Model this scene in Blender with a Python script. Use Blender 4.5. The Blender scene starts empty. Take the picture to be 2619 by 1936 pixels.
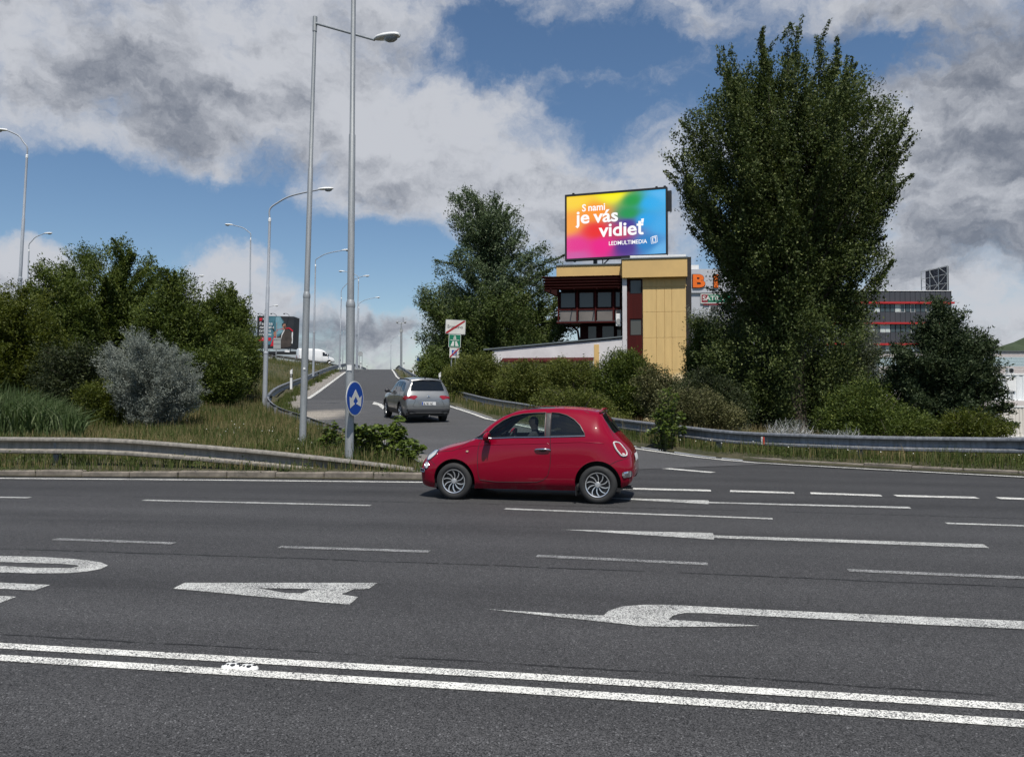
import bpy, bmesh, math, random
import numpy as np
from mathutils import Vector, Matrix, geometry
from mathutils.bvhtree import BVHTree

SC = bpy.context.scene
COL = SC.collection
R = math.radians

# ------------------------------------------------------------------ camera
F_PX, CX, CY, HOR, CAM_H = 1950.0, 1309.5, 968.0, 1021.0, 1.6
PITCH = math.atan((HOR - CY) / F_PX)
cam_d = bpy.data.cameras.new('camera')
cam = bpy.data.objects.new('camera', cam_d)
COL.objects.link(cam)
cam_d.sensor_fit = 'HORIZONTAL'
cam_d.sensor_width = 36.0
cam_d.lens = F_PX / 2619.0 * 36.0
cam_d.clip_start = 0.1
cam_d.clip_end = 9000
cam.location = (0, 0, CAM_H)
cam.rotation_euler = (math.pi / 2 + PITCH, 0, 0)
SC.camera = cam

# ------------------------------------------------------------------ node helpers
class NT:
    """Small wrapper so that node graphs can be written as expressions."""
    def __init__(self, tree):
        self.t = tree
    def n(self, typ, **kw):
        nd = self.t.nodes.new(typ)
        for k, v in kw.items():
            setattr(nd, k, v)
        return nd
    def put(self, sock, v):
        if isinstance(v, bpy.types.NodeSocket):
            self.t.links.new(v, sock)
        elif v is not None:
            sock.default_value = v
    def m(self, op, a, b=None, c=None, clamp=False):
        nd = self.n('ShaderNodeMath', operation=op)
        nd.use_clamp = clamp
        for i, v in enumerate((a, b, c)):
            if v is not None:
                self.put(nd.inputs[i], v)
        return nd.outputs[0]
    def vm(self, op, a, b=None):
        nd = self.n('ShaderNodeVectorMath', operation=op)
        self.put(nd.inputs[0], a)
        if b is not None:
            self.put(nd.inputs[1], b)
        return nd.outputs['Value'] if op in ('LENGTH', 'DISTANCE', 'DOT_PRODUCT') else nd.outputs['Vector']
    def noise(self, vec, scale, detail=4, rough=0.55, dist=0.0, col=False):
        nd = self.n('ShaderNodeTexNoise')
        if vec is not None:
            self.put(nd.inputs['Vector'], vec)
        nd.inputs['Scale'].default_value = scale
        nd.inputs['Detail'].default_value = detail
        nd.inputs['Roughness'].default_value = rough
        nd.inputs['Distortion'].default_value = dist
        return nd.outputs['Color'] if col else nd.outputs[0]
    def voro(self, vec, scale, out='Distance', feature='F1', rnd=1.0):
        nd = self.n('ShaderNodeTexVoronoi', feature=feature)
        self.put(nd.inputs['Vector'], vec)
        nd.inputs['Scale'].default_value = scale
        nd.inputs['Randomness'].default_value = rnd
        return nd.outputs[out]
    def mr(self, v, a, b, c=0.0, d=1.0, smooth=True):
        nd = self.n('ShaderNodeMapRange')
        nd.interpolation_type = 'SMOOTHSTEP' if smooth else 'LINEAR'
        self.put(nd.inputs[0], v)
        for i, x in enumerate((a, b, c, d)):
            self.put(nd.inputs[1 + i], x)
        return nd.outputs[0]
    def mix(self, f, a, b):
        nd = self.n('ShaderNodeMix', data_type='RGBA')
        self.put(nd.inputs['Factor'], f)
        for nm, v in (('A', a), ('B', b)):
            s = [i for i in nd.inputs if i.name == nm and i.type == 'RGBA'][0]
            self.put(s, (*v, 1) if isinstance(v, tuple) and len(v) == 3 else v)
        return [o for o in nd.outputs if o.type == 'RGBA'][0]
    def sep(self, v):
        nd = self.n('ShaderNodeSeparateXYZ')
        self.put(nd.inputs[0], v)
        return nd.outputs
    def comb(self, x, y, z):
        nd = self.n('ShaderNodeCombineXYZ')
        for i, v in enumerate((x, y, z)):
            self.put(nd.inputs[i], v)
        return nd.outputs[0]
    def scalevec(self, v, s):
        return self.vm('MULTIPLY', v, s)

# ------------------------------------------------------------------ sun direction
SUN_EL, SUN_AZ = 62.0, 9.0      # azimuth: degrees to the right of straight behind the camera
sun_from = Vector((math.sin(R(SUN_AZ)) * math.cos(R(SUN_EL)), -math.cos(R(SUN_AZ)) * math.cos(R(SUN_EL)), math.sin(R(SUN_EL))))

# ------------------------------------------------------------------ world: clear sky with broken cumulus
world = bpy.data.worlds.new('World')
SC.world = world
world.use_nodes = True
wt = world.node_tree
wt.nodes.clear()
w = NT(wt)
sky = w.n('ShaderNodeTexSky', sky_type='NISHITA')
sky.sun_disc = False
sky.sun_elevation = R(SUN_EL)
sky.sun_rotation = math.atan2(sun_from.x, sun_from.y)
sky.altitude = 150
sky.air_density = 1.0
sky.dust_density = 0.35
sky.ozone_density = 1.6
bg_sky = w.n('ShaderNodeBackground')
bg_sky.inputs['Strength'].default_value = 0.098
hsv = w.n('ShaderNodeHueSaturation')
hsv.inputs['Saturation'].default_value = 1.12
hsv.inputs['Value'].default_value = 1.0
wt.links.new(sky.outputs[0], hsv.inputs['Color'])
wt.links.new(hsv.outputs[0], bg_sky.inputs['Color'])
tc = w.n('ShaderNodeTexCoord')
D = tc.outputs['Generated']
def dir_of(px, py):
    v = Vector(((px - CX) / F_PX, 1.0, (HOR - py) / F_PX)).normalized()
    return v
warp = w.vm('SUBTRACT', w.noise(D, 5.0, 8, 0.62, col=True), (0.5, 0.5, 0.5))
Dw = w.vm('ADD', D, w.scalevec(warp, (0.20, 0.20, 0.15)))
def blob(px, py, rx, ry, amp):
    """cloud bank or gap at a direction of the sky; radii in photo pixels"""
    d = dir_of(px, py)
    q = w.vm('MULTIPLY', w.vm('SUBTRACT', Dw, tuple(d)), (F_PX / rx, F_PX / rx, F_PX / ry))
    return w.mr(w.vm('LENGTH', q), 1.0, 0.0, 0.0, amp)
def total(parts):
    s = parts[0]
    for p in parts[1:]:
        s = w.m('ADD', s, p)
    return s
Dz = w.scalevec(D, (1.0, 1.0, 2.1))
Dwz = w.scalevec(Dw, (1.0, 1.0, 1.8))
n_big = w.noise(Dz, 3.4, 3, 0.5, 0.2)
n_det = w.noise(Dwz, 9.0, 12, 0.62, 0.0)
cover = w.m('ADD', w.m('MULTIPLY', n_big, 0.6), w.m('MULTIPLY', n_det, 0.95))
cover = w.m('ADD', cover, total([
    # cloud banks
    blob(200, 130, 620, 330, 0.34), blob(900, 330, 800, 260, 0.36), blob(1450, 430, 620, 220, 0.26),
    blob(640, 720, 270, 150, 0.42), blob(60, 680, 170, 120, 0.42), blob(860, 830, 330, 110, 0.32),
    blob(2480, 380, 520, 640, 0.42), blob(1900, 60, 360, 90, 0.3), blob(760, 60, 420, 150, 0.22), blob(1250, 560, 600, 120, 0.16), blob(1650, 620, 330, 150, 0.3),
    # blue gaps
    blob(300, 520, 640, 105, -0.42), blob(930, 700, 260, 150, -0.40), blob(330, 640, 150, 120, -0.30),
    blob(1280, 110, 240, 100, -0.30), blob(1540, 330, 190, 130, -0.34), blob(1700, 130, 220, 90, -0.30),
    blob(2240, 150, 150, 80, -0.42), blob(1120, 640, 260, 120, -0.30),
]))
low = w.mr(w.sep(D)[2], 0.13, 0.0, 0.0, 0.26)      # more cloud towards the horizon, all round
cover = w.m('ADD', cover, low)
alpha = w.mr(cover, 0.72, 1.12)
# light and dark of the clouds: thick banks are grey below, edges and tops are bright
thick = w.mr(cover, 0.90, 1.45)
n_sh = w.noise(w.vm('ADD', Dwz, (0.0, 0.0, 0.035)), 6.0, 11, 0.60, 0.0)
up = w.m('SUBTRACT', n_sh, w.noise(w.vm('ADD', Dwz, (0.0, 0.0, -0.015)), 6.0, 11, 0.60, 0.0))
grey = total([blob(240, 310, 600, 170, 0.22), blob(780, 370, 260, 140, 0.18), blob(2460, 360, 500, 520, 0.42),
              blob(2330, 100, 260, 200, 0.16), blob(800, 880, 330, 90, 0.30), blob(1750, 700, 420, 200, 0.2), blob(1560, 560, 330, 120, 0.12),
              blob(640, 660, 260, 120, -0.55), blob(40, 640, 170, 110, -0.5), blob(1050, 300, 420, 160, -0.22), blob(2540, 790, 170, 90, -0.5), blob(2520, 500, 160, 80, -0.22), blob(880, 180, 320, 120, -0.16)])
dark = w.m('ADD', w.m('ADD', w.m('MULTIPLY', thick, 0.32), grey), w.m('ADD', w.m('MULTIPLY', w.m('SUBTRACT', n_sh, 0.5), 1.55), w.m('MULTIPLY', up, 1.3)))
dark = w.mr(w.m('ADD', dark, w.mr(w.sep(D)[2], 0.20, 0.02, 0.0, 0.14)), -0.10, 0.84)
ccol = w.mix(dark, (0.63, 0.65, 0.70), (0.185, 0.21, 0.265))
bg_c = w.n('ShaderNodeBackground')
wt.links.new(ccol, bg_c.inputs['Color'])
bg_c.inputs['Strength'].default_value = 0.90
mx = w.n('ShaderNodeMixShader')
wt.links.new(w.m('MULTIPLY', alpha, 0.97), mx.inputs[0])
wt.links.new(bg_sky.outputs[0], mx.inputs[1])
wt.links.new(bg_c.outputs[0], mx.inputs[2])
wo = w.n('ShaderNodeOutputWorld')
wt.links.new(mx.outputs[0], wo.inputs['Surface'])

# ------------------------------------------------------------------ sun
sun_d = bpy.data.lights.new('sun', 'SUN')
sun_d.energy = 5.0
sun_d.angle = R(0.53)
sun_d.color = (1.0, 0.955, 0.88)
sun = bpy.data.objects.new('sun', sun_d)
COL.objects.link(sun)
sun.location = (20, -40, 80)
sun.rotation_euler = (-sun_from).to_track_quat('-Z', 'Y').to_euler()

# ------------------------------------------------------------------ exposure
SC.view_settings.view_transform = 'Standard'
SC.view_settings.look = 'None'
SC.view_settings.exposure = 0.0
SC.view_settings.gamma = 1.0
SC.view_settings.use_curve_mapping = False
SC.cycles.max_bounces = 6
SC.cycles.transparent_max_bounces = 8
SC.cycles.caustics_reflective = False
SC.cycles.caustics_refractive = False

# ------------------------------------------------------------------ photo pixel -> place
cp, sp_ = math.cos(PITCH), math.sin(PITCH)
def ray(px, py):
    a, b = (px - CX) / F_PX, (CY - py) / F_PX
    return Vector((a, cp - b * sp_, sp_ + b * cp))
def P(px, py, Y):
    r = ray(px, py)
    return Vector((0, 0, CAM_H)) + r * (Y / r.y)
def G(px, py, z=0.0):
    r = ray(px, py)
    k = (z - CAM_H) / r.z
    return Vector((0, 0, CAM_H)) + r * k
def XZ(px, py, Y):
    p = P(px, py, Y)
    return p.x, p.z

# ------------------------------------------------------------------ object helpers
def tag(o, label=None, cat=None, group=None, kind=None):
    if label: o['label'] = label
    if cat: o['category'] = cat
    if group: o['group'] = group
    if kind: o['kind'] = kind
    return o
def thing(name, label, cat, loc=(0, 0, 0), rz=0.0, group=None):
    o = bpy.data.objects.new(name, None)
    o.empty_display_size = 0.2
    COL.objects.link(o)
    o.location = loc
    o.rotation_euler = (0, 0, rz)
    return tag(o, label, cat, group)
def link(name, me, parent=None, loc=None, rot=None):
    o = bpy.data.objects.new(name, me)
    COL.objects.link(o)
    if parent is not None: o.parent = parent
    if loc is not None: o.location = loc
    if rot is not None: o.rotation_euler = rot
    return o
def mesh(name, V, Fc, mats, smooth=False, mi=None):
    me = bpy.data.meshes.new(name)
    me.from_pydata([tuple(v) for v in V], [], Fc)
    for m_ in (mats if isinstance(mats, (list, tuple)) else [mats]):
        me.materials.append(m_)
    if mi is not None:
        me.polygons.foreach_set('material_index', mi)
    if smooth:
        me.polygons.foreach_set('use_smooth', [True] * len(me.polygons))
    me.update()
    return me
def np_mesh(name, V, faces, mat, smooth=False):
    """V (n,3) array, faces (m,k) int array"""
    me = bpy.data.meshes.new(name)
    V = np.asarray(V, np.float32); faces = np.asarray(faces, np.int32)
    k = faces.shape[1]
    me.vertices.add(len(V)); me.vertices.foreach_set('co', V.ravel())
    me.loops.add(faces.size); me.loops.foreach_set('vertex_index', faces.ravel())
    me.polygons.add(len(faces))
    me.polygons.foreach_set('loop_start', np.arange(0, faces.size, k, dtype=np.int32))
    me.polygons.foreach_set('loop_total', np.full(len(faces), k, np.int32))
    if smooth: me.polygons.foreach_set('use_smooth', np.ones(len(faces), bool))
    me.materials.append(mat)
    me.update(calc_edges=True)
    return me

class MB:
    """collects solids into one mesh"""
    def __init__(self): self.v = []; self.f = []; self.mi = []; self.cur = 0
    def add(self, V, Fc):
        n = len(self.v)
        self.v += [Vector(p) for p in V]
        self.f += [tuple(i + n for i in f) for f in Fc]
        self.mi += [self.cur] * len(Fc)
        return self
    def box(self, lo, hi, M=None):
        x0, y0, z0 = lo; x1, y1, z1 = hi
        V = [(x0, y0, z0), (x1, y0, z0), (x1, y1, z0), (x0, y1, z0), (x0, y0, z1), (x1, y0, z1), (x1, y1, z1), (x0, y1, z1)]
        if M is not None: V = [M @ Vector(p) for p in V]
        return self.add(V, [(0, 3, 2, 1), (4, 5, 6, 7), (0, 1, 5, 4), (1, 2, 6, 5), (2, 3, 7, 6), (3, 0, 4, 7)])
    def bbox(self, lo, hi, b=0.01, M=None):
        """box with chamfered edges"""
        x0, y0, z0 = lo; x1, y1, z1 = hi
        bm = bmesh.new()
        bmesh.ops.create_cube(bm, size=1.0)
        for v in bm.verts:
            v.co = Vector(((x0 + x1) / 2 + v.co.x * (x1 - x0), (y0 + y1) / 2 + v.co.y * (y1 - y0), (z0 + z1) / 2 + v.co.z * (z1 - z0)))
        bmesh.ops.bevel(bm, geom=list(bm.edges), offset=b, segments=1, affect='EDGES', profile=0.5)
        bm.verts.index_update()
        V = [(M @ v.co if M is not None else v.co.copy()) for v in bm.verts]
        Fc = [tuple(v.index for v in f.verts) for f in bm.faces]
        bm.free()
        return self.add(V, Fc)
    def tube(self, pts, rad, seg=8, cap=True):
        pts = [Vector(p) for p in pts]
        if len(pts) < 2: return self
        rads = rad if isinstance(rad, (list, tuple)) else [rad] * len(pts)
        V, Fc = [], []
        prev = None
        for i, p in enumerate(pts):
            t = (pts[min(i + 1, len(pts) - 1)] - pts[max(i - 1, 0)])
            if t.length < 1e-9: t = Vector((0, 0, 1))
            t.normalize()
            if prev is None:
                a = t.orthogonal().normalized() if abs(t.z) > 0.95 else t.cross(Vector((0, 0, 1))).normalized()
            else:
                a = prev - t * prev.dot(t)
                a = a.normalized() if a.length > 1e-6 else t.orthogonal().normalized()
            prev = a
            b = t.cross(a)
            for k in range(seg):
                an = 2 * math.pi * k / seg
                V.append(p + (a * math.cos(an) + b * math.sin(an)) * rads[i])
        for i in range(len(pts) - 1):
            for k in range(seg):
                k2 = (k + 1) % seg
                Fc.append((i * seg + k, i * seg + k2, (i + 1) * seg + k2, (i + 1) * seg + k))
        if cap:
            Fc.append(tuple(reversed(range(seg))))
            Fc.append(tuple((len(pts) - 1) * seg + k for k in range(seg)))
        return self.add(V, Fc)
    def lathe(self, prof, seg=24, M=None, axis='Z', close=False, cap=True):
        """prof: (radius, height) list"""
        V, Fc = [], []
        for r, h in prof:
            for k in range(seg):
                a = 2 * math.pi * k / seg
                p = Vector((r * math.cos(a), r * math.sin(a), h))
                if axis == 'Y': p = Vector((p.x, p.z, p.y))
                V.append(M @ p if M is not None else p)
        n = len(prof)
        for i in range(n - 1 + (1 if close else 0)):
            j = (i + 1) % n
            for k in range(seg):
                k2 = (k + 1) % seg
                Fc.append((i * seg + k, i * seg + k2, j * seg + k2, j * seg + k))
        if not close and cap:
            if prof[0][0] > 1e-6: Fc.append(tuple(reversed(range(seg))))
            if prof[-1][0] > 1e-6: Fc.append(tuple((n - 1) * seg + k for k in range(seg)))
        return self.add(V, Fc)
    def prism(self, poly, fn0, fn1):
        """poly of 2d points; fn0/fn1 map a 2d point to the two ends"""
        n = len(poly)
        V = [fn0(p) for p in poly] + [fn1(p) for p in poly]
        Fc = [tuple(range(n))[::-1], tuple(range(n, 2 * n))] + [(i, (i + 1) % n, n + (i + 1) % n, n + i) for i in range(n)]
        return self.add(V, Fc)
    def me(self, name, mats, smooth=False):
        return mesh(name, self.v, self.f, mats, smooth, self.mi)
    def obj(self, name, mats, parent=None, smooth=False, loc=None, rot=None):
        me_ = self.me(name, mats, smooth)
        if smooth: auto_smooth(me_, 50)
        return link(name, me_, parent, loc, rot)

def auto_smooth(me, ang=35):
    """smooth faces, keep sharp creases as real splits of the normals"""
    me.polygons.foreach_set('use_smooth', [True] * len(me.polygons))
    bm = bmesh.new(); bm.from_mesh(me)
    for e in bm.edges:
        if len(e.link_faces) != 2 or e.calc_face_angle(0) > R(ang): e.smooth = False
    bm.to_mesh(me); bm.free()
    return me

def pchip(xs, ys):
    xs = np.array(xs, float); ys = np.array(ys, float)
    h = np.diff(xs); d = np.diff(ys) / h
    m = np.zeros(len(xs))
    for i in range(1, len(xs) - 1):
        if d[i - 1] * d[i] > 0:
            w1, w2 = 2 * h[i] + h[i - 1], h[i] + 2 * h[i - 1]
            m[i] = (w1 + w2) / (w1 / d[i - 1] + w2 / d[i])
    m[0], m[-1] = d[0], d[-1]
    def f(x):
        x = np.clip(np.asarray(x, float), xs[0], xs[-1])
        i = np.clip(np.searchsorted(xs, x) - 1, 0, len(xs) - 2)
        t = (x - xs[i]) / h[i]
        return ((2 * t**3 - 3 * t**2 + 1) * ys[i] + (t**3 - 2 * t**2 + t) * h[i] * m[i] + (-2 * t**3 + 3 * t**2) * ys[i + 1] + (t**3 - t**2) * h[i] * m[i + 1])
    return f
def inside(poly, x, y):
    """vectorised point in polygon"""
    x = np.asarray(x, float); y = np.asarray(y, float)
    r = np.zeros(x.shape, bool)
    n = len(poly); j = n - 1
    for i in range(n):
        xi, yi = poly[i][0], poly[i][1]; xj, yj = poly[j][0], poly[j][1]
        if yi != yj:
            c = ((yi > y) != (yj > y)) & (x < (xj - xi) * (y - yi) / (yj - yi) + xi)
            r ^= c
        j = i
    return r
def resample(pts, step):
    pts = [Vector(p) for p in pts]
    out = [pts[0].copy()]
    for a, b in zip(pts, pts[1:]):
        n = max(1, int(round((b - a).length / step)))
        for i in range(1, n + 1): out.append(a.lerp(b, i / n))
    return out
def smooth_line(pts, n=6):
    """Catmull-Rom through points"""
    pts = [Vector(p) for p in pts]
    out = []
    for i in range(len(pts) - 1):
        p0 = pts[max(i - 1, 0)]; p1 = pts[i]; p2 = pts[i + 1]; p3 = pts[min(i + 2, len(pts) - 1)]
        for k in range(n):
            t = k / n
            out.append(0.5 * ((2 * p1) + (p2 - p0) * t + (2 * p0 - 5 * p1 + 4 * p2 - p3) * t * t + (3 * p1 - p0 - 3 * p2 + p3) * t**3))
    out.append(pts[-1].copy())
    return out

def text_mesh(body, size, bold=0.0, shear=0.0, space=1.0, align='LEFT'):
    """letters as flat polygons in the XY plane -> (verts, faces), width"""
    cu = bpy.data.curves.new('lettering', 'FONT')
    cu.body = body; cu.size = size; cu.offset = bold * size; cu.shear = shear; cu.space_character = space
    cu.align_x = align; cu.resolution_u = 4
    ob = bpy.data.objects.new('lettering', cu)
    COL.objects.link(ob)
    bpy.context.view_layer.update()
    dg = bpy.context.evaluated_depsgraph_get()
    me = bpy.data.meshes.new_from_object(ob.evaluated_get(dg))
    V = [v.co.copy() for v in me.vertices]; Fc = [tuple(p.vertices) for p in me.polygons]
    bpy.data.objects.remove(ob); bpy.data.curves.remove(cu); bpy.data.meshes.remove(me)
    return V, Fc
def lettering(mb, body, size, M, **kw):
    V, Fc = text_mesh(body, size, **kw)
    mb.add([M @ v for v in V], Fc)

# ------------------------------------------------------------------ materials
def new_mat(name):
    m_ = bpy.data.materials.new(name); m_.use_nodes = True
    nt = m_.node_tree
    b = nt.nodes['Principled BSDF']
    return m_, NT(nt), b
def plain(name, col, rough=0.6, metal=0.0, var=0.12, scale=3.0, spec=0.5, bump=0.0, coat=0.0, stretch=(1, 1, 1)):
    """paint or plastic with a little unevenness and dirt of its own"""
    m_, t, b = new_mat(name)
    tcn = t.n('ShaderNodeTexCoord')
    vec = t.scalevec(tcn.outputs['Object'], stretch)
    nz = t.noise(vec, scale, 6, 0.6)
    k = t.mr(nz, 0.3, 0.7, 1 - var, 1 + var * 0.5, False)
    c = t.n('ShaderNodeMix', data_type='RGBA', blend_type='MULTIPLY')
    c.inputs[0].default_value = 1.0
    ins = [i for i in c.inputs if i.type == 'RGBA']
    ins[0].default_value = (*col, 1)
    gr = t.comb(k, k, k)
    t.put(ins[1], gr)
    t.put(b.inputs['Base Color'], [o for o in c.outputs if o.type == 'RGBA'][0])
    t.put(b.inputs['Roughness'], t.mr(nz, 0.3, 0.7, max(0.02, rough * 0.85), min(1, rough * 1.12), False))
    b.inputs['Metallic'].default_value = metal
    b.inputs['Specular IOR Level'].default_value = spec
    b.inputs['Coat Weight'].default_value = coat
    b.inputs['Coat Roughness'].default_value = 0.04
    if bump:
        bp = t.n('ShaderNodeBump'); bp.inputs['Strength'].default_value = bump
        bp.inputs['Distance'].default_value = 0.01
        t.put(bp.inputs['Height'], t.noise(vec, scale * 12, 4, 0.6))
        t.put(b.inputs['Normal'], bp.outputs[0])
    return m_
def asphalt(name, base, lanes=True, contrast=1.0):
    m_, t, b = new_mat(name)
    o = t.n('ShaderNodeTexCoord').outputs['Object']
    x, y, z = t.sep(o)
    v = t.m('ADD', t.m('ADD', y, t.m('MULTIPLY', x, 0.175)), t.m('MULTIPLY', t.m('MULTIPLY', x, x), 0.0035))
    lane = t.comb(t.m('MULTIPLY', x, 0.12), v, z)
    stones = t.voro(o, 190.0, 'Color')
    sv = t.sep(stones)[0]
    grit = t.noise(o, 95.0, 3, 0.75)
    g2 = t.mr(t.m('ADD', t.m('MULTIPLY', sv, 0.55), t.m('MULTIPLY', grit, 0.45)), 0.25, 0.80, 0.10, 2.45, False)
    pale_stones = t.mr(t.sep(t.voro(o, 130.0, 'Color'))[1], 0.93, 1.0, 0.0, 2.6)  # scattered paler stones in the aggregate, part of its own colour
    band = t.noise(lane, 1.3, 5, 0.6)
    patch = t.noise(o, 0.55, 5, 0.6)
    k = t.m('ADD', t.m('MULTIPLY', t.m('SUBTRACT', band, 0.5), 0.55), t.m('MULTIPLY', t.m('SUBTRACT', patch, 0.5), 0.35))
    k = t.m('ADD', k, 1.0)
    tot = t.m('MULTIPLY', t.m('ADD', t.m('MULTIPLY', t.m('SUBTRACT', g2, 1.0), contrast), t.m('ADD', 1.0, pale_stones)), k)
    if lanes:
        wob = t.m('MULTIPLY', t.m('SUBTRACT', t.noise(o, 1.1, 4, 0.6), 0.5), 0.10)
        gate = t.mr(t.noise(o, 0.45, 3, 0.6), 0.36, 0.46)
        fine = t.mr(t.noise(o, 9.0, 3, 0.6), 0.35, 0.5)
        for v0, wd, gt in ((7.36, 0.034, True), (4.66, 0.020, True), (11.62, 0.035, True), (13.75, 0.03, True)):
            dd = t.m('ABSOLUTE', t.m('ADD', t.m('SUBTRACT', v, v0), wob))
            ln = t.m('MULTIPLY', t.m('MULTIPLY', t.mr(dd, wd, wd * 0.4), gate), fine)
            tot = t.m('MULTIPLY', tot, t.m('SUBTRACT', 1.0, t.m('MULTIPLY', ln, 0.78)))
        # polished wheel tracks and an oily strip along the middle of each lane
        ph = t.m('FRACT', t.m('DIVIDE', t.m('ADD', t.m('SUBTRACT', v, 4.45), t.m('MULTIPLY', wob, 2.0)), 3.3))
        trk = t.m('MAXIMUM', t.mr(t.m('ABSOLUTE', t.m('SUBTRACT', ph, 0.26)), 0.13, 0.02), t.mr(t.m('ABSOLUTE', t.m('SUBTRACT', ph, 0.74)), 0.13, 0.02))
        oil = t.m('MULTIPLY', t.mr(t.m('ABSOLUTE', t.m('SUBTRACT', ph, 0.5)), 0.13, 0.02), t.mr(t.noise(lane, 2.2, 5, 0.65), 0.38, 0.62))
        tot = t.m('MULTIPLY', tot, t.m('ADD', 1.0, t.m('SUBTRACT', t.m('MULTIPLY', trk, 0.13), t.m('MULTIPLY', oil, 0.24))))
        blot = t.mr(t.noise(o, 1.7, 5, 0.7), 0.66, 0.74)
        tot = t.m('MULTIPLY', tot, t.m('SUBTRACT', 1.0, t.m('MULTIPLY', blot, 0.22)))
        # the far lanes were relaid with a finer, darker course
        tot = t.m('MULTIPLY', tot, t.mr(v, 11.55, 11.68, 1.0, 0.84))
    col = t.n('ShaderNodeMix', data_type='RGBA', blend_type='MULTIPLY')
    col.inputs[0].default_value = 1.0
    ins = [i for i in col.inputs if i.type == 'RGBA']
    if name == 'asphalt_ramp':      # sand washed onto the road at the island nose and the rail bend
        sand = None
        for cx_, cy_, rx_, ry_ in ((-2.0, 18.6, 2.0, 3.0), (-9.5, 36.0, 2.2, 6.0), (-4.9, 25.5, 1.2, 3.5)):
            q = t.vm('LENGTH', t.vm('MULTIPLY', t.vm('SUBTRACT', t.comb(x, y, 0.0), (cx_, cy_, 0.0)), (1 / rx_, 1 / ry_, 1.0)))
            s1 = t.mr(t.m('ADD', q, t.m('MULTIPLY', t.m('SUBTRACT', t.noise(o, 1.6, 6, 0.65), 0.5), 1.1)), 1.05, 0.35)
            sand = s1 if sand is None else t.m('MAXIMUM', sand, s1)
        # below the joint across the ramp the course is older and paler
        jw = t.m('ADD', y, t.m('ADD', t.m('MULTIPLY', x, 0.05), t.m('MULTIPLY', t.m('SUBTRACT', t.noise(o, 0.8, 4, 0.6), 0.5), 0.25)))
        tot = t.m('MULTIPLY', tot, t.mr(jw, 51.4, 51.6, 1.18, 0.95))
        tot = t.m('MULTIPLY', tot, t.mr(t.m('ABSOLUTE', t.m('SUBTRACT', jw, 51.6)), 0.10, 0.22, 0.45, 1.0))
        t.put(ins[0], t.mix(t.m('MULTIPLY', sand, 0.75), (*base, 1), (0.23, 0.205, 0.17, 1)))
    else:
        ins[0].default_value = (*base, 1)
    t.put(ins[1], t.comb(tot, tot, tot))
    t.put(b.inputs['Base Color'], [q for q in col.outputs if q.type == 'RGBA'][0])
    b.inputs['Roughness'].default_value = 0.78
    b.inputs['Specular IOR Level'].default_value = 0.35
    bp = t.n('ShaderNodeBump'); bp.inputs['Strength'].default_value = 0.5; bp.inputs['Distance'].default_value = 0.004
    t.put(bp.inputs['Height'], t.m('ADD', sv, t.m('MULTIPLY', grit, 1.4)))
    t.put(b.inputs['Normal'], bp.outputs[0])
    return m_
def road_paint(name, col, wear):
    """thermoplastic line, worn through to the asphalt in grains"""
    m_, t, b = new_mat(name)
    o = t.n('ShaderNodeTexCoord').outputs['Object']
    grain = t.m('ADD', t.m('MULTIPLY', t.sep(t.voro(o, 150.0, 'Color'))[0], 0.62), t.m('MULTIPLY', t.noise(o, 70.0, 4, 0.7), 0.55))
    big = t.noise(o, 2.2, 4, 0.6)
    lvl = t.m('ADD', grain, t.m('MULTIPLY', t.m('SUBTRACT', big, 0.5), 0.6))
    f = t.mr(lvl, wear - 0.07, wear + 0.07)
    dirt = t.mr(t.noise(o, 7.0, 5, 0.6), 0.3, 0.7, 0.80, 1.05, False)
    pc = t.n('ShaderNodeMix', data_type='RGBA', blend_type='MULTIPLY'); pc.inputs[0].default_value = 1.0
    ins = [i for i in pc.inputs if i.type == 'RGBA']; ins[0].default_value = (*col, 1); t.put(ins[1], t.comb(dirt, dirt, dirt))
    stone = t.mr(t.sep(t.voro(o, 120.0, 'Color'))[0], 0.2, 0.9, 0.02, 0.11, False)
    t.put(b.inputs['Base Color'], t.mix(f, t.comb(stone, stone, stone), [q for q in pc.outputs if q.type == 'RGBA'][0]))
    b.inputs['Roughness'].default_value = 0.7
    return m_
def leaf_mat(name, c1, c2, c3=None, transl=0.22, patch=0.6, rough=0.6):
    """foliage: every leaf its own tone, sprays differ in hue"""
    m_, t, b = new_mat(name)
    g = t.n('ShaderNodeNewGeometry')
    rnd = g.outputs['Random Per Island']
    nz = t.noise(t.n('ShaderNodeTexCoord').outputs['Object'], patch, 3, 0.6)
    f = t.m('ADD', t.m('MULTIPLY', rnd, 0.55), t.m('MULTIPLY', t.mr(nz, 0.3, 0.7), 0.45))
    col = t.mix(f, c1, c2)
    if c3 is not None:
        col = t.mix(t.mr(t.m('FRACT', t.m('MULTIPLY', rnd, 7.31)), 0.80, 1.0), col, c3)
    t.put(b.inputs['Base Color'], col)
    b.inputs['Roughness'].default_value = rough
    b.inputs['Specular IOR Level'].default_value = 0.22
    tr = t.n('ShaderNodeBsdfTranslucent')
    hs = t.n('ShaderNodeHueSaturation'); hs.inputs['Value'].default_value = 1.3; hs.inputs['Saturation'].default_value = 1.1
    t.put(hs.inputs['Color'], col); t.put(tr.inputs[0], hs.outputs[0])
    ms = t.n('ShaderNodeMixShader'); ms.inputs[0].default_value = transl
    t.put(ms.inputs[1], b.outputs[0]); t.put(ms.inputs[2], tr.outputs[0])
    t.put(t.t.nodes['Material Output'].inputs['Surface'], ms.outputs[0])
    return m_
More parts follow.
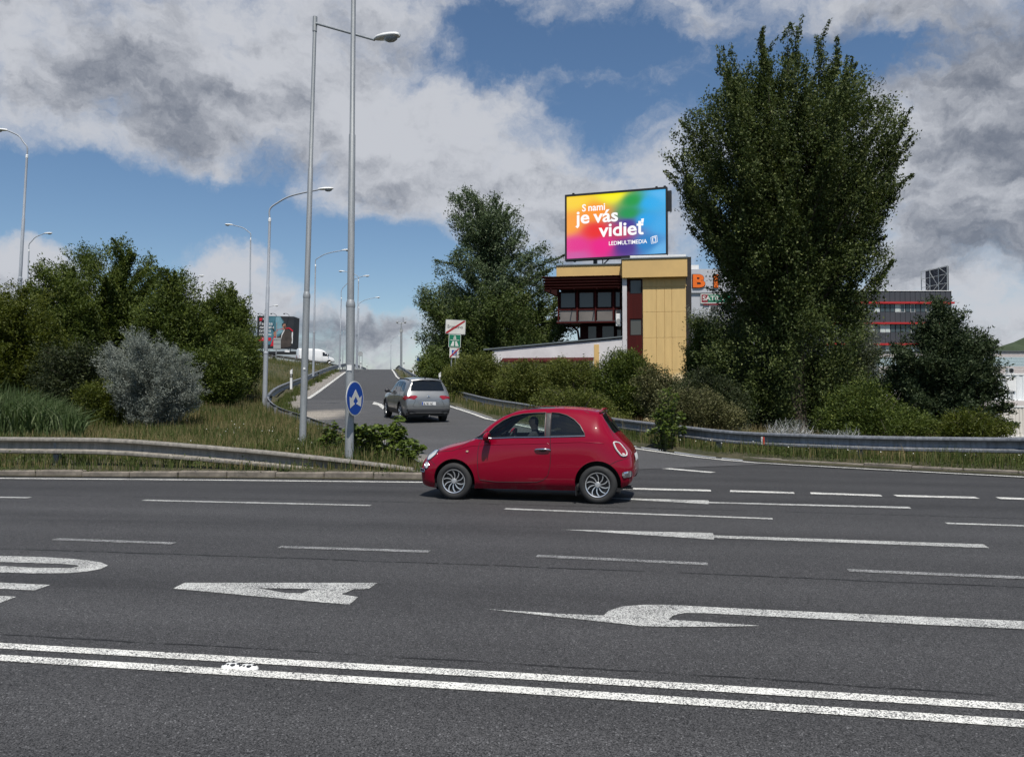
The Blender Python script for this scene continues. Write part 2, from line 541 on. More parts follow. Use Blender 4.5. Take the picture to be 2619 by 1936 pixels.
def glass_mat(name, tint=(0.02, 0.025, 0.03), rough=0.03, see=0.0):
    m_, t, b = new_mat(name)
    b.inputs['Base Color'].default_value = (*tint, 1)
    b.inputs['Roughness'].default_value = rough
    b.inputs['Specular IOR Level'].default_value = 0.5
    if see > 0:
        tr = t.n('ShaderNodeBsdfTransparent'); tr.inputs[0].default_value = (0.80, 0.88, 0.84, 1)
        fr = t.n('ShaderNodeFresnel'); fr.inputs[0].default_value = 1.5
        gl = t.n('ShaderNodeBsdfGlossy'); gl.inputs['Roughness'].default_value = 0.02
        m1 = t.n('ShaderNodeMixShader')
        t.put(m1.inputs[0], fr.outputs[0]); t.put(m1.inputs[1], tr.outputs[0]); t.put(m1.inputs[2], gl.outputs[0])
        m2 = t.n('ShaderNodeMixShader'); m2.inputs[0].default_value = see
        t.put(m2.inputs[1], b.outputs[0]); t.put(m2.inputs[2], m1.outputs[0])
        t.put(t.t.nodes['Material Output'].inputs['Surface'], m2.outputs[0])
    return m_
def emit_mat(name, col, strength):
    m_, t, b = new_mat(name)
    b.inputs['Base Color'].default_value = (0.02, 0.02, 0.02, 1)
    b.inputs['Emission Color'].default_value = (*col, 1)
    b.inputs['Emission Strength'].default_value = strength
    b.inputs['Roughness'].default_value = 0.4
    return m_
def galv(name, col=(0.36, 0.37, 0.38), rough=0.5, streak=0.3):
    """weathered galvanised steel"""
    m_, t, b = new_mat(name)
    o = t.n('ShaderNodeTexCoord').outputs['Object']
    sp = t.noise(o, 30.0, 3, 0.6)
    st = t.noise(t.scalevec(o, (6.0, 6.0, 0.6)), 2.0, 5, 0.65)
    k = t.m('ADD', t.mr(sp, 0.3, 0.7, -0.10, 0.10, False), t.mr(st, 0.3, 0.7, -streak, streak * 0.5, False))
    k = t.m('ADD', k, 1.0)
    c = t.n('ShaderNodeMix', data_type='RGBA', blend_type='MULTIPLY'); c.inputs[0].default_value = 1.0
    ins = [i for i in c.inputs if i.type == 'RGBA']; ins[0].default_value = (*col, 1); t.put(ins[1], t.comb(k, k, k))
    t.put(b.inputs['Base Color'], [q for q in c.outputs if q.type == 'RGBA'][0])
    b.inputs['Metallic'].default_value = 0.35
    t.put(b.inputs['Roughness'], t.mr(st, 0.3, 0.7, rough - 0.1, rough + 0.12, False))
    return m_

MAT = {}
MAT['road'] = asphalt('asphalt_main', (0.0385, 0.038, 0.0385))
MAT['ramp'] = asphalt('asphalt_ramp', (0.050, 0.0495, 0.050), lanes=False, contrast=0.6)
MAT['line'] = road_paint('line_paint_white', (0.72, 0.71, 0.66), 0.46)
MAT['line_worn'] = road_paint('line_paint_worn', (0.56, 0.56, 0.53), 0.53)
MAT['line_faded'] = road_paint('line_paint_faded', (0.36, 0.36, 0.35), 0.64)
MAT['gravel'] = asphalt('loose_gravel', (0.17, 0.155, 0.135), lanes=False, contrast=0.8)
MAT['concrete'] = plain('kerb_concrete', (0.185, 0.16, 0.13), 0.85, var=0.5, scale=5, bump=0.6)
MAT['galv'] = galv('rail_steel', (0.225, 0.235, 0.25), 0.5, 0.45)
MAT['galv_warm'] = galv('rail_steel_dusty', (0.285, 0.262, 0.225), 0.62, 0.42)
MAT['pole'] = galv('pole_steel', (0.33, 0.345, 0.35), 0.5, 0.12)
MAT['pole_paint'] = plain('pole_grey_paint', (0.33, 0.355, 0.39), 0.45, var=0.1, scale=2)
MAT['lamp_white'] = plain('lamp_housing', (0.78, 0.78, 0.76), 0.4, var=0.06)
MAT['lamp_glass'] = glass_mat('lamp_bowl', (0.30, 0.32, 0.33), 0.12)
MAT['black'] = plain('black_plastic', (0.016, 0.016, 0.017), 0.5)
MAT['rubber'] = plain('rubber', (0.022, 0.022, 0.022), 0.8, var=0.25, scale=14)
MAT['dark'] = plain('dark_metal', (0.03, 0.03, 0.034), 0.5)
MAT['white'] = plain('white_paint', (0.78, 0.78, 0.77), 0.5, var=0.08)
MAT['chrome'] = plain('chrome', (0.75, 0.76, 0.78), 0.12, metal=1.0, var=0.05)
MAT['alu'] = plain('alloy', (0.70, 0.71, 0.72), 0.3, metal=0.75, var=0.06)
MAT['bark'] = plain('bark', (0.10, 0.082, 0.062), 0.9, var=0.4, scale=5, bump=0.8, stretch=(3, 3, 0.6))
MAT['twig'] = plain('twig', (0.085, 0.07, 0.05), 0.9, var=0.3)

# ------------------------------------------------------------------ lie of the land
RZ = pchip([0, 15, 19, 22, 25, 30, 32.4, 38, 45, 53, 70, 90, 110, 125, 138, 150, 175, 200, 260, 420],
           [.006, .006, .010, .10, .27, .56, .68, .93, 1.2, 1.62, 2.75, 4.2, 5.6, 6.45, 6.98, 7.35, 7.8, 7.9, 7.4, 5.0])
def rz(y): return float(RZ(y))
NOSE = (-1.55, 15.7)
RAMP_L = [NOSE, (-3.3, 19.2), (-5.45, 25), (-7.5, 29.2), (-9.6, 33.2), (-12.9, 41), (-16.1, 54), (-19.3, 71), (-24.0, 100), (-27.0, 120), (-30.6, 145), (-34.5, 175), (-41, 230), (-46, 270)]
LINE_R = [(14.6, 13.2), (10.45, 15.55), (8.2, 17.25), (6.06, 19.0), (5.0, 20.4), (3.5, 22.9), (1.3, 27.6), (-1.08, 33.3), (-3.76, 45), (-5.7, 54), (-9.5, 71), (-13.6, 90), (-18.0, 115), (-21.9, 138), (-23.2, 145), (-28.4, 175), (-34.5, 215), (-41, 265)]
def offset2(pts, d):
    out = []
    for i, p in enumerate(pts):
        a = Vector(pts[max(i - 1, 0)][:2]); b = Vector(pts[min(i + 1, len(pts) - 1)][:2])
        t = (b - a).normalized(); n = Vector((t.y, -t.x))
        out.append((p[0] + n.x * d, p[1] + n.y * d))
    return out
RAMP_R = offset2(LINE_R, 0.35)
KERB_L = [(-60, 13.2), (-44, 15.0), (-30, 16.05), (-20, 16.2), (-10.6, 15.78), (-4.8, 15.38), (-1.75, 15.05)]
FAR_R = [(62, -14), (42, 0.5), (28, 8.2), (20, 11.2)]
PAVED = KERB_L + RAMP_L + list(reversed(RAMP_R)) + list(reversed(FAR_R)) + [(62, -40), (-62, -40)]

UP_R = [(-47, 25), (-44, 38), (-41.2, 52), (-37.5, 76), (-34.0, 100), (-31.6, 116), (-30.2, 128), (-31.5, 142), (-36, 172), (-43, 230)]
def uz(y): return float(np.interp(y, [25, 52, 100, 130, 172, 230], [7.0, 7.1, 7.0, 6.75, 7.6, 7.7]))

ctrl = []
for x, y in KERB_L: ctrl.append((x, y + 0.5, 0.16))
ctrl += [(-8, 17.5, .2), (-4.2, 17.0, .2), (-5.9, 21.0, .36), (-9, 22, .34), (-14, 19, .25), (-20, 19, .2), (-30, 20, .3)]
for x, y in RAMP_L[1:-1]: ctrl.append((x - 0.4, y, rz(y) + (0.10 if y < 30 else 0.06)))
for x, y in RAMP_R[1:-1]: ctrl.append((x + 0.6, y, max(rz(y), 0.0) + 0.12))
for x, y in UP_R: ctrl.append((x + 0.9, y, uz(y) - 0.12)); ctrl.append((x - 11, y, uz(y) - 0.3))
ctrl += [(-13, 27, .62), (-17, 24, .42), (-16, 31, 1.0), (-24, 27, .9), (-30, 30, 1.6), (-34, 24, 1.2), (-20, 36, 1.7), (-27, 40, 2.9), (-18, 46, 2.2), (-25, 60, 4.2), (-30, 80, 5.9), (-23, 75, 3.6), (-28, 100, 6.0)]
ctrl += [(12, 19.5, .05), (18, 18, .05), (30, 12, 0), (45, 8, 0), (8, 24, 0.0), (14, 30, -.1), (24, 30, -.6), (3, 32, .4), (6, 45, 0.0), (1, 55, .6), (-2, 70, 1.2), (-6, 95, 2.6), (-12, 125, 4.6), (-18, 165, 6.0), (-20, 240, 4.0), (10, 60, 0.), (22, 55, -1.0), (40, 45, -1.2), (55, 30, -1.2), (30, 90, -1.2), (10, 110, 0), (60, 90, -1.2), (70, 140, -1.2), (20, 160, 0), (10, 240, 0),
         (-80, 40, 6), (-80, 100, 6.5), (-80, 200, 6), (-60, 260, 7), (0, -45, 0), (60, -45, 0), (-60, -45, 0), (-75, 0, .5), (75, 0, 0), (100, 60, -1.2)]
C = np.array(ctrl)
def _U(r2): return np.where(r2 > 1e-9, r2 * np.log(r2 + 1e-12), 0.0)
_n = len(C)
_K = _U(((C[:, None, :2] - C[None, :, :2]) ** 2).sum(-1)) + np.eye(_n) * 2.0
_A = np.zeros((_n + 3, _n + 3)); _A[:_n, :_n] = _K
_A[:_n, _n] = 1; _A[:_n, _n + 1:] = C[:, :2]; _A[_n:, :_n] = _A[:_n, _n:].T
_W = np.linalg.solve(_A, np.concatenate([C[:, 2], np.zeros(3)]))
def TZ(x, y):
    """height of the open ground"""
    x = np.asarray(x, float); y = np.asarray(y, float)
    sh = x.shape; xf, yf = x.ravel(), y.ravel()
    out = np.empty(len(xf))
    for i in range(0, len(xf), 20000):
        a, b = xf[i:i + 20000], yf[i:i + 20000]
        r2 = (a[:, None] - C[None, :, 0]) ** 2 + (b[:, None] - C[None, :, 1]) ** 2
        out[i:i + 20000] = _U(r2) @ _W[:_n] + _W[_n] + _W[_n + 1] * a + _W[_n + 2] * b
    # small unevenness, and level far away
    out += 0.035 * np.sin(xf * 1.7 + 0.6 * yf) * np.sin(yf * 1.3 - 0.4 * xf)
    d = np.maximum(np.maximum(np.abs(xf) - 70, yf - 235), np.maximum(-35 - yf, 0))
    k = np.clip(d / 60, 0, 1); k = k * k * (3 - 2 * k)
    base = np.clip(out, -1.3, 8.0)
    return (base * (1 - k) + (-1.2) * k).reshape(sh)
def tz(x, y): return float(TZ(np.array([x]), np.array([y]))[0])

# grassland sheet with the roads cut out of it
m_, t, b = new_mat('soil_and_turf')
o_ = t.n('ShaderNodeTexCoord').outputs['Object']
n1 = t.noise(o_, 0.5, 6, 0.65); n2 = t.noise(o_, 9.0, 5, 0.7); n3 = t.noise(o_, 55.0, 3, 0.7)
cc = t.mix(t.mr(n1, 0.35, 0.65), (0.055, 0.060, 0.022), (0.105, 0.090, 0.045))
cc = t.mix(t.mr(n2, 0.45, 0.75), cc, (0.035, 0.038, 0.016))
cc = t.mix(t.mr(n3, 0.55, 0.8), cc, (0.14, 0.12, 0.07))
t.put(b.inputs['Base Color'], cc); b.inputs['Roughness'].default_value = 0.95
bp = t.n('ShaderNodeBump'); bp.inputs['Distance'].default_value = 0.05; t.put(bp.inputs['Height'], t.m('ADD', n2, n3)); t.put(b.inputs['Normal'], bp.outputs[0])
MAT['turf'] = m_

def cdt_fill(outer, holes, pts):
    """triangulate the region between outlines through extra points -> verts2d, tris"""
    V, E = [], []
    for loop in [outer] + holes:
        n = len(V); V += [Vector((p[0], p[1])) for p in loop]
        E += [(n + i, n + (i + 1) % len(loop)) for i in range(len(loop))]
    V += [Vector((p[0], p[1])) for p in pts]
    ov, oe, of, *_ = geometry.delaunay_2d_cdt(V, E, [], 0, 1e-5)
    A = np.array([(p.x, p.y) for p in ov]); T = np.array([f[:3] for f in of])
    cen = A[T].mean(1)
    ok = inside(outer, cen[:, 0], cen[:, 1])
    for h in holes: ok &= ~inside(h, cen[:, 0], cen[:, 1])
    return A, T[ok]
def densify(loop, step):
    out = []
    for i in range(len(loop)):
        a = Vector(loop[i][:2]); b_ = Vector(loop[(i + 1) % len(loop)][:2])
        n = max(1, int((b_ - a).length / step))
        out += [tuple(a.lerp(b_, k / n)) for k in range(n)]
    return out
gx = np.concatenate([np.arange(-60, 60.1, 1.5), [-75, -90, -110, -140, -200, -320, -600, -1200, -2600, 75, 90, 110, 140, 200, 320, 600, 1200, 2600]])
gy = np.concatenate([np.arange(12, 60, 1.2), np.arange(60, 240, 4.0), [-2600, -1000, -400, -150, -80, -50, -35, -20, -5, 3, 8, 250, 270, 300, 340, 420, 600, 1000, 1800, 3600]])
GX, GY = np.meshgrid(gx, gy); GX, GY = GX.ravel(), GY.ravel()
paved_d = densify(PAVED, 1.6)
near = inside(offset2(PAVED + PAVED[:1], -0.25)[:-1], GX, GY) | inside(PAVED, GX, GY)
rs = np.random.RandomState(4)
gp = [(x, y) for x, y, k in zip(GX, GY, near) if not k]
outer = [(-3000, -3000), (3000, -3000), (3000, 4000), (-3000, 4000)]
A, T = cdt_fill(outer, [paved_d], gp)
Z = TZ(A[:, 0], A[:, 1])
pv = {(round(p[0], 3), round(p[1], 3)) for p in paved_d}
for i, (x, y) in enumerate(A):
    if (round(x, 3), round(y, 3)) in pv:
        Z[i] = max(rz(y) if y > 15.5 and x < 15 else 0.0, 0.0) + 0.02
ground = link('ground', np_mesh('ground', np.column_stack([A, Z]), T, MAT['turf'], True))
tag(ground, kind='structure')

# carriageway
main_poly = densify(KERB_L + [NOSE, (-3.3, 19.2), (-4.4, 22.2), (4.2, 22.3)] + [p for p in reversed(RAMP_R) if p[1] < 22] + list(reversed(FAR_R)) + [(62, -40), (-62, -40)], 4.0)
A, T = cdt_fill(main_poly, [], [])
tag(link('road', np_mesh('road', np.column_stack([A, np.zeros(len(A))]), T, MAT['road'])), kind='structure')

# ramp strip
def strip_between(Lp, Rp, zf, n_across=8, n_along=120, lift=0.0):
    L = resample_n(Lp, n_along); Rr = resample_n(Rp, n_along)
    V, Fc = [], []
    for a, b_ in zip(L, Rr):
        for k in range(n_across + 1):
            p = Vector(a).lerp(Vector(b_), k / n_across)
            V.append((p.x, p.y, zf(p.y) + lift))
    for i in range(n_along - 1):
        for k in range(n_across):
            q = i * (n_across + 1) + k
            Fc.append((q, q + 1, q + n_across + 2, q + n_across + 1))
    return V, Fc
def resample_n(pts, n):
    pts = [Vector(p[:2]) for p in pts]
    d = [0.0]
    for a, b_ in zip(pts, pts[1:]): d.append(d[-1] + (b_ - a).length)
    return [tuple((np.interp(s, d, [p.x for p in pts]), np.interp(s, d, [p.y for p in pts]))) for s in np.linspace(0, d[-1], n)]
def by_y(pts, ys):
    py = [p[1] for p in pts]; pxx = [p[0] for p in pts]
    return [(float(np.interp(y, py, pxx)), float(y)) for y in ys]
ysL = np.concatenate([np.linspace(15.7, 60, 60), np.linspace(62, 150, 45), np.linspace(155, 265, 20)])
ysR = np.concatenate([np.linspace(18.9, 60, 60), np.linspace(62, 150, 45), np.linspace(155, 265, 20)])
Lp = by_y(RAMP_L, ysL); Rp = by_y(RAMP_R[2:], ysR)
V, Fc = [], []
NA = 8
for a, b_ in zip(Lp, Rp):
    for k in range(NA + 1):
        p = Vector(a).lerp(Vector(b_), k / NA)
        V.append((p.x, p.y, rz(p.y)))
for i in range(len(Lp) - 1):
    for k in range(NA):
        q = i * (NA + 1) + k
        Fc.append((q, q + 1, q + NA + 2, q + NA + 1))
tag(link('ramp', mesh('ramp', V, Fc, MAT['ramp'], True)), kind='structure')

# upper road on the embankment
ysU = np.linspace(25, 225, 70)
V, Fc = [], []
for x, y in by_y(UP_R, ysU):
    V += [(x - 0.3, y, uz(y) + 0.03), (x - 10, y, uz(y) + 0.05)]
for i in range(len(ysU) - 1): Fc.append((2 * i, 2 * i + 1, 2 * i + 3, 2 * i + 2))
tag(link('upper_road', mesh('upper_road', V, Fc, MAT['ramp'])), kind='structure')

# gravel shoulder left of the ramp line
LINE_L = [(-14.2, 53), (-17.3, 71), (-22.2, 100), (-23.6, 109), (-25.3, 120), (-28.9, 140), (-34, 175)]
V, Fc = [], []
yy = np.linspace(37, 108, 60)
wd = np.random.RandomState(3)
for y in yy:
    xl = np.interp(y, [p[1] for p in RAMP_L], [p[0] for p in RAMP_L]) + 0.15
    xr = np.interp(y, [33] + [p[1] for p in LINE_L], [-9.2] + [p[0] for p in LINE_L]) - 0.12 + wd.uniform(-.12, .05)
    xr = xl + (xr - xl) * min(1.0, max(0.02, (y - 37) / 7.0))
    V += [(xl, y, rz(y) + 0.008), ((xl + xr) / 2, y, rz(y) + 0.010), (xr, y, rz(y) + 0.008)]
for i in range(len(yy) - 1):
    for k in (0, 1): Fc.append((3 * i + k, 3 * i + k + 1, 3 * i + k + 4, 3 * i + k + 3))
tag(link('gravel_shoulder', mesh('gravel_shoulder', V, Fc, MAT['gravel'])), kind='structure')

# ------------------------------------------------------------------ painted markings (sheets 5 mm above the road)
def paint_poly(name, pts_px, mat, lift=0.005, jit=0.0):
    V = [G(x, y) for x, y in pts_px]
    tris = geometry.tessellate_polygon([[Vector((v.x, v.y, 0)) for v in V]])
    o = link(name, mesh(name, [(v.x, v.y, lift) for v in V], [tuple(f) for f in tris], mat))
    return tag(o, kind='structure')
def stripe(name, pts, width, mat, zf=lambda y: 0.0, lift=0.005):
    pts = [Vector((p[0], p[1])) for p in pts]
    V, Fc = [], []
    for i, p in enumerate(pts):
        tt = (pts[min(i + 1, len(pts) - 1)] - pts[max(i - 1, 0)]).normalized(); n = Vector((-tt.y, tt.x))
        for s in (-1, 1):
            q = p + n * s * width / 2
            V.append((q.x, q.y, zf(q.y) + lift))
    for i in range(len(pts) - 1): Fc.append((2 * i, 2 * i + 2, 2 * i + 3, 2 * i + 1))
    return tag(link(name, mesh(name, V, Fc, mat)), kind='structure')
def gstripe(name, px, width, mat, run=0.0, **kw):
    pts = [Vector(G(*p)[:2]) for p in px]
    if run:     # the line goes on along the curve of the road beyond what the photo shows
        for end in (0, -1):
            s = -1 if end == 0 else 1
            p = pts[end].copy(); c = p.y + .175 * p.x + .0035 * p.x * p.x; q = []
            for k in range(1, int(run / 2) + 1):
                x = p.x + s * 2 * k; q.append(Vector((x, c - .175 * x - .0035 * x * x)))
            pts = q[::-1] + pts if end == 0 else pts + q
    return stripe(name, resample([tuple(p) for p in pts], 0.8), width, mat, **kw)
def ext(px, k0, k1):
    """carry a two-point-plus line on beyond the frame"""
    a, b_ = Vector(px[0]), Vector(px[1]); c, d_ = Vector(px[-2]), Vector(px[-1])
    return [tuple(a + (a - b_) * k0)] + list(px) + [tuple(d_ + (d_ - c) * k1)]
gstripe('lane_line', [(0, 1652), (1310, 1728.5), (2619, 1810)], 0.100, MAT['line'], run=24)
gstripe('lane_line', [(0, 1683), (1310, 1764), (2619, 1851.5)], 0.100, MAT['line'], run=24)
for a, b_ in (((140, 1379), (445, 1390)), ((715, 1399), (1098, 1411)), ((1372, 1422), (1810, 1443)), ((2169, 1459), (2640, 1479))):
    gstripe('lane_dash', [a, b_], 0.115, MAT['line_faded'])
for a, b_ in (((-260, 1269), (76, 1273)), ((366, 1279.5), (948, 1293)), ((1291, 1301.5), (1976, 1327)), ((2420, 1338.5), (2860, 1353))):
    gstripe('lane_dash', [a, b_], 0.12, MAT['line_worn'])
for a, b_ in (((1560, 1248.5), (1818, 1255)), ((1867, 1256), (2031, 1261)), ((2073, 1261.5), (2254, 1267.6)), ((2290, 1268), (2499, 1273)), ((2552, 1274), (2740, 1280))):
    gstripe('lane_dash', [a, b_], 0.24, MAT['line'])
gstripe('lane_line', [(1600, 1188), (1690, 1197), (1823, 1208.5)], 0.22, MAT['line'])
gstripe('edge_line', [(-900, 1213), (-300, 1219.5), (20, 1223.5), (560, 1228), (1083, 1233.5), (1200, 1236)], 0.14, MAT['line'])
stripe('edge_line', resample(LINE_R[:6], 0.8), 0.16, MAT['line'], zf=lambda y: rz(y), lift=0.016)
stripe('edge_line', by_y(LINE_R[5:], np.concatenate([np.linspace(22.9, 60, 40), np.linspace(62, 200, 50)])), 0.22, MAT['line'], zf=rz, lift=0.022)
stripe('edge_line', by_y(LINE_L, np.linspace(53, 170, 60)), 0.30, MAT['line'], zf=rz, lift=0.014)
Z6 = lambda x, y: (1250 + x / 1.6326, 1180 + y / 1.6326)
Z5 = lambda x, y: (x / 1.706, 1180 + y / 1.706)
paint_poly('arrow_marking', [(1500, 1272), (1812, 1280), (1813, 1284), (2324, 1296.5), (2331, 1301), (1813, 1287), (1812, 1289.5)], MAT['line_worn'])
paint_poly('arrow_marking', [(1434, 1354.5), (1823, 1363.5), (1825, 1369.5), (2515, 1392.5), (2530, 1402), (1826, 1376), (1826, 1380.5)], MAT['line_worn'])
paint_poly('arrow_marking', [Z6(*p) for p in [(-20, 617), (300, 638), (480, 645), (500, 625), (560, 607), (650, 600), (760, 600), (900, 608), (1400, 632), (2420, 676), (2420, 710), (1800, 682), (1400, 660), (1100, 645), (900, 635), (820, 634), (770, 645), (750, 662), (850, 668), (1000, 678), (1145, 688), (1000, 691), (800, 692), (640, 690), (560, 680), (300, 652)]], MAT['line_worn'])
def ring_marking(name, outer_, inner_, mat):
    V = [Vector((G(*p).x, G(*p).y)) for p in outer_]; H = [Vector((G(*p).x, G(*p).y)) for p in inner_]
    A, T = cdt_fill([tuple(v) for v in V], [[tuple(v) for v in H]], [])
    tag(link(name, np_mesh(name, np.column_stack([A, np.full(len(A), .005)]), T, mat)), kind='structure')
ring_marking('letter_marking', [Z5(*p) for p in [(755, 556), (805, 531), (1648, 531), (1608, 557), (1540, 560), (1490, 582), (1562, 593), (1525, 626), (1400, 616)]],
             [Z5(*p) for p in [(1122, 554), (1362, 558), (1318, 577), (1245, 575)]], MAT['line_worn'])
ring_marking('letter_marking', [Z5(*p) for p in [(-600, 400), (0, 413), (180, 418), (300, 425), (380, 432), (440, 442), (472, 455), (440, 470), (380, 481), (300, 488), (150, 490), (0, 485), (-600, 470)]],
             [Z5(*p) for p in [(-540, 425), (0, 440), (250, 447), (325, 452), (345, 459), (310, 467), (150, 465), (0, 457), (-540, 446)]], MAT['line_worn'])
paint_poly('letter_marking', [Z5(*p) for p in [(-500, 515), (0, 530), (219, 540), (150, 564), (0, 557), (-500, 545)]], MAT['line_worn'])
paint_poly('letter_marking', [Z5(*p) for p in [(-420, 572), (0, 588), (71, 592), (0, 619), (-420, 606)]], MAT['line_worn'])
def on_ramp(px, py):
    r = ray(px, py)
    lo, hi = 16.0, 60.0
    for _ in range(60):
        mid = (lo + hi) / 2
        p = Vector((0, 0, CAM_H)) + r * (mid / r.y)
        if p.z > rz(mid): lo = mid
        else: hi = mid
    return p
ap = [on_ramp(*p) for p in [(952, 1034), (957, 1028), (975, 1033.5), (990, 1042), (979, 1047), (966, 1036.5)]]
tag(link('arrow_marking', mesh('arrow_marking', [(p.x, p.y, rz(p.y) + .014) for p in ap], [(0, 1, 2, 5), (5, 2, 3, 4)], MAT['line'])), kind='structure')

# ------------------------------------------------------------------ kerbs: single stones, joints open
def kerb(name, pts, label, h=0.13, wdt=0.17, first=0):
    root = bpy.data.objects.new(name, None); COL.objects.link(root); tag(root, kind='structure')
    P2 = resample([(p[0], p[1], 0) for p in pts], 0.25)
    d = 0.0; run = [P2[0]]; L = []
    total_ = sum((b_ - a).length for a, b_ in zip(P2, P2[1:]))
    n = int(total_ / 1.0)
    arr = resample_n([(p.x, p.y) for p in P2], n + 1)
    me = MB().bbox((-0.492, 0.0, -0.1), (0.492, wdt, h), 0.018).me('kerb_stone', MAT['concrete'])
    rr = random.Random(7)
    for i in range(n):
        a, b_ = Vector(arr[i]), Vector(arr[i + 1]); c = (a + b_) / 2; tt = b_ - a
        o = link('kerb_stone', me, root, (c.x + rr.uniform(-.008, .008), c.y + rr.uniform(-.02, .02), rr.uniform(-.022, .016)), (rr.uniform(-.03, .03), rr.uniform(-.008, .008), math.atan2(tt.y, tt.x) + rr.uniform(-.008, .008)))
        o.scale.x = tt.length / 1.0
    return root
kerb('kerb', [(-22, 16.24), (-16, 16.1), (-10.6, 15.80), (-4.8, 15.42), (-1.75, 15.1)], '')
RK = offset2(LINE_R, 0.42)
kerb('kerb', [(6.0, 19.95), (7.2, 18.85), (8.35, 17.75), (10.75, 15.95), (14.8, 13.65), (18, 12.3), (24, 10.0), (30, 7.6)], '', h=0.10, wdt=0.2)

# ------------------------------------------------------------------ guardrails
BEAM_PROF = [(0.0, .36), (.04, .358), (.098, .335), (.105, .315), (.102, .285), (.010, .255), (.0, .24), (.0, .125), (.010, .108), (.102, .075), (.105, .05), (.098, .02), (.04, .002), (0.0, 0.0)]
def guardrail(name, label, pts, side, seg, post_step, mat, group=None, post_mat=None, post_lo=0.8, bolts=0, start_bury=False, hs=None):
    """pts: (x, y, z_top). side=+1: the ribbed face looks to the right of travel"""
    base = Vector(pts[0]); base.z -= 0.75
    root = thing(name, label, 'guardrail', base, 0, group)
    P3 = [Vector(p) for p in pts]
    d = [0.0]
    for a, b_ in zip(P3, P3[1:]): d.append(d[-1] + (b_ - a).length)
    def at(s):
        return Vector([np.interp(s, d, [p[k] for p in P3]) for k in range(3)])
    L = d[-1]; n = max(1, int(round(L / seg)))
    for i in range(n):
        s0, s1 = L * i / n, L * (i + 1) / n + (0.10 if i < n - 1 else 0)
        m = max(2, int((s1 - s0) / 0.7) + 1)
        V, Fc = [], []
        for j in range(m + 1):
            s = s0 + (s1 - s0) * j / m
            p = at(s); tt = at(min(L, s + .3)) - at(max(0, s - .3)); tt.z = 0; tt.normalize()
            nn = Vector((tt.y, -tt.x, 0)) * side
            lift = 0.004 * (1 - (s - s0) / (s1 - s0))
            kz = hs(p.y) if hs else 1.0
            for dx, dz in BEAM_PROF:
                V.append(p + nn * (dx + lift) + Vector((0, 0, (dz - .36) * kz)) - base)
            for dx, dz in reversed(BEAM_PROF):
                V.append(p + nn * (dx + lift - 0.006) + Vector((0, 0, (dz - .36) * kz)) - base)
        k = 2 * len(BEAM_PROF)
        for j in range(m):
            for q in range(k):
                q2 = (q + 1) % k
                Fc.append((j * k + q, j * k + q2, (j + 1) * k + q2, (j + 1) * k + q))
        Fc.append(tuple(range(k))); Fc.append(tuple(m * k + q for q in reversed(range(k))))
        me = mesh('beam', V, Fc, mat, True); auto_smooth(me, 40)
        bo = link('beam', me, root)
        if i < bolts:
            p = at(s1 - .06); tt = (at(s1) - at(s1 - .3)); tt.z = 0; tt.normalize(); nn = Vector((tt.y, -tt.x, 0)) * side
            for du in (-.10, .02):
                for dz in (-.06, -.30):
                    c = p + tt * du + nn * 0.088 + Vector((0, 0, dz)) - base
                    link('bolt', BOLT, bo, c, (0, 0, math.atan2(nn.y, nn.x)))
    npost = max(1, int(L / post_step))
    for i in range(npost + 1):
        s = min(L - .05, post_step * (i + 0.35))
        p = at(s); tt = at(min(L, s + .3)) - at(max(0, s - .3)); tt.z = 0; tt.normalize()
        nn = Vector((tt.y, -tt.x, 0)) * side
        o = link('post', POST, root, p - nn * 0.075 - base + Vector((0, 0, -.02)), (0, 0, math.atan2(nn.y, nn.x)))
    return root
pm = MB()
for lo, hi in (((-.06, -.055, -1.0), (.05, -.047, 0)), ((-.06, .047, -1.0), (.05, .055, 0)), ((.05, -.055, -1.0), (.058, .055, 0))): pm.box(lo, hi)
pm.box((.052, -.03, -.25), (.08, .03, -.08))
POST = pm.me('post', MAT['galv'])
BOLT = MB().lathe([(.018, 0), (.018, .008), (.008, .016)], 6, Matrix.Rotation(math.pi / 2, 4, 'Y')).me('bolt', MAT['dark'])

GL = [P(-420, 1112, 17.2), P(-200, 1114, 17.0), P(0, 1117.5, 16.85), P(235, 1119, 16.6), P(302, 1121, 16.55), P(430, 1130, 16.4), P(560, 1140.5, 16.3), P(700, 1153, 16.15), P(860, 1170, 16.0), P(1000, 1187, 15.85), P(1060, 1196, 15.8)]
guardrail('guardrail', 'dusty beige guardrail dipping to the ground behind the near kerb', GL, 1, 4.0, 3.9, MAT['galv_warm'], bolts=3)
GR2 = [P(1087, 1190, 16.8), P(1040, 1164, 17.6), P(991, 1139, 18.8), P(925, 1110, 21.8), P(857, 1089, 25.2), P(809, 1074, 28.4), P(768, 1060, 31.0), P(718, 1044, 34.2), P(690, 1027, 38), P(684, 1010, 43.5), P(706, 990, 54), P(740, 976, 63), P(772, 965, 71.5), P(834, 941, 98), P(868, 932, 112), P(890, 929, 124), P(912, 932.5, 146), P(939, 943, 176), P(952, 951, 200)]
guardrail('guardrail', 'grey guardrail curving up along the left edge of the ramp', smooth_line(GR2, 4), 1, 4.0, 3.2, MAT['galv'], hs=lambda y: float(np.interp(y, [26, 42, 120], [1.0, 1.5, 1.35])))
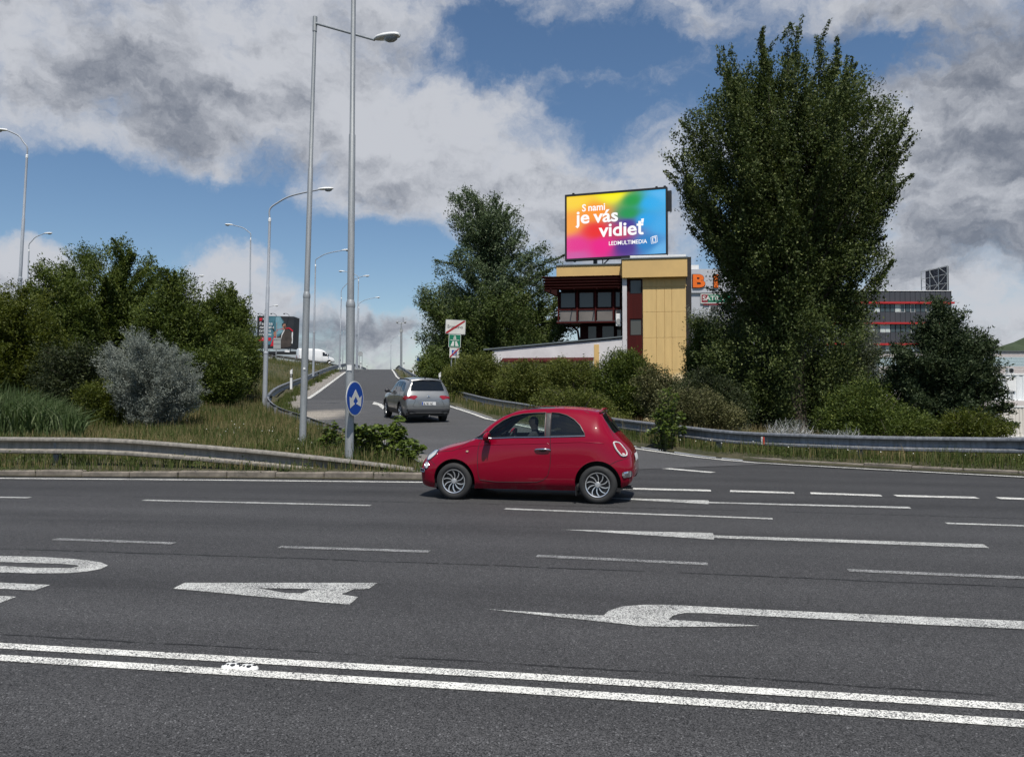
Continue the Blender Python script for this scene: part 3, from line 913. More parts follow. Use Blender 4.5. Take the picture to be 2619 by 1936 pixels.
GRR = [Vector((31, 7.6, .76)), Vector((22, 11.9, .76)), P(2900, 1121, 15.6), P(2619, 1118.8, 17), P(2318, 1116, 18.3), P(2081, 1110, 19.6), P(1892, 1103, 21.2), P(1768, 1091, 22.6), P(1664, 1079.5, 24.6), P(1560, 1067, 27.2), P(1440, 1048, 32), P(1336, 1031, 37.2), P(1250, 1018, 43), P(1163, 997, 51), P(1131, 987, 55), P(1095, 972.5, 66), P(1061, 958, 85), P(1029, 939, 116), P(1021, 934, 130), P(1012, 942, 165)]
guardrail('guardrail', 'long grey guardrail curving from the right edge up the right side of the ramp', smooth_line(GRR, 4), -1, 4.0, 4.0, MAT['galv'], bolts=4)
GU = [P(560, 897, 88), P(600, 898, 93), P(645, 900.5, 100), P(693, 906.5, 105), P(729, 911, 110), P(763, 916, 114.5), P(826, 926.5, 122), P(862, 932.5, 129), P(880, 935, 134)]
guardrail('guardrail', 'far guardrail on top of the embankment in front of the white van', GU, -1, 4.0, 4.0, MAT['galv_warm'])
rail_r = [o for o in COL.objects if o.name.startswith('guardrail') and 'right edge' in o.get('label', '')][0]
for px_, py_, mt_ in ((1953, 1127, 'red_mark'), (1948, 1126.5, 'line')):
    MAT.setdefault('red_mark', plain('red_reflector', (.42, .05, .03), .4))
    q_ = P(px_, py_, 20.35) - Vector(rail_r.location)
    MB().box((-.02, -.02, -.10), (.02, .01, .10), Matrix.Translation(q_)).obj('reflector', MAT[mt_], rail_r)

# ------------------------------------------------------------------ vehicles
# car frame: x backwards from the nose, y to the car's right (its left side is -y), z up
KN = np.array([0, .12, .30, .50, .72, .84, 1.0])
class Shell:
    """body surface: one smooth section spline per station along the car"""
    def __init__(self, tab):
        xs = tab['x']
        self.f = {k: pchip(xs, tab[k]) for k in tab if k != 'x'}
        self.L = xs[-1]
    def sec(self, x):
        g = {k: float(f(x)) for k, f in self.f.items()}
        W, zb, zm, zt = g['W'], g['zb'], g['zm'], g['zt']
        y = [W * .90, W * .972, W, g['ysh'], g['yr'], g['yr'] * .74, 0.0]
        z = [zb, zb + (zm - zb) * .32, zm, g['zsh'], g['zr'], zt - (zt - g['zr']) * .26, zt]
        return np.array(y), np.array(z)
    def pt(self, x, s):
        y, z = self.sec(x)
        def cr(a, mirror):
            ex = np.concatenate([[2 * a[0] - a[1]], a, [-a[-2] if mirror else a[-2]]])
            kn = np.concatenate([[KN[0] - .12], KN, [1.16]])
            i = int(np.clip(np.searchsorted(KN, s) - 1, 0, 5)) + 1
            t0, t1 = kn[i], kn[i + 1]; u = (s - t0) / (t1 - t0); h = t1 - t0
            m0 = (ex[i + 1] - ex[i - 1]) / (kn[i + 1] - kn[i - 1]); m1 = (ex[i + 2] - ex[i]) / (kn[i + 2] - kn[i])
            return (2 * u**3 - 3 * u**2 + 1) * ex[i] + (u**3 - 2 * u**2 + u) * h * m0 + (-2 * u**3 + 3 * u**2) * ex[i + 1] + (u**3 - u**2) * h * m1
        return Vector((x, -cr(y, True), cr(z, False)))
    def s_of(self, x, z):
        ss = np.linspace(0, .86, 160)
        zz = np.array([self.pt(x, s).z for s in ss])
        zz = np.maximum.accumulate(zz)
        return float(np.interp(z, zz, ss))
    def p(self, x, z, off=0.0, side=-1):
        """surface point on the side at height z"""
        s = self.s_of(x, z)
        q = self.pt(x, s)
        if off:
            dx = self.pt(min(x + .01, self.L), s) - self.pt(max(x - .01, 0), s)
            ds = self.pt(x, min(s + .01, 1)) - self.pt(x, max(s - .01, 0))
            n = dx.cross(ds); n = n.normalized() if n.length > 1e-9 else Vector((0, -1, 0))
            if n.y > 0: n = -n
            q = q + n * off
        return q if side < 0 else Vector((q.x, -q.y, q.z))
SK = 2.3   # metres per unit of s, for an even triangulation
def shell_body(sh, arches, holes, xs_extra=(), dx=.045, ds=.028):
    """triangulate the half body with wheel arches cut and with the panes as regions of their own.
    arches: (x, z, r); holes: {name: [(x, s) ...]}"""
    # lower edge with the arches
    edge = []
    x = 0.0
    step = .05
    cur = 0.0
    for ax, az, ar in arches:
        # where the arch meets the sill
        zb = float(sh.f['zb'](ax))
        h = math.sqrt(max(ar**2 - (az - zb)**2, 1e-4))
        x0, x1 = ax - h, ax + h
        edge += [(xx, 0.0) for xx in np.arange(cur, x0 - .02, step)]
        a0 = math.atan2(zb - az, -h); a1 = math.atan2(zb - az, h)
        a0 = a0 + 2 * math.pi if a0 < 0 else a0
        for k in range(29):
            a = a0 + (a1 - a0) * k / 28
            xx, zz = ax + ar * math.cos(a), az + ar * math.sin(a)
            edge.append((xx, 0.0 if k in (0, 28) else max(sh.s_of(xx, zz), .002)))
        cur = x1 + step
    edge += [(xx, 0.0) for xx in np.arange(cur, sh.L - .02, step)] + [(sh.L, 0.0)]
    ss = np.arange(0, 1.0001, ds); ss[-1] = 1.0
    outer_ = edge + [(sh.L, s) for s in ss[1:]] + [(xx, 1.0) for xx in np.arange(sh.L - dx, 0.01, -dx)] + [(0.0, s) for s in ss[:0:-1]]
    outer_ = [(a, b_ * SK) for a, b_ in outer_]
    loops = {k: [(a, min(b_, .9995) * SK) for a, b_ in v] for k, v in holes.items()}
    xg = sorted(set(np.round(np.concatenate([np.arange(dx, sh.L, dx), [.01, .025, .06, sh.L - .01, sh.L - .022, sh.L - .035, sh.L - .06], list(xs_extra)]), 4)))
    pts = [(a, b_ * SK) for a in xg for b_ in ss[1:-1]]
    ok = inside(outer_, [p[0] for p in pts], [p[1] for p in pts])
    # keep grid points off the outlines
    allpts = np.array(outer_ + [p for l in loops.values() for p in l])
    keep = []
    for p, k in zip(pts, ok):
        if k and np.min((allpts[:, 0] - p[0])**2 + (allpts[:, 1] - p[1])**2) > .012**2: keep.append(p)
    V, E = [], []
    for loop in [outer_] + list(loops.values()):
        n = len(V); V += [Vector(p) for p in loop]; E += [(n + i, n + (i + 1) % len(loop)) for i in range(len(loop))]
    V += [Vector(p) for p in keep]
    ov, oe, of, *_ = geometry.delaunay_2d_cdt(V, E, [], 0, 1e-6)
    A = np.array([(p.x, p.y) for p in ov]); T = np.array([f[:3] for f in of]); cen = A[T].mean(1)
    V3 = [sh.pt(min(max(a, 0), sh.L), min(max(b_ / SK, 0), 1)) for a, b_ in A]
    reg = {}
    used = ~inside(outer_, cen[:, 0], cen[:, 1])
    for k, l in loops.items():
        mk = inside(l, cen[:, 0], cen[:, 1]) & ~used
        reg[k] = T[mk]; used = used | mk
    reg['body'] = T[~used]
    return V3, reg
def region_mesh(name, V3, tris, mat, both=True, off=0.0, smooth=True, cap=None, merge=True):
    """mirror a region of the half shell and weld it"""
    V, idx, Fc = [], {}, []
    def vid(p):
        k = (round(p.x, 4), round(p.y, 4), round(p.z, 4))
        if k not in idx: idx[k] = len(V); V.append(p)
        return idx[k]
    for f in tris:
        a, b_, c = [V3[i] for i in f]
        n = (b_ - a).cross(c - a)
        q = [a, b_, c]
        g = (a + b_ + c) / 3
        outd = Vector((0, -1, .3)) if g.y < -.05 else Vector((0, 0, 1))
        if n.dot(outd) < 0: q = [a, c, b_]
        ids = tuple(vid(p) for p in q)
        if len(set(ids)) == 3: Fc.append(ids)
        if both:
            ids = tuple(vid(Vector((p.x, -p.y, p.z))) for p in reversed(q))
            if len(set(ids)) == 3: Fc.append(ids)
    me = mesh(name, V, Fc, mat, smooth)
    bm = bmesh.new(); bm.from_mesh(me)
    bmesh.ops.recalc_face_normals(bm, faces=bm.faces)
    if off:
        bm.normal_update()
        for v in bm.verts: v.co += v.normal * off
    if cap is not None:
        for xx in cap:
            vs = [v for v in bm.verts if abs(v.co.x - xx) < 1e-4]
            cz = sum(v.co.z for v in vs) / len(vs)
            vs.sort(key=lambda v: math.atan2(v.co.z - cz, v.co.y))
            bm.faces.new(vs)
        bmesh.ops.recalc_face_normals(bm, faces=bm.faces)
    bm.to_mesh(me); bm.free()
    if smooth: me.polygons.foreach_set('use_smooth', [True] * len(me.polygons))
    me.update()
    return me
def bvh_of(me):
    return BVHTree.FromPolygons([v.co.copy() for v in me.vertices], [tuple(p.vertices) for p in me.polygons])
def project(bvh, poly, axis, off=.004, step=.05, thick=.0, far=5.0):
    """lay an outline on the body. axis: 'L' side view (x,z), 'B' rear view (y,z), 'F' front view (y,z), 'T' top view (x,y)"""
    A, T = cdt_fill(poly, [], [(a, b_) for a in np.arange(min(p[0] for p in poly), max(p[0] for p in poly), step) for b_ in np.arange(min(p[1] for p in poly), max(p[1] for p in poly), step) if inside(poly, [a], [b_])[0]])
    V = []
    for a, b_ in A:
        o, d = {'L': (Vector((a, -far, b_)), Vector((0, 1, 0))), 'R': (Vector((a, far, b_)), Vector((0, -1, 0))), 'B': (Vector((far + 4, a, b_)), Vector((-1, 0, 0))), 'F': (Vector((-far, a, b_)), Vector((1, 0, 0))), 'T': (Vector((a, b_, far)), Vector((0, 0, -1)))}[axis]
        hit, nrm, _, _ = bvh.ray_cast(o, d)
        if hit is None:
            hit, nrm, _, _ = bvh.find_nearest(o + d * (far - .5 if axis != 'B' else 4.8))
        if nrm.dot(d) > 0: nrm = -nrm
        V.append(hit + nrm * off)
    Fc = []
    for f in T:
        a, b_, c = [V[i] for i in f]
        n = (b_ - a).cross(c - a)
        Fc.append(tuple(f) if n.dot(d) < 0 else (f[0], f[2], f[1]))
    return V, [tuple(int(i) for i in f) for f in Fc]
def patch(name, bvh, poly, axis, mat, parent, off=.004, step=.05, mirror=False, border=None):
    for sgn in ((1, -1) if mirror else (1,)):
        V, Fc = project(bvh, poly, axis, off, step)
        if sgn < 0:
            V = [Vector((v.x, -v.y, v.z)) for v in V]; Fc = [tuple(reversed(f)) for f in Fc]
        o = link(name, mesh(name, V, Fc, mat, True), parent)
        if border:
            bm = bmesh.new(); bm.from_mesh(o.data)
        yield_ = o
    return yield_
def surf_line(bvh, pts, axis, off=0.002, far=5.0):
    out = []
    for a, b_ in pts:
        o, d = {'L': (Vector((a, -far, b_)), Vector((0, 1, 0))), 'B': (Vector((far + 4, a, b_)), Vector((-1, 0, 0))), 'F': (Vector((-far, a, b_)), Vector((1, 0, 0))), 'T': (Vector((a, b_, far)), Vector((0, 0, -1)))}[axis]
        hit, nrm, _, _ = bvh.ray_cast(o, d)
        if hit is None: continue
        if nrm.dot(d) > 0: nrm = -nrm
        out.append(hit + nrm * off)
    return out
def dense2(pts, step=.06):
    return [(p.x, p.y) for p in resample([(a, b_, 0) for a, b_ in pts], step)]
def round_poly(pts, r=.03, n=4):
    out = []
    for i, p in enumerate(pts):
        p = Vector(p); a = Vector(pts[i - 1]); b_ = Vector(pts[(i + 1) % len(pts)])
        u, v = (a - p), (b_ - p); k = min(r, u.length * .45, v.length * .45)
        u = p + u.normalized() * k; v = p + v.normalized() * k
        for j in range(n + 1):
            t_ = j / n
            out.append(tuple(u.lerp(p, t_).lerp(p.lerp(v, t_), t_)))
    return out

def wheel(parent, x, y, r, wdt, style, side):
    """wheel part with tyre, rim and spokes; y is the outer face, side -1 for the car's left"""
    hub = link('wheel', None, parent, (x, y, r)) if False else None
    M = Matrix.Rotation(0, 4, 'Z')
    ri = r * .655
    tm = MB().lathe([(ri, .02), (ri + .012, .0), (r * .80, -.008), (r * .93, .0), (r * .985, .02), (r, .05), (r, wdt - .05), (r * .985, wdt - .02), (r * .9, wdt), (ri, wdt - .02)], 44, axis='Y', close=True)
    tyre = tm.me('wheel', MAT['rubber']); auto_smooth(tyre, 50)
    o = link('wheel', tyre, parent, (x, y, r))
    if side > 0: o.rotation_euler = (0, 0, math.pi)
    rim = MB().lathe([(ri, .012), (ri - .008, .004), (ri - .022, .012), (ri - .03, .07), (.0, .09)], 44, axis='Y', cap=False)
    mats = [MAT['black'] if style != 'suv' else MAT['dark'], MAT['alu']]
    rim.cur = 1
    rim.lathe([(ri + .001, .010), (ri - .004, .001), (ri - .016, .006)], 44, axis='Y', cap=False)
    rm = rim.me('rim', mats); auto_smooth(rm, 40)
    link('rim', rm, o)
    sp = MB()
    n = 10 if style == 'blade' else 5
    for k in range(n):
        a0 = 2 * math.pi * k / n + .2
        if style == 'blade':
            inner, outer_ = [], []
            for q in range(7):
                f = q / 6; rr = .045 + (ri - .055) * f
                a = a0 + .40 * f * f - .08
                wq = .0058 + .0042 * f
                for lst, sg in ((inner, -1), (outer_, 1)):
                    aa = a + sg * wq / rr
                    lst.append((rr * math.cos(aa), rr * math.sin(aa), .030 - .016 * f))
            V = [(p[0], p[2], p[1]) for p in inner] + [(p[0], p[2], p[1]) for p in outer_]
            V += [(v[0], v[1] + .02, v[2]) for v in V]
            m = 7
            Fc = [(q, q + 1, m + q + 1, m + q) for q in range(m - 1)] + [(q, 2 * m + q, 2 * m + q + 1, q + 1) for q in range(m - 1)] + [(m + q, m + q + 1, 3 * m + q + 1, 3 * m + q) for q in range(m - 1)]
            sp.add(V, Fc)
        else:
            for da in (-.13, .13):
                a = a0 + da
                p0 = Vector((.05 * math.cos(a0 + da * 1.6), .022, .05 * math.sin(a0 + da * 1.6))); p1 = Vector(((ri - .02) * math.cos(a), .012, (ri - .02) * math.sin(a)))
                sp.tube([p0, p1], [.017, .021], 6)
    s = link('spokes', auto_smooth(sp.me('spokes', MAT['alu']), 40), o)
    link('hub_cap', auto_smooth(MB().lathe([(.046, .045), (.046, .026), (.036, .014), (.0, .012)], 20, axis='Y').me('hub_cap', MAT['alu']), 40), s)
    return o

m_, t, b = new_mat('car_red')
o_ = t.n('ShaderNodeTexCoord').outputs['Object']
lo_ = t.mr(t.sep(o_)[2], .42, .18, 0.0, 1.0)
dust = t.m('MULTIPLY', t.mr(t.noise(o_, 5.0, 6, .65), .42, .7), lo_)
t.put(b.inputs['Base Color'], t.mix(t.m('MULTIPLY', dust, .5), (0.215, 0.0012, 0.016), (0.14, 0.055, 0.05)))
t.put(b.inputs['Roughness'], t.mr(dust, 0, 1, .30, .6, False))
b.inputs['Metallic'].default_value = 0.0
b.inputs['Specular IOR Level'].default_value = .04
b.inputs['Coat Weight'].default_value = .85; b.inputs['Coat Roughness'].default_value = .015; b.inputs['Coat IOR'].default_value = 1.45
MAT['car_red'] = m_
m_, t, b = new_mat('car_silver')
fl = t.noise(t.n('ShaderNodeTexCoord').outputs['Object'], 3.0, 4, .6)
t.put(b.inputs['Base Color'], t.mix(fl, (0.20, 0.205, 0.205), (0.235, 0.24, 0.24)))
b.inputs['Metallic'].default_value = .55; b.inputs['Roughness'].default_value = .32
b.inputs['Coat Weight'].default_value = .8; b.inputs['Coat Roughness'].default_value = .03
MAT['car_silver'] = m_
MAT['car_white'] = plain('van_white', (.80, .80, .79), .35, coat=.6, var=.05)
MAT['glass_dark'] = glass_mat('tinted_glass', (.008, .010, .012), .03)
MAT['glass_see'] = glass_mat('clear_car_glass', (.01, .012, .012), .03, see=.93)
MAT['glass_tint'] = glass_mat('tinted_car_glass', (.008, .010, .012), .03, see=.22)
MAT['red_lens'] = plain('red_lens', (.27, .006, .012), .12, coat=1.0, var=.1, scale=12)
MAT['clear_lens'] = plain('clear_lens', (.62, .62, .60), .1, coat=1.0, var=.2, scale=18)
MAT['orange_lens'] = plain('orange_lens', (.62, .35, .16), .15, coat=1.0)
MAT['seat'] = plain('seat_fabric', (.045, .043, .042), .9)
MAT['seat_light'] = plain('dash_ivory', (.34, .33, .29), .6)
MAT['plate'] = plain('number_plate', (.78, .78, .76), .4)
MAT['blue'] = plain('sign_blue', (.006, .06, .34), .4, var=.08)

# ---- red city car
def red_car():
    sh = Shell({
        'x':   [0, .05, .14, .30, .50, .75, .95, 1.20, 1.45, 1.70, 2.0, 2.3, 2.6, 2.85, 2.95, 3.05, 3.18, 3.31, 3.40, 3.46, 3.49],
        'zt':  [.575, .66, .72, .795, .865, .925, .985, 1.215, 1.375, 1.45, 1.485, 1.488, 1.475, 1.445, 1.42, 1.315, 1.125, .975, .875, .77, .66],
        'W':   [.46, .60, .685, .755, .79, .808, .8135, .8135, .8135, .8135, .8135, .8135, .815, .818, .815, .805, .785, .745, .70, .62, .52],
        'zb':  [.27, .22, .19, .17, .175, .18, .185, .185, .185, .185, .185, .188, .19, .195, .20, .21, .225, .25, .28, .33, .40],
        'zm':  [.44, .46, .48, .52, .55, .57, .58, .58, .58, .58, .58, .585, .60, .61, .61, .61, .60, .58, .57, .555, .535],
        'zsh': [.525, .585, .635, .70, .77, .83, .885, .945, .965, .975, .985, .995, 1.005, 1.01, 1.005, .985, .925, .83, .755, .68, .60],
        'ysh': [.36, .49, .575, .655, .70, .73, .755, .768, .772, .774, .776, .778, .778, .775, .765, .745, .715, .665, .60, .51, .42],
        'zr':  [.56, .64, .695, .765, .832, .895, .958, 1.155, 1.295, 1.362, 1.395, 1.397, 1.383, 1.35, 1.325, 1.225, 1.05, .92, .83, .735, .64],
        'yr':  [.20, .32, .41, .50, .55, .59, .635, .635, .605, .58, .57, .565, .56, .555, .555, .565, .585, .565, .50, .40, .30],
    })
    so = lambda x, z: (x, sh.s_of(x, z))
    W1 = dense2([(1.165, .995), (1.205, 1.055), (1.31, 1.165), (1.44, 1.262), (1.58, 1.328), (1.75, 1.366), (1.95, 1.382), (2.12, 1.386), (2.135, 1.02), (1.65, 1.008)], .09)
    W2 = dense2([(2.225, 1.024), (2.215, 1.386), (2.33, 1.378), (2.46, 1.345), (2.58, 1.28), (2.68, 1.19), (2.755, 1.07), (2.765, 1.04)], .09)
    BP = dense2([(2.145, 1.02), (2.13, 1.386), (2.205, 1.386), (2.215, 1.022)], .12)
    Q1 = dense2([(.985, .968), (1.135, .988), (1.175, 1.05), (1.20, 1.092)], .07)
    holes = {'door_window': [so(*p) for p in W1], 'rear_side_window': [so(*p) for p in W2], 'pillar_cover': [so(*p) for p in BP], 'quarter_window': [so(*p) for p in Q1],
             'windscreen': [(1.0, 1.0), (1.0, .80), (1.05, .765), (1.2, .755), (1.42, .762), (1.58, .79), (1.63, .86), (1.64, 1.0)],
             'glass_roof': [(1.74, 1.0), (1.74, .83), (1.80, .80), (2.2, .80), (2.25, .83), (2.25, 1.0)],
             'rear_window': [(3.0, 1.0), (3.0, .83), (3.03, .785), (3.12, .765), (3.185, .775), (3.205, .84), (3.21, 1.0)]}
    xf, xr_, rw = .66, 2.96, .292
    V3, reg = shell_body(sh, [(xf, .30, .348), (xr_, .305, .352)], holes, dx=.04, ds=.026)
    fl_, rl_ = G(1164, 1278), G(1523, 1289.5)
    d = (rl_ - fl_); ang = math.atan2(d.y, d.x)
    # car frame origin: the nose, on the ground
    u = Vector((math.cos(ang), math.sin(ang), 0)); n_ = Vector((-math.sin(ang), math.cos(ang), 0))
    mid = (fl_ + rl_) / 2
    org = mid - u * ((xf + xr_) / 2) + n_ * .805
    root = thing('red_car', 'small red three-door car with silver multi-spoke wheels crossing the road', 'car', org, ang)
    body_me = region_mesh('body', V3, reg['body'], MAT['car_red'], cap=(0.0, sh.L))
    body = link('body', body_me, root)
    full = region_mesh('tmp', V3, np.concatenate([reg[k] for k in reg]), MAT['car_red'], cap=(0.0, sh.L))
    bv = bvh_of(full)
    # inner lining seen through the glass
    lin = region_mesh('lining', V3, reg['body'], MAT['seat'], off=-.035)
    link('lining', lin, root)
    for k, mt in (('door_window', 'glass_see'), ('rear_side_window', 'glass_tint'), ('pillar_cover', 'black'), ('quarter_window', 'glass_tint')):
        for side in (-1, 1):
            me = region_mesh(k, V3, reg[k], MAT[mt], both=False)
            for v in me.vertices: v.co.y += .006
            if side > 0:
                for v in me.vertices: v.co.y = -v.co.y
                me.flip_normals()
            w_ = link(k, me, root)
            if k in ('door_window', 'rear_side_window', 'quarter_window'):
                loop = {'door_window': W1, 'rear_side_window': W2, 'quarter_window': Q1}[k]
                pl = [sh.p(a, z, .002, side) for a, z in loop + loop[:1]]
                MB().tube(pl, .0095, 5, cap=False).obj('window_seal', MAT['black'], w_, True)
    for k, mt in (('windscreen', 'glass_see'), ('glass_roof', 'glass_dark'), ('rear_window', 'glass_tint')):
        link(k, region_mesh(k, V3, reg[k], MAT[mt], off=-.003), root)
    # chrome waistline
    for side in (-1, 1):
        MB().tube([sh.p(a, z, .006, side) for a, z in dense2([(.985, .963), (1.65, .999), (2.2, 1.012), (2.77, 1.032)], .08)], .0075, 6).obj('waist_trim', MAT['chrome'], root, True)
    # panel gaps: door, bonnet, tailgate, bumper
    def gap(pts, axis='L', r=.0042, name='panel_gap'):
        q = surf_line(bv, dense2(pts, .035), axis, .0005)
        if len(q) < 2: print('no line', pts, axis); return
        for side in (-1, 1):
            MB().tube([Vector((p.x, p.y * (1 if side < 0 else -1), p.z)) for p in q], r, 5).obj(name, MAT['black'], root, True)
            if axis in ('B', 'F'): break
    gap([(1.13, .985), (1.085, .90), (1.065, .80), (1.06, .60), (1.075, .38), (1.10, .325), (1.35, .30), (1.8, .305), (2.02, .315), (2.12, .35), (2.19, .42), (2.225, .55), (2.24, .75), (2.225, 1.015)])
    gap([(.30, .735), (.42, .755), (.62, .775), (.72, .81), (.82, .875), (.92, .94)])
    gap([(.12, .62), (.25, .60), (.34, .54)], r=.003)
    gap([(2.72, 1.415), (2.80, 1.38)], r=.003)
    gap([(3.42, .70), (3.26, .66), (3.15, .605)], r=.0035)
    gap([(3.09, 1.20), (3.18, 1.03), (3.30, .90)], r=.003)
    # shoulder crease as a slight raised edge
    for z0, z1, rr in ((.915, .945, .010),):
        q = surf_line(bv, dense2([(.70, .79), (.95, .86), (1.3, z0 - .03), (2.0, z0 - .005), (2.7, z1), (3.1, z1 - .02)], .05), 'L', -.0045)
        for side in (-1, 1):
            MB().tube([Vector((p.x, p.y * (1 if side < 0 else -1), p.z)) for p in q], [.002] + [rr] * (len(q) - 2) + [.002], 6).obj('shoulder_crease', MAT['car_red'], root, True)
    # flared wheel arch lips
    for ax, az, ar in ((xf, .30, .348), (xr_, .305, .352)):
        for side in (-1, 1):
            pl = []
            for k in range(25):
                a = math.pi * (1.04 - 1.08 * k / 24)
                xx, zz = ax + (ar + .006) * math.cos(a), az + (ar + .006) * math.sin(a)
                if zz > float(sh.f['zb'](xx)): pl.append(sh.p(xx, zz, -.006, side))
            MB().tube(pl, .009, 6).obj('arch_lip', MAT['car_red'], root, True)
            lm = MB()
            V = []
            for k in range(25):
                a = math.pi * (1.15 - 1.3 * k / 24)
                xx, zz = ax + (ar + .004) * math.cos(a), az + (ar + .004) * math.sin(a)
                yo = abs(sh.p(xx, max(zz, float(sh.f['zb'](xx)) + .01)).y) - .004
                for yy in (yo, .40): V.append((xx, side * yy, zz))
            lm.add(V, [(2 * k, 2 * k + 1, 2 * k + 3, 2 * k + 2) for k in range(24)])
            lm.add([(v[0], side * .40, v[2]) for v in V[1::2]] + [(ax, side * .40, .1)], [(k, k + 1, 25) for k in range(24)])
            lm.obj('wheel_housing', MAT['black'], root)
    MB().box((.3, -.70, .185), (3.3, .70, .24)).obj('underbody', MAT['black'], root)
    MB().tube([(3.30, -.46, .235), (3.47, -.46, .235)], .03, 8).obj('exhaust', MAT['dark'], root, True)
    for x in (xf, xr_):
        for side in (-1, 1):
            wheel(root, x, side * .80, rw, .18, 'blade', side)
    for side in (-1, 1):
        MB().box((xr_ - .33, side * .78 - .07, .13), (xr_ - .318, side * .78 + .05, .27)).obj('mud_flap', MAT['black'], root)
    # lamps
    def lens(name, poly, axis, mt, off, rim=None, rr=.01, mirror=True, parent=None):
        V, Fc = project(bv, poly, axis, off, .03)
        ql = surf_line(bv, [p for p in poly + poly[:1]], axis, off)
        for sgn in ((1, -1) if mirror else (1,)):
            VV = [Vector((v.x, v.y * sgn, v.z)) for v in V]
            ob = link(name, mesh(name, VV, Fc if sgn > 0 else [tuple(reversed(f)) for f in Fc], MAT[mt], True), parent or root)
            if rim: MB().tube([Vector((p.x, p.y * sgn, p.z)) for p in ql], rr, 6, cap=False).obj(name + '_rim', MAT[rim], ob, True)
        return ob
    lens('tail_lamp', round_poly([(3.185, .945), (3.27, .93), (3.375, .80), (3.39, .735), (3.32, .725), (3.23, .835)], .05), 'L', 'red_lens', .012, 'clear_lens', .013)
    lens('reverse_lamp', round_poly([(3.315, .775), (3.35, .77), (3.365, .748), (3.33, .745)], .02), 'L', 'clear_lens', .014)
    lens('head_lamp', round_poly([(.225, .755), (.345, .775), (.325, .70), (.225, .62), (.165, .60), (.155, .66)], .035), 'L', 'clear_lens', .010, 'chrome', .008)
    lens('fog_lamp', [(.175 + .042 * math.cos(a), .535 + .048 * math.sin(a)) for a in np.linspace(0, 2 * math.pi, 15)[:-1]], 'L', 'clear_lens', .010, 'chrome', .007)
    lens('side_repeater', [(.885 + .022 * math.cos(a), .772 + .014 * math.sin(a)) for a in np.linspace(0, 2 * math.pi, 11)[:-1]], 'L', 'orange_lens', .008, 'chrome', .003)
    lens('bumper_strip', round_poly([(3.32, .49), (3.46, .51), (3.465, .42), (3.34, .40)], .03), 'L', 'chrome', .014)
    lens('bumper_strip', round_poly([(.02, .47), (.15, .465), (.15, .425), (.03, .42)], .015), 'L', 'black', .016, 'chrome', .007)
    lens('grille', round_poly([(-.35, .36), (.35, .36), (.30, .25), (-.30, .25)], .03), 'F', 'black', .006, mirror=False)
    lens('number_plate', [(-.26, .52), (.26, .52), (.26, .42), (-.26, .42)], 'F', 'plate', .012, mirror=False)
    lens('rear_number_plate', [(-.26, .74), (.26, .74), (.26, .63), (-.26, .63)], 'B', 'plate', .012, mirror=False)
    MB().tube([Vector((3.40, -.22, .80)), Vector((3.42, 0, .80)), Vector((3.40, .22, .80))], .022, 8).obj('tailgate_handle', MAT['chrome'], root, True)
    # door handles
    for side in (-1, 1):
        hp = [sh.p(a, z, o2, side) for a, z, o2 in ((1.985, .815, .006), (2.02, .822, .026), (2.12, .826, .032), (2.21, .822, .026), (2.235, .815, .008))]
        h_ = MB().tube(hp, [.008, .015, .016, .015, .008], 8).obj('door_handle', MAT['chrome'], root, True)
        MB().tube([sh.p(a, z, .001, side) for a, z in ((2.05, .808), (2.11, .802), (2.17, .808))], [.01, .02, .01], 6).obj('handle_recess', MAT['black'], h_, True)
    # mirrors: red cap over a black foot
    for side in (-1, 1):
        bm = bmesh.new(); bmesh.ops.create_uvsphere(bm, u_segments=16, v_segments=10, radius=1)
        c = Vector((1.235, side * .905, 1.015))
        for v in bm.verts:
            p = v.co
            v.co = c + Vector((.055 * p.x + .018 * p.z, .098 * p.y, .075 * p.z))
        me = bpy.data.meshes.new('mirror'); bm.to_mesh(me); bm.free(); me.materials.append(MAT['car_red'])
        me.polygons.foreach_set('use_smooth', [True] * len(me.polygons))
        mo = link('mirror', me, root)
        f_ = MB().tube([(1.19, side * .77, .945), (1.215, side * .82, .955), (1.23, side * .88, .955), (1.232, side * .95, .968)], [.03, .032, .036, .02], 8).obj('mirror_foot', MAT['black'], mo, True)
        MB().box((1.282, side * .905 - .075, .965), (1.290, side * .905 + .075, 1.062)).obj('mirror_glass', MAT['glass_dark'], mo)
    # aerial, wipers, rear spoiler lip
    MB().tube([(2.66, 0, 1.472), (2.73, 0, 1.58), (2.78, 0, 1.66)], [.006, .004, .003], 5).obj('aerial', MAT['black'], root)
    MB().tube([(1.0, -.45, .985), (1.06, -.2, 1.055), (1.10, .05, 1.10)], .008, 5).obj('wiper', MAT['black'], root)
    MB().tube([(3.215, 0, 1.09), (3.18, -.05, 1.14), (3.11, -.14, 1.245)], [.022, .012, .008], 6).obj('rear_wiper', MAT['black'], root, True)
    MB().tube([Vector((2.965, -.50, 1.395)), Vector((2.985, -.3, 1.435)), Vector((2.99, 0, 1.445)), Vector((2.985, .3, 1.435)), Vector((2.965, .50, 1.395))], [.012, .022, .024, .022, .012], 6).obj('roof_spoiler', MAT['car_red'], root, True)
    # cabin
    MB().bbox((1.18, -.66, .70), (1.42, .66, .93), .05).obj('dashboard', MAT['seat_light'], root)
    MB().box((1.0, -.70, .24), (2.9, .70, .30)).obj('cabin_floor', MAT['seat'], root)
    sw = MB()
    ring = [Vector((1.50 + .075 * math.cos(a), -.34 + .175 * math.sin(a), .965 + .155 * math.cos(a))) for a in np.linspace(0, 2 * math.pi, 25)]
    sw.tube(ring, .016, 6, cap=False); sw.tube([(1.40, -.34, .90), (1.50, -.34, .965)], .035, 8)
    sw.tube([ring[6], ring[18]], .014, 6)
    sw.obj('steering_wheel', MAT['black'], root, True)
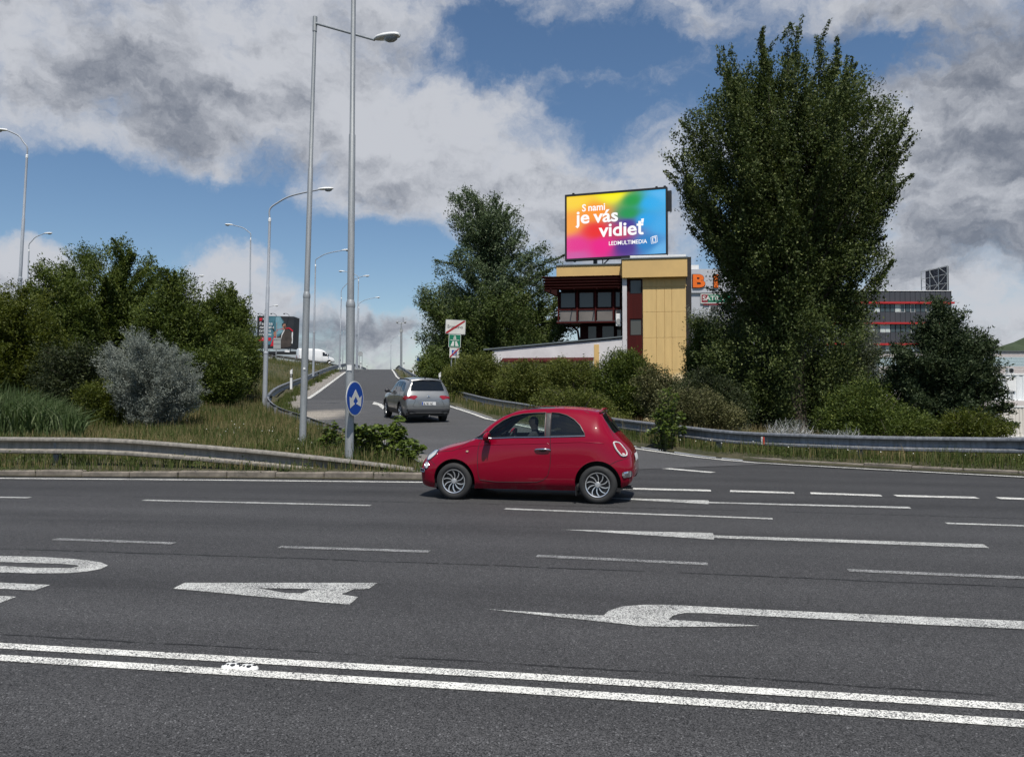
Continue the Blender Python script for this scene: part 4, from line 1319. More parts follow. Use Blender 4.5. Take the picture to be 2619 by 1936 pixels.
    for yy in (-.34, .34):
        st = MB().bbox((1.55, yy - .23, .40), (2.02, yy + .23, .56), .05).obj('seat', MAT['seat'], root)
        M = Matrix.Translation((2.0, yy, .50)) @ Matrix.Rotation(R(16), 4, 'Y')
        MB().bbox((-.06, -.22, 0), (.07, .22, .60), .05, M).obj('backrest', MAT['seat'], st)
        MB().bbox((-.05, -.13, .64), (.05, .13, .84), .04, M).obj('head_restraint', MAT['seat'], st)
    MB().bbox((2.55, -.60, .45), (2.70, .60, .98), .04).obj('rear_seat', MAT['seat'], root)
    return root, org, ang
RED, RED_ORG, RED_ANG = red_car()

# driver
def driver():
    c, s = math.cos(RED_ANG), math.sin(RED_ANG)
    J = {'pelvis': (1.86, -.34, .62, .13, .15), 'waist': (1.89, -.34, .76, .12, .15), 'chest': (1.90, -.34, .95, .115, .17), 'neck0': (1.90, -.34, 1.08, .06, .065), 'neck1': (1.885, -.34, 1.13, .052, .055), 'head0': (1.875, -.34, 1.19, .085, .075), 'head1': (1.875, -.34, 1.27, .088, .078), 'head2': (1.88, -.34, 1.325, .05, .05),
         'shl': (1.89, -.50, 1.03, .065, .065), 'ell': (1.74, -.55, .84, .048, .048), 'wrl': (1.56, -.50, .96, .034, .034), 'hal': (1.515, -.49, .995, .034, .026), 'shr': (1.89, -.18, 1.03, .065, .065), 'elr': (1.74, -.13, .84, .048, .048), 'wrr': (1.56, -.19, .96, .034, .034), 'har': (1.515, -.20, .995, .034, .026),
         'knl': (1.45, -.42, .68, .08, .08), 'anl': (1.15, -.42, .42, .055, .055), 'knr': (1.45, -.25, .68, .08, .08), 'anr': (1.15, -.25, .42, .055, .055)}
    E = [('pelvis', 'waist'), ('waist', 'chest'), ('chest', 'neck0'), ('neck0', 'neck1'), ('neck1', 'head0'), ('head0', 'head1'), ('head1', 'head2'), ('chest', 'shl'), ('shl', 'ell'), ('ell', 'wrl'), ('wrl', 'hal'), ('chest', 'shr'), ('shr', 'elr'), ('elr', 'wrr'), ('wrr', 'har'), ('pelvis', 'knl'), ('knl', 'anl'), ('pelvis', 'knr'), ('knr', 'anr')]
    names = list(J)
    me = bpy.data.meshes.new('person')
    me.from_pydata([J[k][:3] for k in names], [(names.index(a), names.index(b_)) for a, b_ in E], [])
    ob = bpy.data.objects.new('person', me); COL.objects.link(ob)
    md = ob.modifiers.new('skin', 'SKIN'); md.use_smooth_shade = True
    for i, k in enumerate(names):
        me.skin_vertices[0].data[i].radius = J[k][3:5]
    me.skin_vertices[0].data[0].use_root = True
    ob.modifiers.new('sub', 'SUBSURF').levels = 2; ob.modifiers['sub'].render_levels = 2
    bpy.context.view_layer.update()
    dg = bpy.context.evaluated_depsgraph_get()
    nm = bpy.data.meshes.new_from_object(ob.evaluated_get(dg))
    bpy.data.objects.remove(ob)
    nm.materials.clear()
    for m2 in ('shirt', 'skin', 'hair', 'trousers'): nm.materials.append(MAT[m2])
    for p in nm.polygons:
        q = p.center
        mi = 0
        if q.z > 1.11: mi = 1
        if q.z > 1.285 or (q.z > 1.19 and q.x > 1.90): mi = 2
        if q.x < 1.60 and q.z > .9: mi = 1
        if q.z < .70 and q.x < 1.8: mi = 3
        p.material_index = mi; p.use_smooth = True
    # face: nose, eye sockets, mouth pushed out of the surface
    for v in nm.vertices:
        d = v.co - Vector((1.79, -.34, 1.235))
        if d.length < .035: v.co.x -= .016 * (1 - d.length / .035)
    root = link('person', nm, None, RED_ORG, (0, 0, RED_ANG))
    tag(root, 'person in dark clothes driving with both hands on the steering wheel of the red car', 'person')
MAT['shirt'] = plain('dark_shirt', (.035, .035, .042), .9); MAT['skin'] = plain('skin', (.42, .25, .18), .55)
MAT['hair'] = plain('dark_hair', (.02, .015, .012), .6); MAT['trousers'] = plain('denim', (.03, .04, .07), .9)
driver()

# ---- silver SUV on the ramp
def silver_suv():
    sh = Shell({
        'x':   [0, .05, .15, .40, .80, 1.15, 1.32, 1.62, 1.95, 2.25, 2.6, 3.2, 3.7, 4.0, 4.12, 4.18, 4.26, 4.34, 4.40, 4.45, 4.486],
        'zt':  [.70, .86, .95, 1.01, 1.045, 1.07, 1.10, 1.32, 1.53, 1.605, 1.64, 1.645, 1.625, 1.59, 1.55, 1.43, 1.22, 1.10, 1.00, .90, .80],
        'W':   [.66, .76, .84, .89, .915, .92, .92, .92, .92, .92, .92, .92, .92, .917, .912, .907, .898, .885, .868, .845, .80],
        'zb':  [.36, .29, .26, .25, .25, .25, .25, .25, .25, .25, .25, .25, .25, .26, .27, .275, .285, .30, .31, .33, .36],
        'zm':  [.52, .55, .60, .66, .70, .71, .71, .71, .71, .71, .71, .715, .72, .72, .72, .71, .70, .69, .67, .65, .60],
        'zsh': [.66, .78, .86, .92, .955, .985, 1.0, 1.02, 1.035, 1.045, 1.055, 1.07, 1.08, 1.085, 1.08, 1.07, 1.03, .97, .90, .82, .74],
        'ysh': [.58, .68, .76, .81, .83, .845, .85, .86, .865, .867, .868, .868, .865, .862, .86, .856, .85, .84, .825, .80, .75],
        'zr':  [.685, .84, .925, .98, 1.015, 1.04, 1.06, 1.255, 1.445, 1.51, 1.54, 1.545, 1.525, 1.49, 1.45, 1.35, 1.165, 1.06, .97, .875, .785],
        'yr':  [.45, .55, .62, .67, .69, .70, .71, .70, .675, .665, .66, .655, .65, .645, .645, .67, .73, .75, .74, .71, .66],
    })
    V3, reg = shell_body(sh, [(.90, .345, .405), (3.58, .345, .41)], {}, dx=.07, ds=.035)
    c = on_ramp(1079, 1077)           # middle of the rear axle line on the road
    th = R(21.5)
    # car's x runs backwards: heading is (-sin th, cos th), so backwards is (sin th, -cos th)
    ang = math.atan2(-math.cos(th), math.sin(th))
    u = Vector((math.cos(ang), math.sin(ang), 0))
    org = c - u * 3.6
    tilt = math.atan2(rz(c.y) - rz(c.y + 3.2), 3.2)
    org.z = rz(c.y) + 3.75 * math.sin(-tilt) * 1.0 + .0
    root = thing('silver_car', 'silver sport utility car seen from behind driving up the ramp', 'car', org, ang)
    root.rotation_euler = (0, -tilt, ang)
    root.scale = (1.04, 1.08, 1.12)
    root.location.z = rz(c.y) + math.tan(-tilt) * 3.58
    body_me = region_mesh('body', V3, reg['body'], MAT['car_silver'], cap=(0.0, sh.L))
    link('body', body_me, root)
    bv = bvh_of(body_me)
    def lens(name, poly, axis, mt, off=.006, mirror=True, step=.05):
        V, Fc = project(bv, poly, axis, off, step)
        for sgn in ((1, -1) if mirror else (1,)):
            ob = link(name, mesh(name, [Vector((v.x, v.y * sgn, v.z)) for v in V], Fc if sgn > 0 else [tuple(reversed(f)) for f in Fc], MAT[mt], True), root)
        return ob
    # side glass
    lens('side_window', round_poly([(1.62, 1.05), (1.75, 1.22), (1.98, 1.40), (2.25, 1.47), (2.52, 1.49), (2.54, 1.08)], .03), 'L', 'glass_dark')
    lens('side_window', round_poly([(2.62, 1.085), (2.60, 1.49), (3.28, 1.485), (3.34, 1.10)], .03), 'L', 'glass_dark')
    lens('side_window', round_poly([(3.42, 1.11), (3.36, 1.48), (3.70, 1.44), (3.88, 1.20), (3.86, 1.13)], .04), 'L', 'glass_dark')
    # rear: glass, lamps, bumper, plate
    lens('rear_window', round_poly([(-.66, 1.17), (-.56, 1.50), (-.3, 1.535), (.3, 1.535), (.56, 1.50), (.66, 1.17)], .04), 'B', 'glass_dark', .008, False)
    lens('tail_lamp', round_poly([(-.875, .985), (-.50, 1.0), (-.42, .965), (-.55, .86), (-.885, .84)], .02), 'B', 'red_lens', .012)
    lens('tail_lamp_side', round_poly([(4.05, .93), (4.34, 1.0), (4.36, .86), (4.02, .86)], .02), 'L', 'red_lens', .012)
    lens('bumper', round_poly([(-.84, .52), (.84, .52), (.82, .30), (-.82, .30)], .03), 'B', 'black', .012, False)
    lens('bumper_strip', [(-.62, .375), (.62, .375), (.58, .345), (-.58, .345)], 'B', 'car_silver', .018, False)
    pl = lens('number_plate', [(-.275, .775), (.275, .775), (.275, .655), (-.275, .655)], 'B', 'plate', .012, False, .2)
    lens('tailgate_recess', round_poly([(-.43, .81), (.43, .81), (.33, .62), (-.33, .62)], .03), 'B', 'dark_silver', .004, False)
    lens('sill', [(1.35, .45), (3.12, .45), (3.12, .27), (1.35, .27)], 'L', 'black', .006)
    # plate: blue band, frame and characters
    def rear_pt(y, z, off):
        hit, nrm, _, _ = bv.ray_cast(Vector((9, y, z)), Vector((-1, 0, 0)))
        return hit + Vector((off, 0, 0))
    p0 = rear_pt(0, .715, .016)
    q = MB().box((p0.x - .004, -.27, .66), (p0.x + .001, -.225, .77)).obj('plate_band', MAT['blue'], pl)
    tm = MB()
    lettering(tm, 'BL 901 NC', .105, Matrix.Translation((p0.x + .006, -.21, .675)) @ Matrix(((0, 0, 1, 0), (1, 0, 0, 0), (0, 1, 0, 0), (0, 0, 0, 1))) @ Matrix.Diagonal((.78, 1, 1, 1)), bold=.01)
    tm.obj('plate_characters', MAT['black'], pl)
    em = MB().lathe([(.062, 0), (.062, .012), (.05, .014), (.05, .004), (0, .004)], 20, Matrix.Translation(rear_pt(0, .935, .004)) @ Matrix.Rotation(math.pi / 2, 4, 'Y'))
    e0 = rear_pt(0, .935, .012)
    for a, b_ in (((-.028, .03), (0, -.035)), ((0, -.035), (.028, .03)), ((-.014, .03), (0, 0)), ((0, 0), (.014, .03))):
        em.tube([e0 + Vector((0, a[0], a[1])), e0 + Vector((0, b_[0], b_[1]))], .005, 4)
    em.obj('badge', MAT['chrome'], root)
    for y in (-.66, .66):
        rp = [Vector((1.95, y, 1.52)), Vector((2.1, y, 1.60)), Vector((2.6, y, 1.63)), Vector((3.3, y, 1.635)), Vector((3.75, y, 1.61)), Vector((3.88, y, 1.55))]
        rp = [Vector((p.x, math.copysign(float(sh.f['yr'](p.x)) * .96, y), float(sh.f['zr'](p.x)) + (.05 if 0 < i < 5 else .02))) for i, p in enumerate(rp)]
        MB().tube(smooth_line(rp, 4), .016, 6).obj('roof_rail', MAT['black'], root, True)
    MB().tube([(3.82, 0, 1.60), (3.87, 0, 1.645), (3.92, 0, 1.67)], [.04, .025, .006], 6).obj('roof_aerial', MAT['black'], root, True)
    MB().tube(smooth_line([(4.10, -.60, 1.53), (4.15, -.3, 1.565), (4.16, 0, 1.575), (4.15, .3, 1.565), (4.10, .60, 1.53)], 4), .03, 6).obj('roof_spoiler', MAT['car_silver'], root, True)
    # panel lines and crease
    def gap(pts, axis, r=.005, mt='black', off=.0):
        q2 = surf_line(bv, dense2(pts, .06), axis, off)
        if len(q2) < 2: print('no line', pts, axis); return
        for sgn in ((1, -1) if axis == 'L' else (1,)):
            MB().tube([Vector((p.x, p.y * sgn, p.z)) for p in q2], r, 5).obj('panel_gap', MAT[mt], root, True)
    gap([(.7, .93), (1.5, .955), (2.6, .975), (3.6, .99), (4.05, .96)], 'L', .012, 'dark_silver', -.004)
    gap([(2.58, 1.07), (2.57, .8), (2.58, .45)], 'L')
    gap([(1.45, 1.0), (1.40, .7), (1.42, .45)], 'L')
    gap([(3.38, 1.08), (3.36, .85), (3.22, .65)], 'L')
    gap([(-.55, .58), (.55, .58)], 'B'); gap([(-.50, .86), (-.62, .62), (-.55, .58)], 'B'); gap([(.50, .86), (.62, .62), (.55, .58)], 'B')
    for side in (-1, 1):
        bm = bmesh.new(); bmesh.ops.create_uvsphere(bm, u_segments=12, v_segments=8, radius=1)
        for v in bm.verts: v.co = Vector((1.70 + .07 * v.co.x, side * 1.02 + .11 * v.co.y, 1.10 + .08 * v.co.z))
        me = bpy.data.meshes.new('mirror'); bm.to_mesh(me); bm.free(); me.materials.append(MAT['dark']); me.polygons.foreach_set('use_smooth', [True] * len(me.polygons))
        mo = link('mirror', me, root)
        MB().tube([(1.66, side * .85, 1.03), (1.68, side * .95, 1.05)], .03, 6).obj('mirror_foot', MAT['dark'], mo, True)
    for ax in (.90, 3.58):
        for side in (-1, 1):
            wheel(root, ax, side * .915, .345, .23, 'suv', side)
            pl2 = []
            V = []
            for k in range(21):
                a = math.pi * (1.1 - 1.2 * k / 20)
                for yy in (.90, .45): V.append((ax + .408 * math.cos(a), side * yy, .345 + .408 * math.sin(a)))
                xx, zz = ax + .425 * math.cos(a), .345 + .425 * math.sin(a)
                if zz > .27: pl2.append(sh.p(xx, zz, .004, side))
            mesh_o = MB().add(V, [(2 * k, 2 * k + 1, 2 * k + 3, 2 * k + 2) for k in range(20)]).add([(v[0], side * .45, v[2]) for v in V[1::2]] + [(ax, side * .45, .2)], [(k, k + 1, 21) for k in range(20)]).obj('wheel_housing', MAT['black'], root)
            MB().tube(pl2, .024, 6).obj('arch_trim', MAT['black'], root, True)
    MB().box((.4, -.78, .25), (4.3, .78, .34)).obj('underbody', MAT['black'], root)
    MB().tube([(4.45, .02, .235), (4.53, .02, .235), (4.55, .02, .28)], .022, 6).obj('tow_hook', MAT['alu'], root, True)
    return root
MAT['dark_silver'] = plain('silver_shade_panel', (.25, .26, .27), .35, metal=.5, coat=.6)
silver_suv()

# ---- white van on the upper road
def white_van():
    sh = Shell({
        'x':   [0, .08, .25, .6, .95, 1.25, 1.7, 2.0, 2.3, 3.0, 5.0, 5.75, 5.86, 5.92],
        'zt':  [.8, .98, 1.1, 1.22, 1.35, 1.75, 2.25, 2.42, 2.50, 2.55, 2.56, 2.54, 2.50, 2.3],
        'W':   [.75, .85, .92, .97, .99, 1.0, 1.0, 1.0, 1.0, 1.0, 1.0, 1.0, .985, .95],
        'zb':  [.35] * 14, 'zm': [.6, .68, .75, .8, .85, .9, .9, .9, .9, .9, .9, .9, .9, .9],
        'zsh': [.74, .9, 1.0, 1.12, 1.22, 1.3, 1.35, 1.4, 1.4, 1.4, 1.4, 1.4, 1.4, 1.38],
        'ysh': [.66, .78, .86, .92, .95, .965, .97, .975, .98, .985, .985, .985, .97, .94],
        'zr':  [.78, .95, 1.06, 1.18, 1.3, 1.66, 2.1, 2.26, 2.34, 2.38, 2.40, 2.38, 2.34, 2.18],
        'yr':  [.5, .62, .7, .76, .8, .82, .82, .83, .84, .85, .85, .85, .83, .8]})
    V3, reg = shell_body(sh, [(1.0, .34, .42), (4.6, .34, .42)], {}, dx=.15, ds=.05)
    c = P(852, 930, 127); zr_ = uz(127) + .55
    th = math.atan2(3.0, -3.0 + 6.6)
    # drives away to the right: front right-back, tail left-near
    back = Vector((-1.0, -.62, 0)).normalized(); ang = math.atan2(back.y, back.x)
    front = Vector((c.x, c.y, zr_))
    root = thing('white_van', 'white high-roof panel van behind the guardrail on the embankment', 'van', front, ang)
    me = region_mesh('body', V3, reg['body'], MAT['car_white'], cap=(0, sh.L)); link('body', me, root); bv = bvh_of(me)
    for name, poly in (('side_window', [(1.15, 1.35), (1.55, 1.95), (2.1, 2.0), (2.1, 1.35)]),):
        V, Fc = project(bv, poly, 'L', .01, .3)
        for sgn in (1, -1):
            link(name, mesh(name, [Vector((v.x, v.y * sgn, v.z)) for v in V], Fc if sgn > 0 else [tuple(reversed(f)) for f in Fc], MAT['glass_dark']), root)
    V, Fc = project(bv, [(-.8, 1.4), (-.7, 2.1), (.7, 2.1), (.8, 1.4)], 'F', .012, .3); link('windscreen', mesh('windscreen', V, Fc, MAT['glass_dark']), root)
    for x0 in (2.2, 3.6):
        for sgn in (1, -1):
            q = surf_line(bv, dense2([(x0, .5), (x0, 2.2)], .2), 'L', 0); MB().tube([Vector((p.x, p.y * sgn, p.z)) for p in q], .012, 4).obj('panel_gap', MAT['dark'], root)
    for ax in (1.0, 4.6):
        for side in (-1, 1): wheel(root, ax, side * .99, .34, .22, 'suv', side)
    for side in (-1, 1):
        MB().bbox((1.15, side * 1.12 - .1, 1.35), (1.25, side * 1.12 + .1, 1.7), .03).obj('mirror', MAT['black'], root)
        MB().box((5.90, side * .9 - .06, 1.0), (5.94, side * .9 + .06, 1.4)).obj('tail_lamp', MAT['red_lens'], root)
white_van()

# ------------------------------------------------------------------ street lamps
def lamp_head_mesh(L=.85, wd=.30):
    """cobra-head luminaire along +x from its spigot: housing; bowl separately"""
    prof = [(0, .045, .05), (.05, .07, .07), (.16, .13, .085), (.34, .155, .10), (.6, .15, .095), (.77, .12, .075), (.85, .05, .04)]
    V, Fc = [], []
    n = 14
    for x, hw, hh in prof:
        for k in range(n):
            a = 2 * math.pi * k / n
            zz = math.sin(a); yy = math.cos(a)
            V.append((x * L / .85, hw * yy * wd / .30, hh * (zz if zz > 0 else zz * .55) + .02))
    for i in range(len(prof) - 1):
        for k in range(n):
            k2 = (k + 1) % n
            Fc.append((i * n + k, i * n + k2, (i + 1) * n + k2, (i + 1) * n + k))
    Fc += [tuple(reversed(range(n))), tuple((len(prof) - 1) * n + k for k in range(n))]
    return auto_smooth(mesh('lamp_head', V, Fc, MAT['lamp_white'], True), 60)
def lamp_bowl_mesh():
    V, Fc = [], []
    prof = [(.36, .02), (.40, .09), (.50, .125), (.62, .125), (.72, .09), (.78, .02)]
    n = 9
    for x, hw in prof:
        for k in range(n):
            a = math.pi + math.pi * k / (n - 1)
            V.append((x, hw * math.cos(a), (hw * .95) * math.sin(a) - .012))
    for i in range(len(prof) - 1):
        for k in range(n - 1): Fc.append((i * n + k, (i + 1) * n + k, (i + 1) * n + k + 1, i * n + k + 1))
    return mesh('lamp_bowl', V, Fc, MAT['lamp_glass'], True)
HEAD, BOWL = lamp_head_mesh(), lamp_bowl_mesh()
def street_lamp(label, base, top, head, r0=.105, mat='pole', collar=.28, arm='curve', scale=1.0, group='street lamps', sticker=None):
    """base, top of the straight shaft, and the luminaire tip, all in the world"""
    base, top, head = Vector(base), Vector(top), Vector(head)
    root = thing('street_lamp', label, 'street lamp', base, 0, group)
    tv = top - base; L = tv.length
    at = lambda f: tv * f
    pm_ = MB()
    pm_.tube([(0, 0, -.4), at(collar)], [r0, r0 * .97], 14)
    pm_.obj('lower_shaft', MAT[mat], root, True)
    auto_smooth(root.children[-1].data, 40)
    c = MB().tube([at(collar - .004), at(collar), at(collar + .006), at(collar + .012)], [r0 * .98, r0 * 1.07, r0 * 1.0, r0 * .78], 14).obj('collar', MAT[mat], root, True)
    f2 = .64
    MB().tube([at(collar), at(f2), at(f2 + .003), at(1.0)], [r0 * .78, r0 * .74, r0 * .60, r0 * .52], 12).obj('upper_shaft', MAT[mat], root, True)
    hv = head - base
    flat = Vector((head.x - top.x, head.y - top.y, 0)); fl = flat.length; fd = flat.normalized()
    hl = .85 * scale
    start = hv - fd * hl + Vector((0, 0, -.04 if arm == 'curve' else .10))
    if arm == 'curve':
        p0 = at(1.0); p1 = p0 + Vector((0, 0, max(.35, (start.z - p0.z) * .55)))
        ctrl_ = [p0, p0.lerp(p1, .6), p1 + fd * .12 * fl, p1.lerp(start, .45) + Vector((0, 0, .10 * (start.z - p1.z))), start]
        MB().tube(smooth_line(ctrl_, 5), r0 * .36, 8).obj('arm', MAT[mat], root, True)
        MB().tube([at(.985), at(1.0), at(1.004)], [r0 * .60, r0 * .60, r0 * .4], 10).obj('cap', MAT['lamp_white'], root)
    else:
        MB().tube([at(.985), start], [r0 * .36, r0 * .33], 8).obj('arm', MAT[mat], root, True)
        MB().tube([at(.965), at(1.0)], [r0 * .66, r0 * .66], 10).obj('cap', MAT[mat], root)
    hd = link('lamp_head', HEAD, root, start)
    d = (hv - start).normalized()
    hd.rotation_euler = (0, -math.asin(d.z), math.atan2(d.y, d.x)); hd.scale = (scale,) * 3
    link('lamp_bowl', BOWL, hd)
    # service door
    return root
def lamp_px(label, Y, base, top, head, Yh=None, **kw):
    return street_lamp(label, P(*base, Y), P(*top, Y), P(*head, Yh or Y), **kw)
l1 = lamp_px('tall lamp post left of the blue sign with a horizontal arm on top', 21, (773, 1134), (806, 44), (1022, 92), Yh=19.4, r0=.095, arm='straight', collar=.34, scale=1.0)
# pole carrying the blue sign, its top above the frame
b2 = P(893, 1172, 17); t2 = P(905, -110, 17)
pole2 = street_lamp('tall lamp post carrying the round blue sign, top out of frame', b2, t2, P(1120, -150, 15.6), r0=.098, arm='straight', collar=.30, scale=1.0)
for o, (px, py, Y, w_, h_) in ((l1, (781, 943, 21, .055, .06)), (pole2, (896, 941, 17, .10, .12))):
    p = P(px, py, Y) - Vector(o.location)
    MB().box((-w_ / 2, -.108, -h_ / 2), (w_ / 2, -.099, h_ / 2), Matrix.Translation(p)).obj('sticker', MAT['plate'], o)
lamp_px('grey lamp post standing at the bend of the ramp guardrail', 42, (676, 1046), (690, 560), (853, 484), r0=.13, mat='pole_paint', collar=.29)
lamp_px('lamp post rising from the grass bank left of the ramp, arm to the right', 75, (801, 952), (807, 678), (897, 640), mat='pole_paint', r0=.115, collar=.37)
lamp_px('lamp post behind the trees with its arm reaching left', 80, (637, 915), (641, 610), (575, 575), mat='pole_paint', r0=.12)
lamp_px('lamp post left of the ramp crest, its white head just right of the sign pole', 104, (868, 932), (873, 762), (945, 706), mat='pole_paint', r0=.12, collar=.45)
lamp_px('lamp post at the ramp crest with its arm reaching left behind the sign pole', 108, (911, 934), (917, 716), (866, 694), mat='pole_paint', r0=.12)
lamp_px('lamp post at the ramp crest with its low arm reaching right', 134, (914, 938), (918, 786), (972, 761), mat='pole_paint', r0=.12)
lamp_px('thin distant lamp post between the two crest lamps', 190, (876, 934), (879, 846), (908, 825), mat='pole_paint', r0=.12)
lamp_px('distant lamp post standing beyond the crest in the middle of the ramp', 215, (999, 962), (1000, 880), (1026, 859), mat='pole_paint', r0=.12)
lamp_px('lamp post at the left edge of the photo, head cut off by the frame', 49, (44, 850), (69, 398), (-14, 333), mat='pole_paint', r0=.13, collar=.30)
lamp_px('lamp post near the left edge with its arm reaching right above the trees', 80, (64, 890), (74, 640), (134, 597), mat='pole_paint', r0=.12)
lamp_px('lamp head just clearing the crowns of the left trees', 105, (470, 900), (472, 742), (522, 706), mat='pole_paint', r0=.12)
lamp_px('small far lamp head above the red advertising board', 138, (676, 900), (677, 800), (712, 782), mat='pole_paint', r0=.12)

# ------------------------------------------------------------------ signs
def flat_frame(centre, normal):
    """matrix: local x right, y up, z out of the face"""
    n = Vector(normal).normalized(); z = Vector((0, 0, 1)); x = z.cross(n).normalized(); y = n.cross(x)
    M = Matrix((x, y, n)).transposed().to_4x4(); M.translation = centre
    return M
def rounded_rect(w_, h_, r, n=4):
    return round_poly([(-w_ / 2, -h_ / 2), (w_ / 2, -h_ / 2), (w_ / 2, h_ / 2), (-w_ / 2, h_ / 2)], r, n)
def plate_part(name, poly, M, z0, z1, mat, parent, base):
    T0 = Matrix.Translation(-Vector(base)) @ M
    return MB().prism(poly, lambda p: T0 @ Vector((p[0], p[1], z0)), lambda p: T0 @ Vector((p[0], p[1], z1))).obj(name, MAT[mat], parent)
MAT['sign_white'] = plain('sign_white', (.66, .65, .60), .35, var=.15, scale=1.5)
MAT['sign_red'] = plain('sign_red', (.36, .012, .016), .4)
MAT['sign_green'] = plain('sign_green', (.006, .16, .085), .4, var=.08)
MAT['sign_black'] = plain('sign_black', (.012, .012, .014), .5)
MAT['sign_back'] = plain('sign_back_grey', (.33, .34, .34), .6)
MAT['orange'] = plain('orange_letters', (.80, .15, .008), .4)

# oval-looking blue roundel on the near pole: white arrow pointing up with two side barbs
sc_ = P(908, 1019, 16.86)
nrm = Vector((.955, -.297, 0))
sroot = thing('direction_sign', 'round blue sign with a white three-way arrow on the near lamp pole', 'road sign', P(906, 1064, 16.86))
SB = sroot.location.copy()
M = flat_frame(sc_, nrm)
R_ = .385
circ = [(R_ * math.cos(a), R_ * math.sin(a)) for a in np.linspace(0, 2 * math.pi, 49)[:-1]]
plate_part('rim', circ, M, -.012, .0, 'sign_white', sroot, SB)
circ2 = [(p[0] * .93, p[1] * .93) for p in circ]
plate_part('face', circ2, M, .0, .004, 'blue', sroot, SB)
arrow = [(.02, .20), (.20, .00), (.29, .06), (.26, -.185), (.05, -.12), (.125, -.07), (.02, .045), (-.085, -.07), (-.01, -.12), (-.22, -.215), (-.25, .04), (-.16, .00)]
plate_part('arrow', arrow, M, .004, .007, 'sign_white', sroot, SB)
bm_ = MB()
for dz in (-.15, .15): bm_.box((-.05, -.03, -.1), (.05, .03, -.012), Matrix.Translation(-SB) @ M @ Matrix.Translation((0, dz, 0)))
bm_.obj('bracket', MAT['galv'], sroot)

# town-end sign, motorway sign, toll-end sign on two posts
YS = 56
sb = P(1157, 995, YS)
troot = thing('road_sign', 'stack of three road signs on two posts, town name struck out on top', 'road sign', sb)
SBT = Vector(sb)
nt_ = Vector((.10, -1, 0))
k = YS / F_PX
def at_px(px, py, dy=0): return P(px, py, YS + dy)
for px in (1153.4, 1163.4):
    a = at_px(px - .5, 1015) - SBT; b_ = at_px(px + 3, 822) - SBT
    MB().tube([a, b_], .045, 8).obj('post', MAT['pole'], troot, True)
M1 = flat_frame(at_px(1165, 836.6, -.09), nt_) @ Matrix.Rotation(R(-2.5), 4, 'Z')
w1, h1 = 51.5 * k, 37 * k
p1 = plate_part('town_panel', rounded_rect(w1, h1, .06), M1, -.02, 0, 'sign_back', troot, SBT)
plate_part('face', rounded_rect(w1 * .955, h1 * .93, .05), M1, 0, .008, 'sign_white', p1, SBT)
tm = MB(); lettering(tm, 'Bratislava', .345, Matrix.Translation(-SBT) @ M1 @ Matrix.Translation((-.60, -.10, .010)) @ Matrix.Diagonal((.86, 1, 1, 1)), bold=.003)
tm.obj('lettering', MAT['sign_black'], p1)
plate_part('red_bar', [(-w1 * .47, -h1 * .46), (-w1 * .38, -h1 * .46), (w1 * .47, h1 * .40), (w1 * .47, h1 * .46), (w1 * .39, h1 * .46), (-w1 * .47, -h1 * .38)], M1, .011, .016, 'sign_red', p1, SBT)
M2 = flat_frame(at_px(1163, 872, -.09), nt_) @ Matrix.Rotation(R(-2), 4, 'Z')
w2, h2 = 31 * k, 33.5 * k
p2 = plate_part('motorway_panel', rounded_rect(w2, h2, .06), M2, -.02, 0, 'sign_white', troot, SBT)
plate_part('face', rounded_rect(w2 * .93, h2 * .93, .05), M2, 0, .008, 'sign_green', p2, SBT)
for poly in ([(-.30, -.38), (-.05, -.38), (-.035, -.02), (-.15, -.02)], [(.05, -.38), (.30, -.38), (.15, -.02), (.035, -.02)], [(-.105, .12), (-.02, .12), (-.015, .38), (-.05, .38)], [(.02, .12), (.105, .12), (.05, .38), (.015, .38)], [(-.36, .075), (.36, .075), (.24, .02), (.22, .04), (-.22, .04), (-.24, .02)]):
    plate_part('motorway_symbol', poly, M2, .008, .014, 'sign_white', p2, SBT)
M3 = flat_frame(at_px(1162, 902.5, -.09), nt_) @ Matrix.Rotation(R(-1.5), 4, 'Z')
w3, h3 = 24.6 * k, 25 * k
p3 = plate_part('toll_panel', rounded_rect(w3, h3, .03), M3, -.02, 0, 'sign_white', troot, SBT)
plate_part('blue_field', rounded_rect(w3 * .53, h3 * .57, .01), M3, 0, .006, 'blue', p3, SBT)
tm = MB(); lettering(tm, '€', .40, Matrix.Translation(-SBT) @ M3 @ Matrix.Translation((-.12, -.14, .010)), bold=.01); tm.obj('euro_symbol', MAT['sign_white'], p3)
plate_part('red_bar', [(-w3 * .46, -h3 * .46), (-w3 * .36, -h3 * .46), (w3 * .46, h3 * .38), (w3 * .46, h3 * .46), (w3 * .38, h3 * .46), (-w3 * .46, -h3 * .36)], M3, .011, .016, 'sign_red', p3, SBT)

# delineator posts
def delineator(label, px, ybot, Y, h=1.0):
    b_ = P(px, ybot, Y)
    root = thing('delineator_post', label, 'delineator', b_, 0, 'delineator posts along the ramp')
    def sec(z0, z1, mt, nm, s=1.0):
        poly = [(-.06 * s, -.05 * s), (.06 * s, -.05 * s), (.06 * s, .03 * s), (0, .06 * s), (-.06 * s, .03 * s)]
        slope = .05 if nm == 'top' else 0
        MB().prism(poly, lambda p: Vector((p[0], p[1], z0)), lambda p: Vector((p[0], p[1], z1 + slope * (p[0] / .06)))).obj(nm, MAT[mt], root)
    sec(-.3, h - .60, 'white', 'shaft', 1.3); sec(h - .60, h - .32, 'sign_black', 'black_band', 1.33); sec(h - .32, h, 'white', 'top', 1.3)
    MB().box((-.03, -.074, h - .54), (.03, -.067, h - .38)).obj('reflector', MAT['clear_lens'], root)
delineator('black and white delineator post behind the ramp guardrail on the left', 745, 985, 57, 1.15)
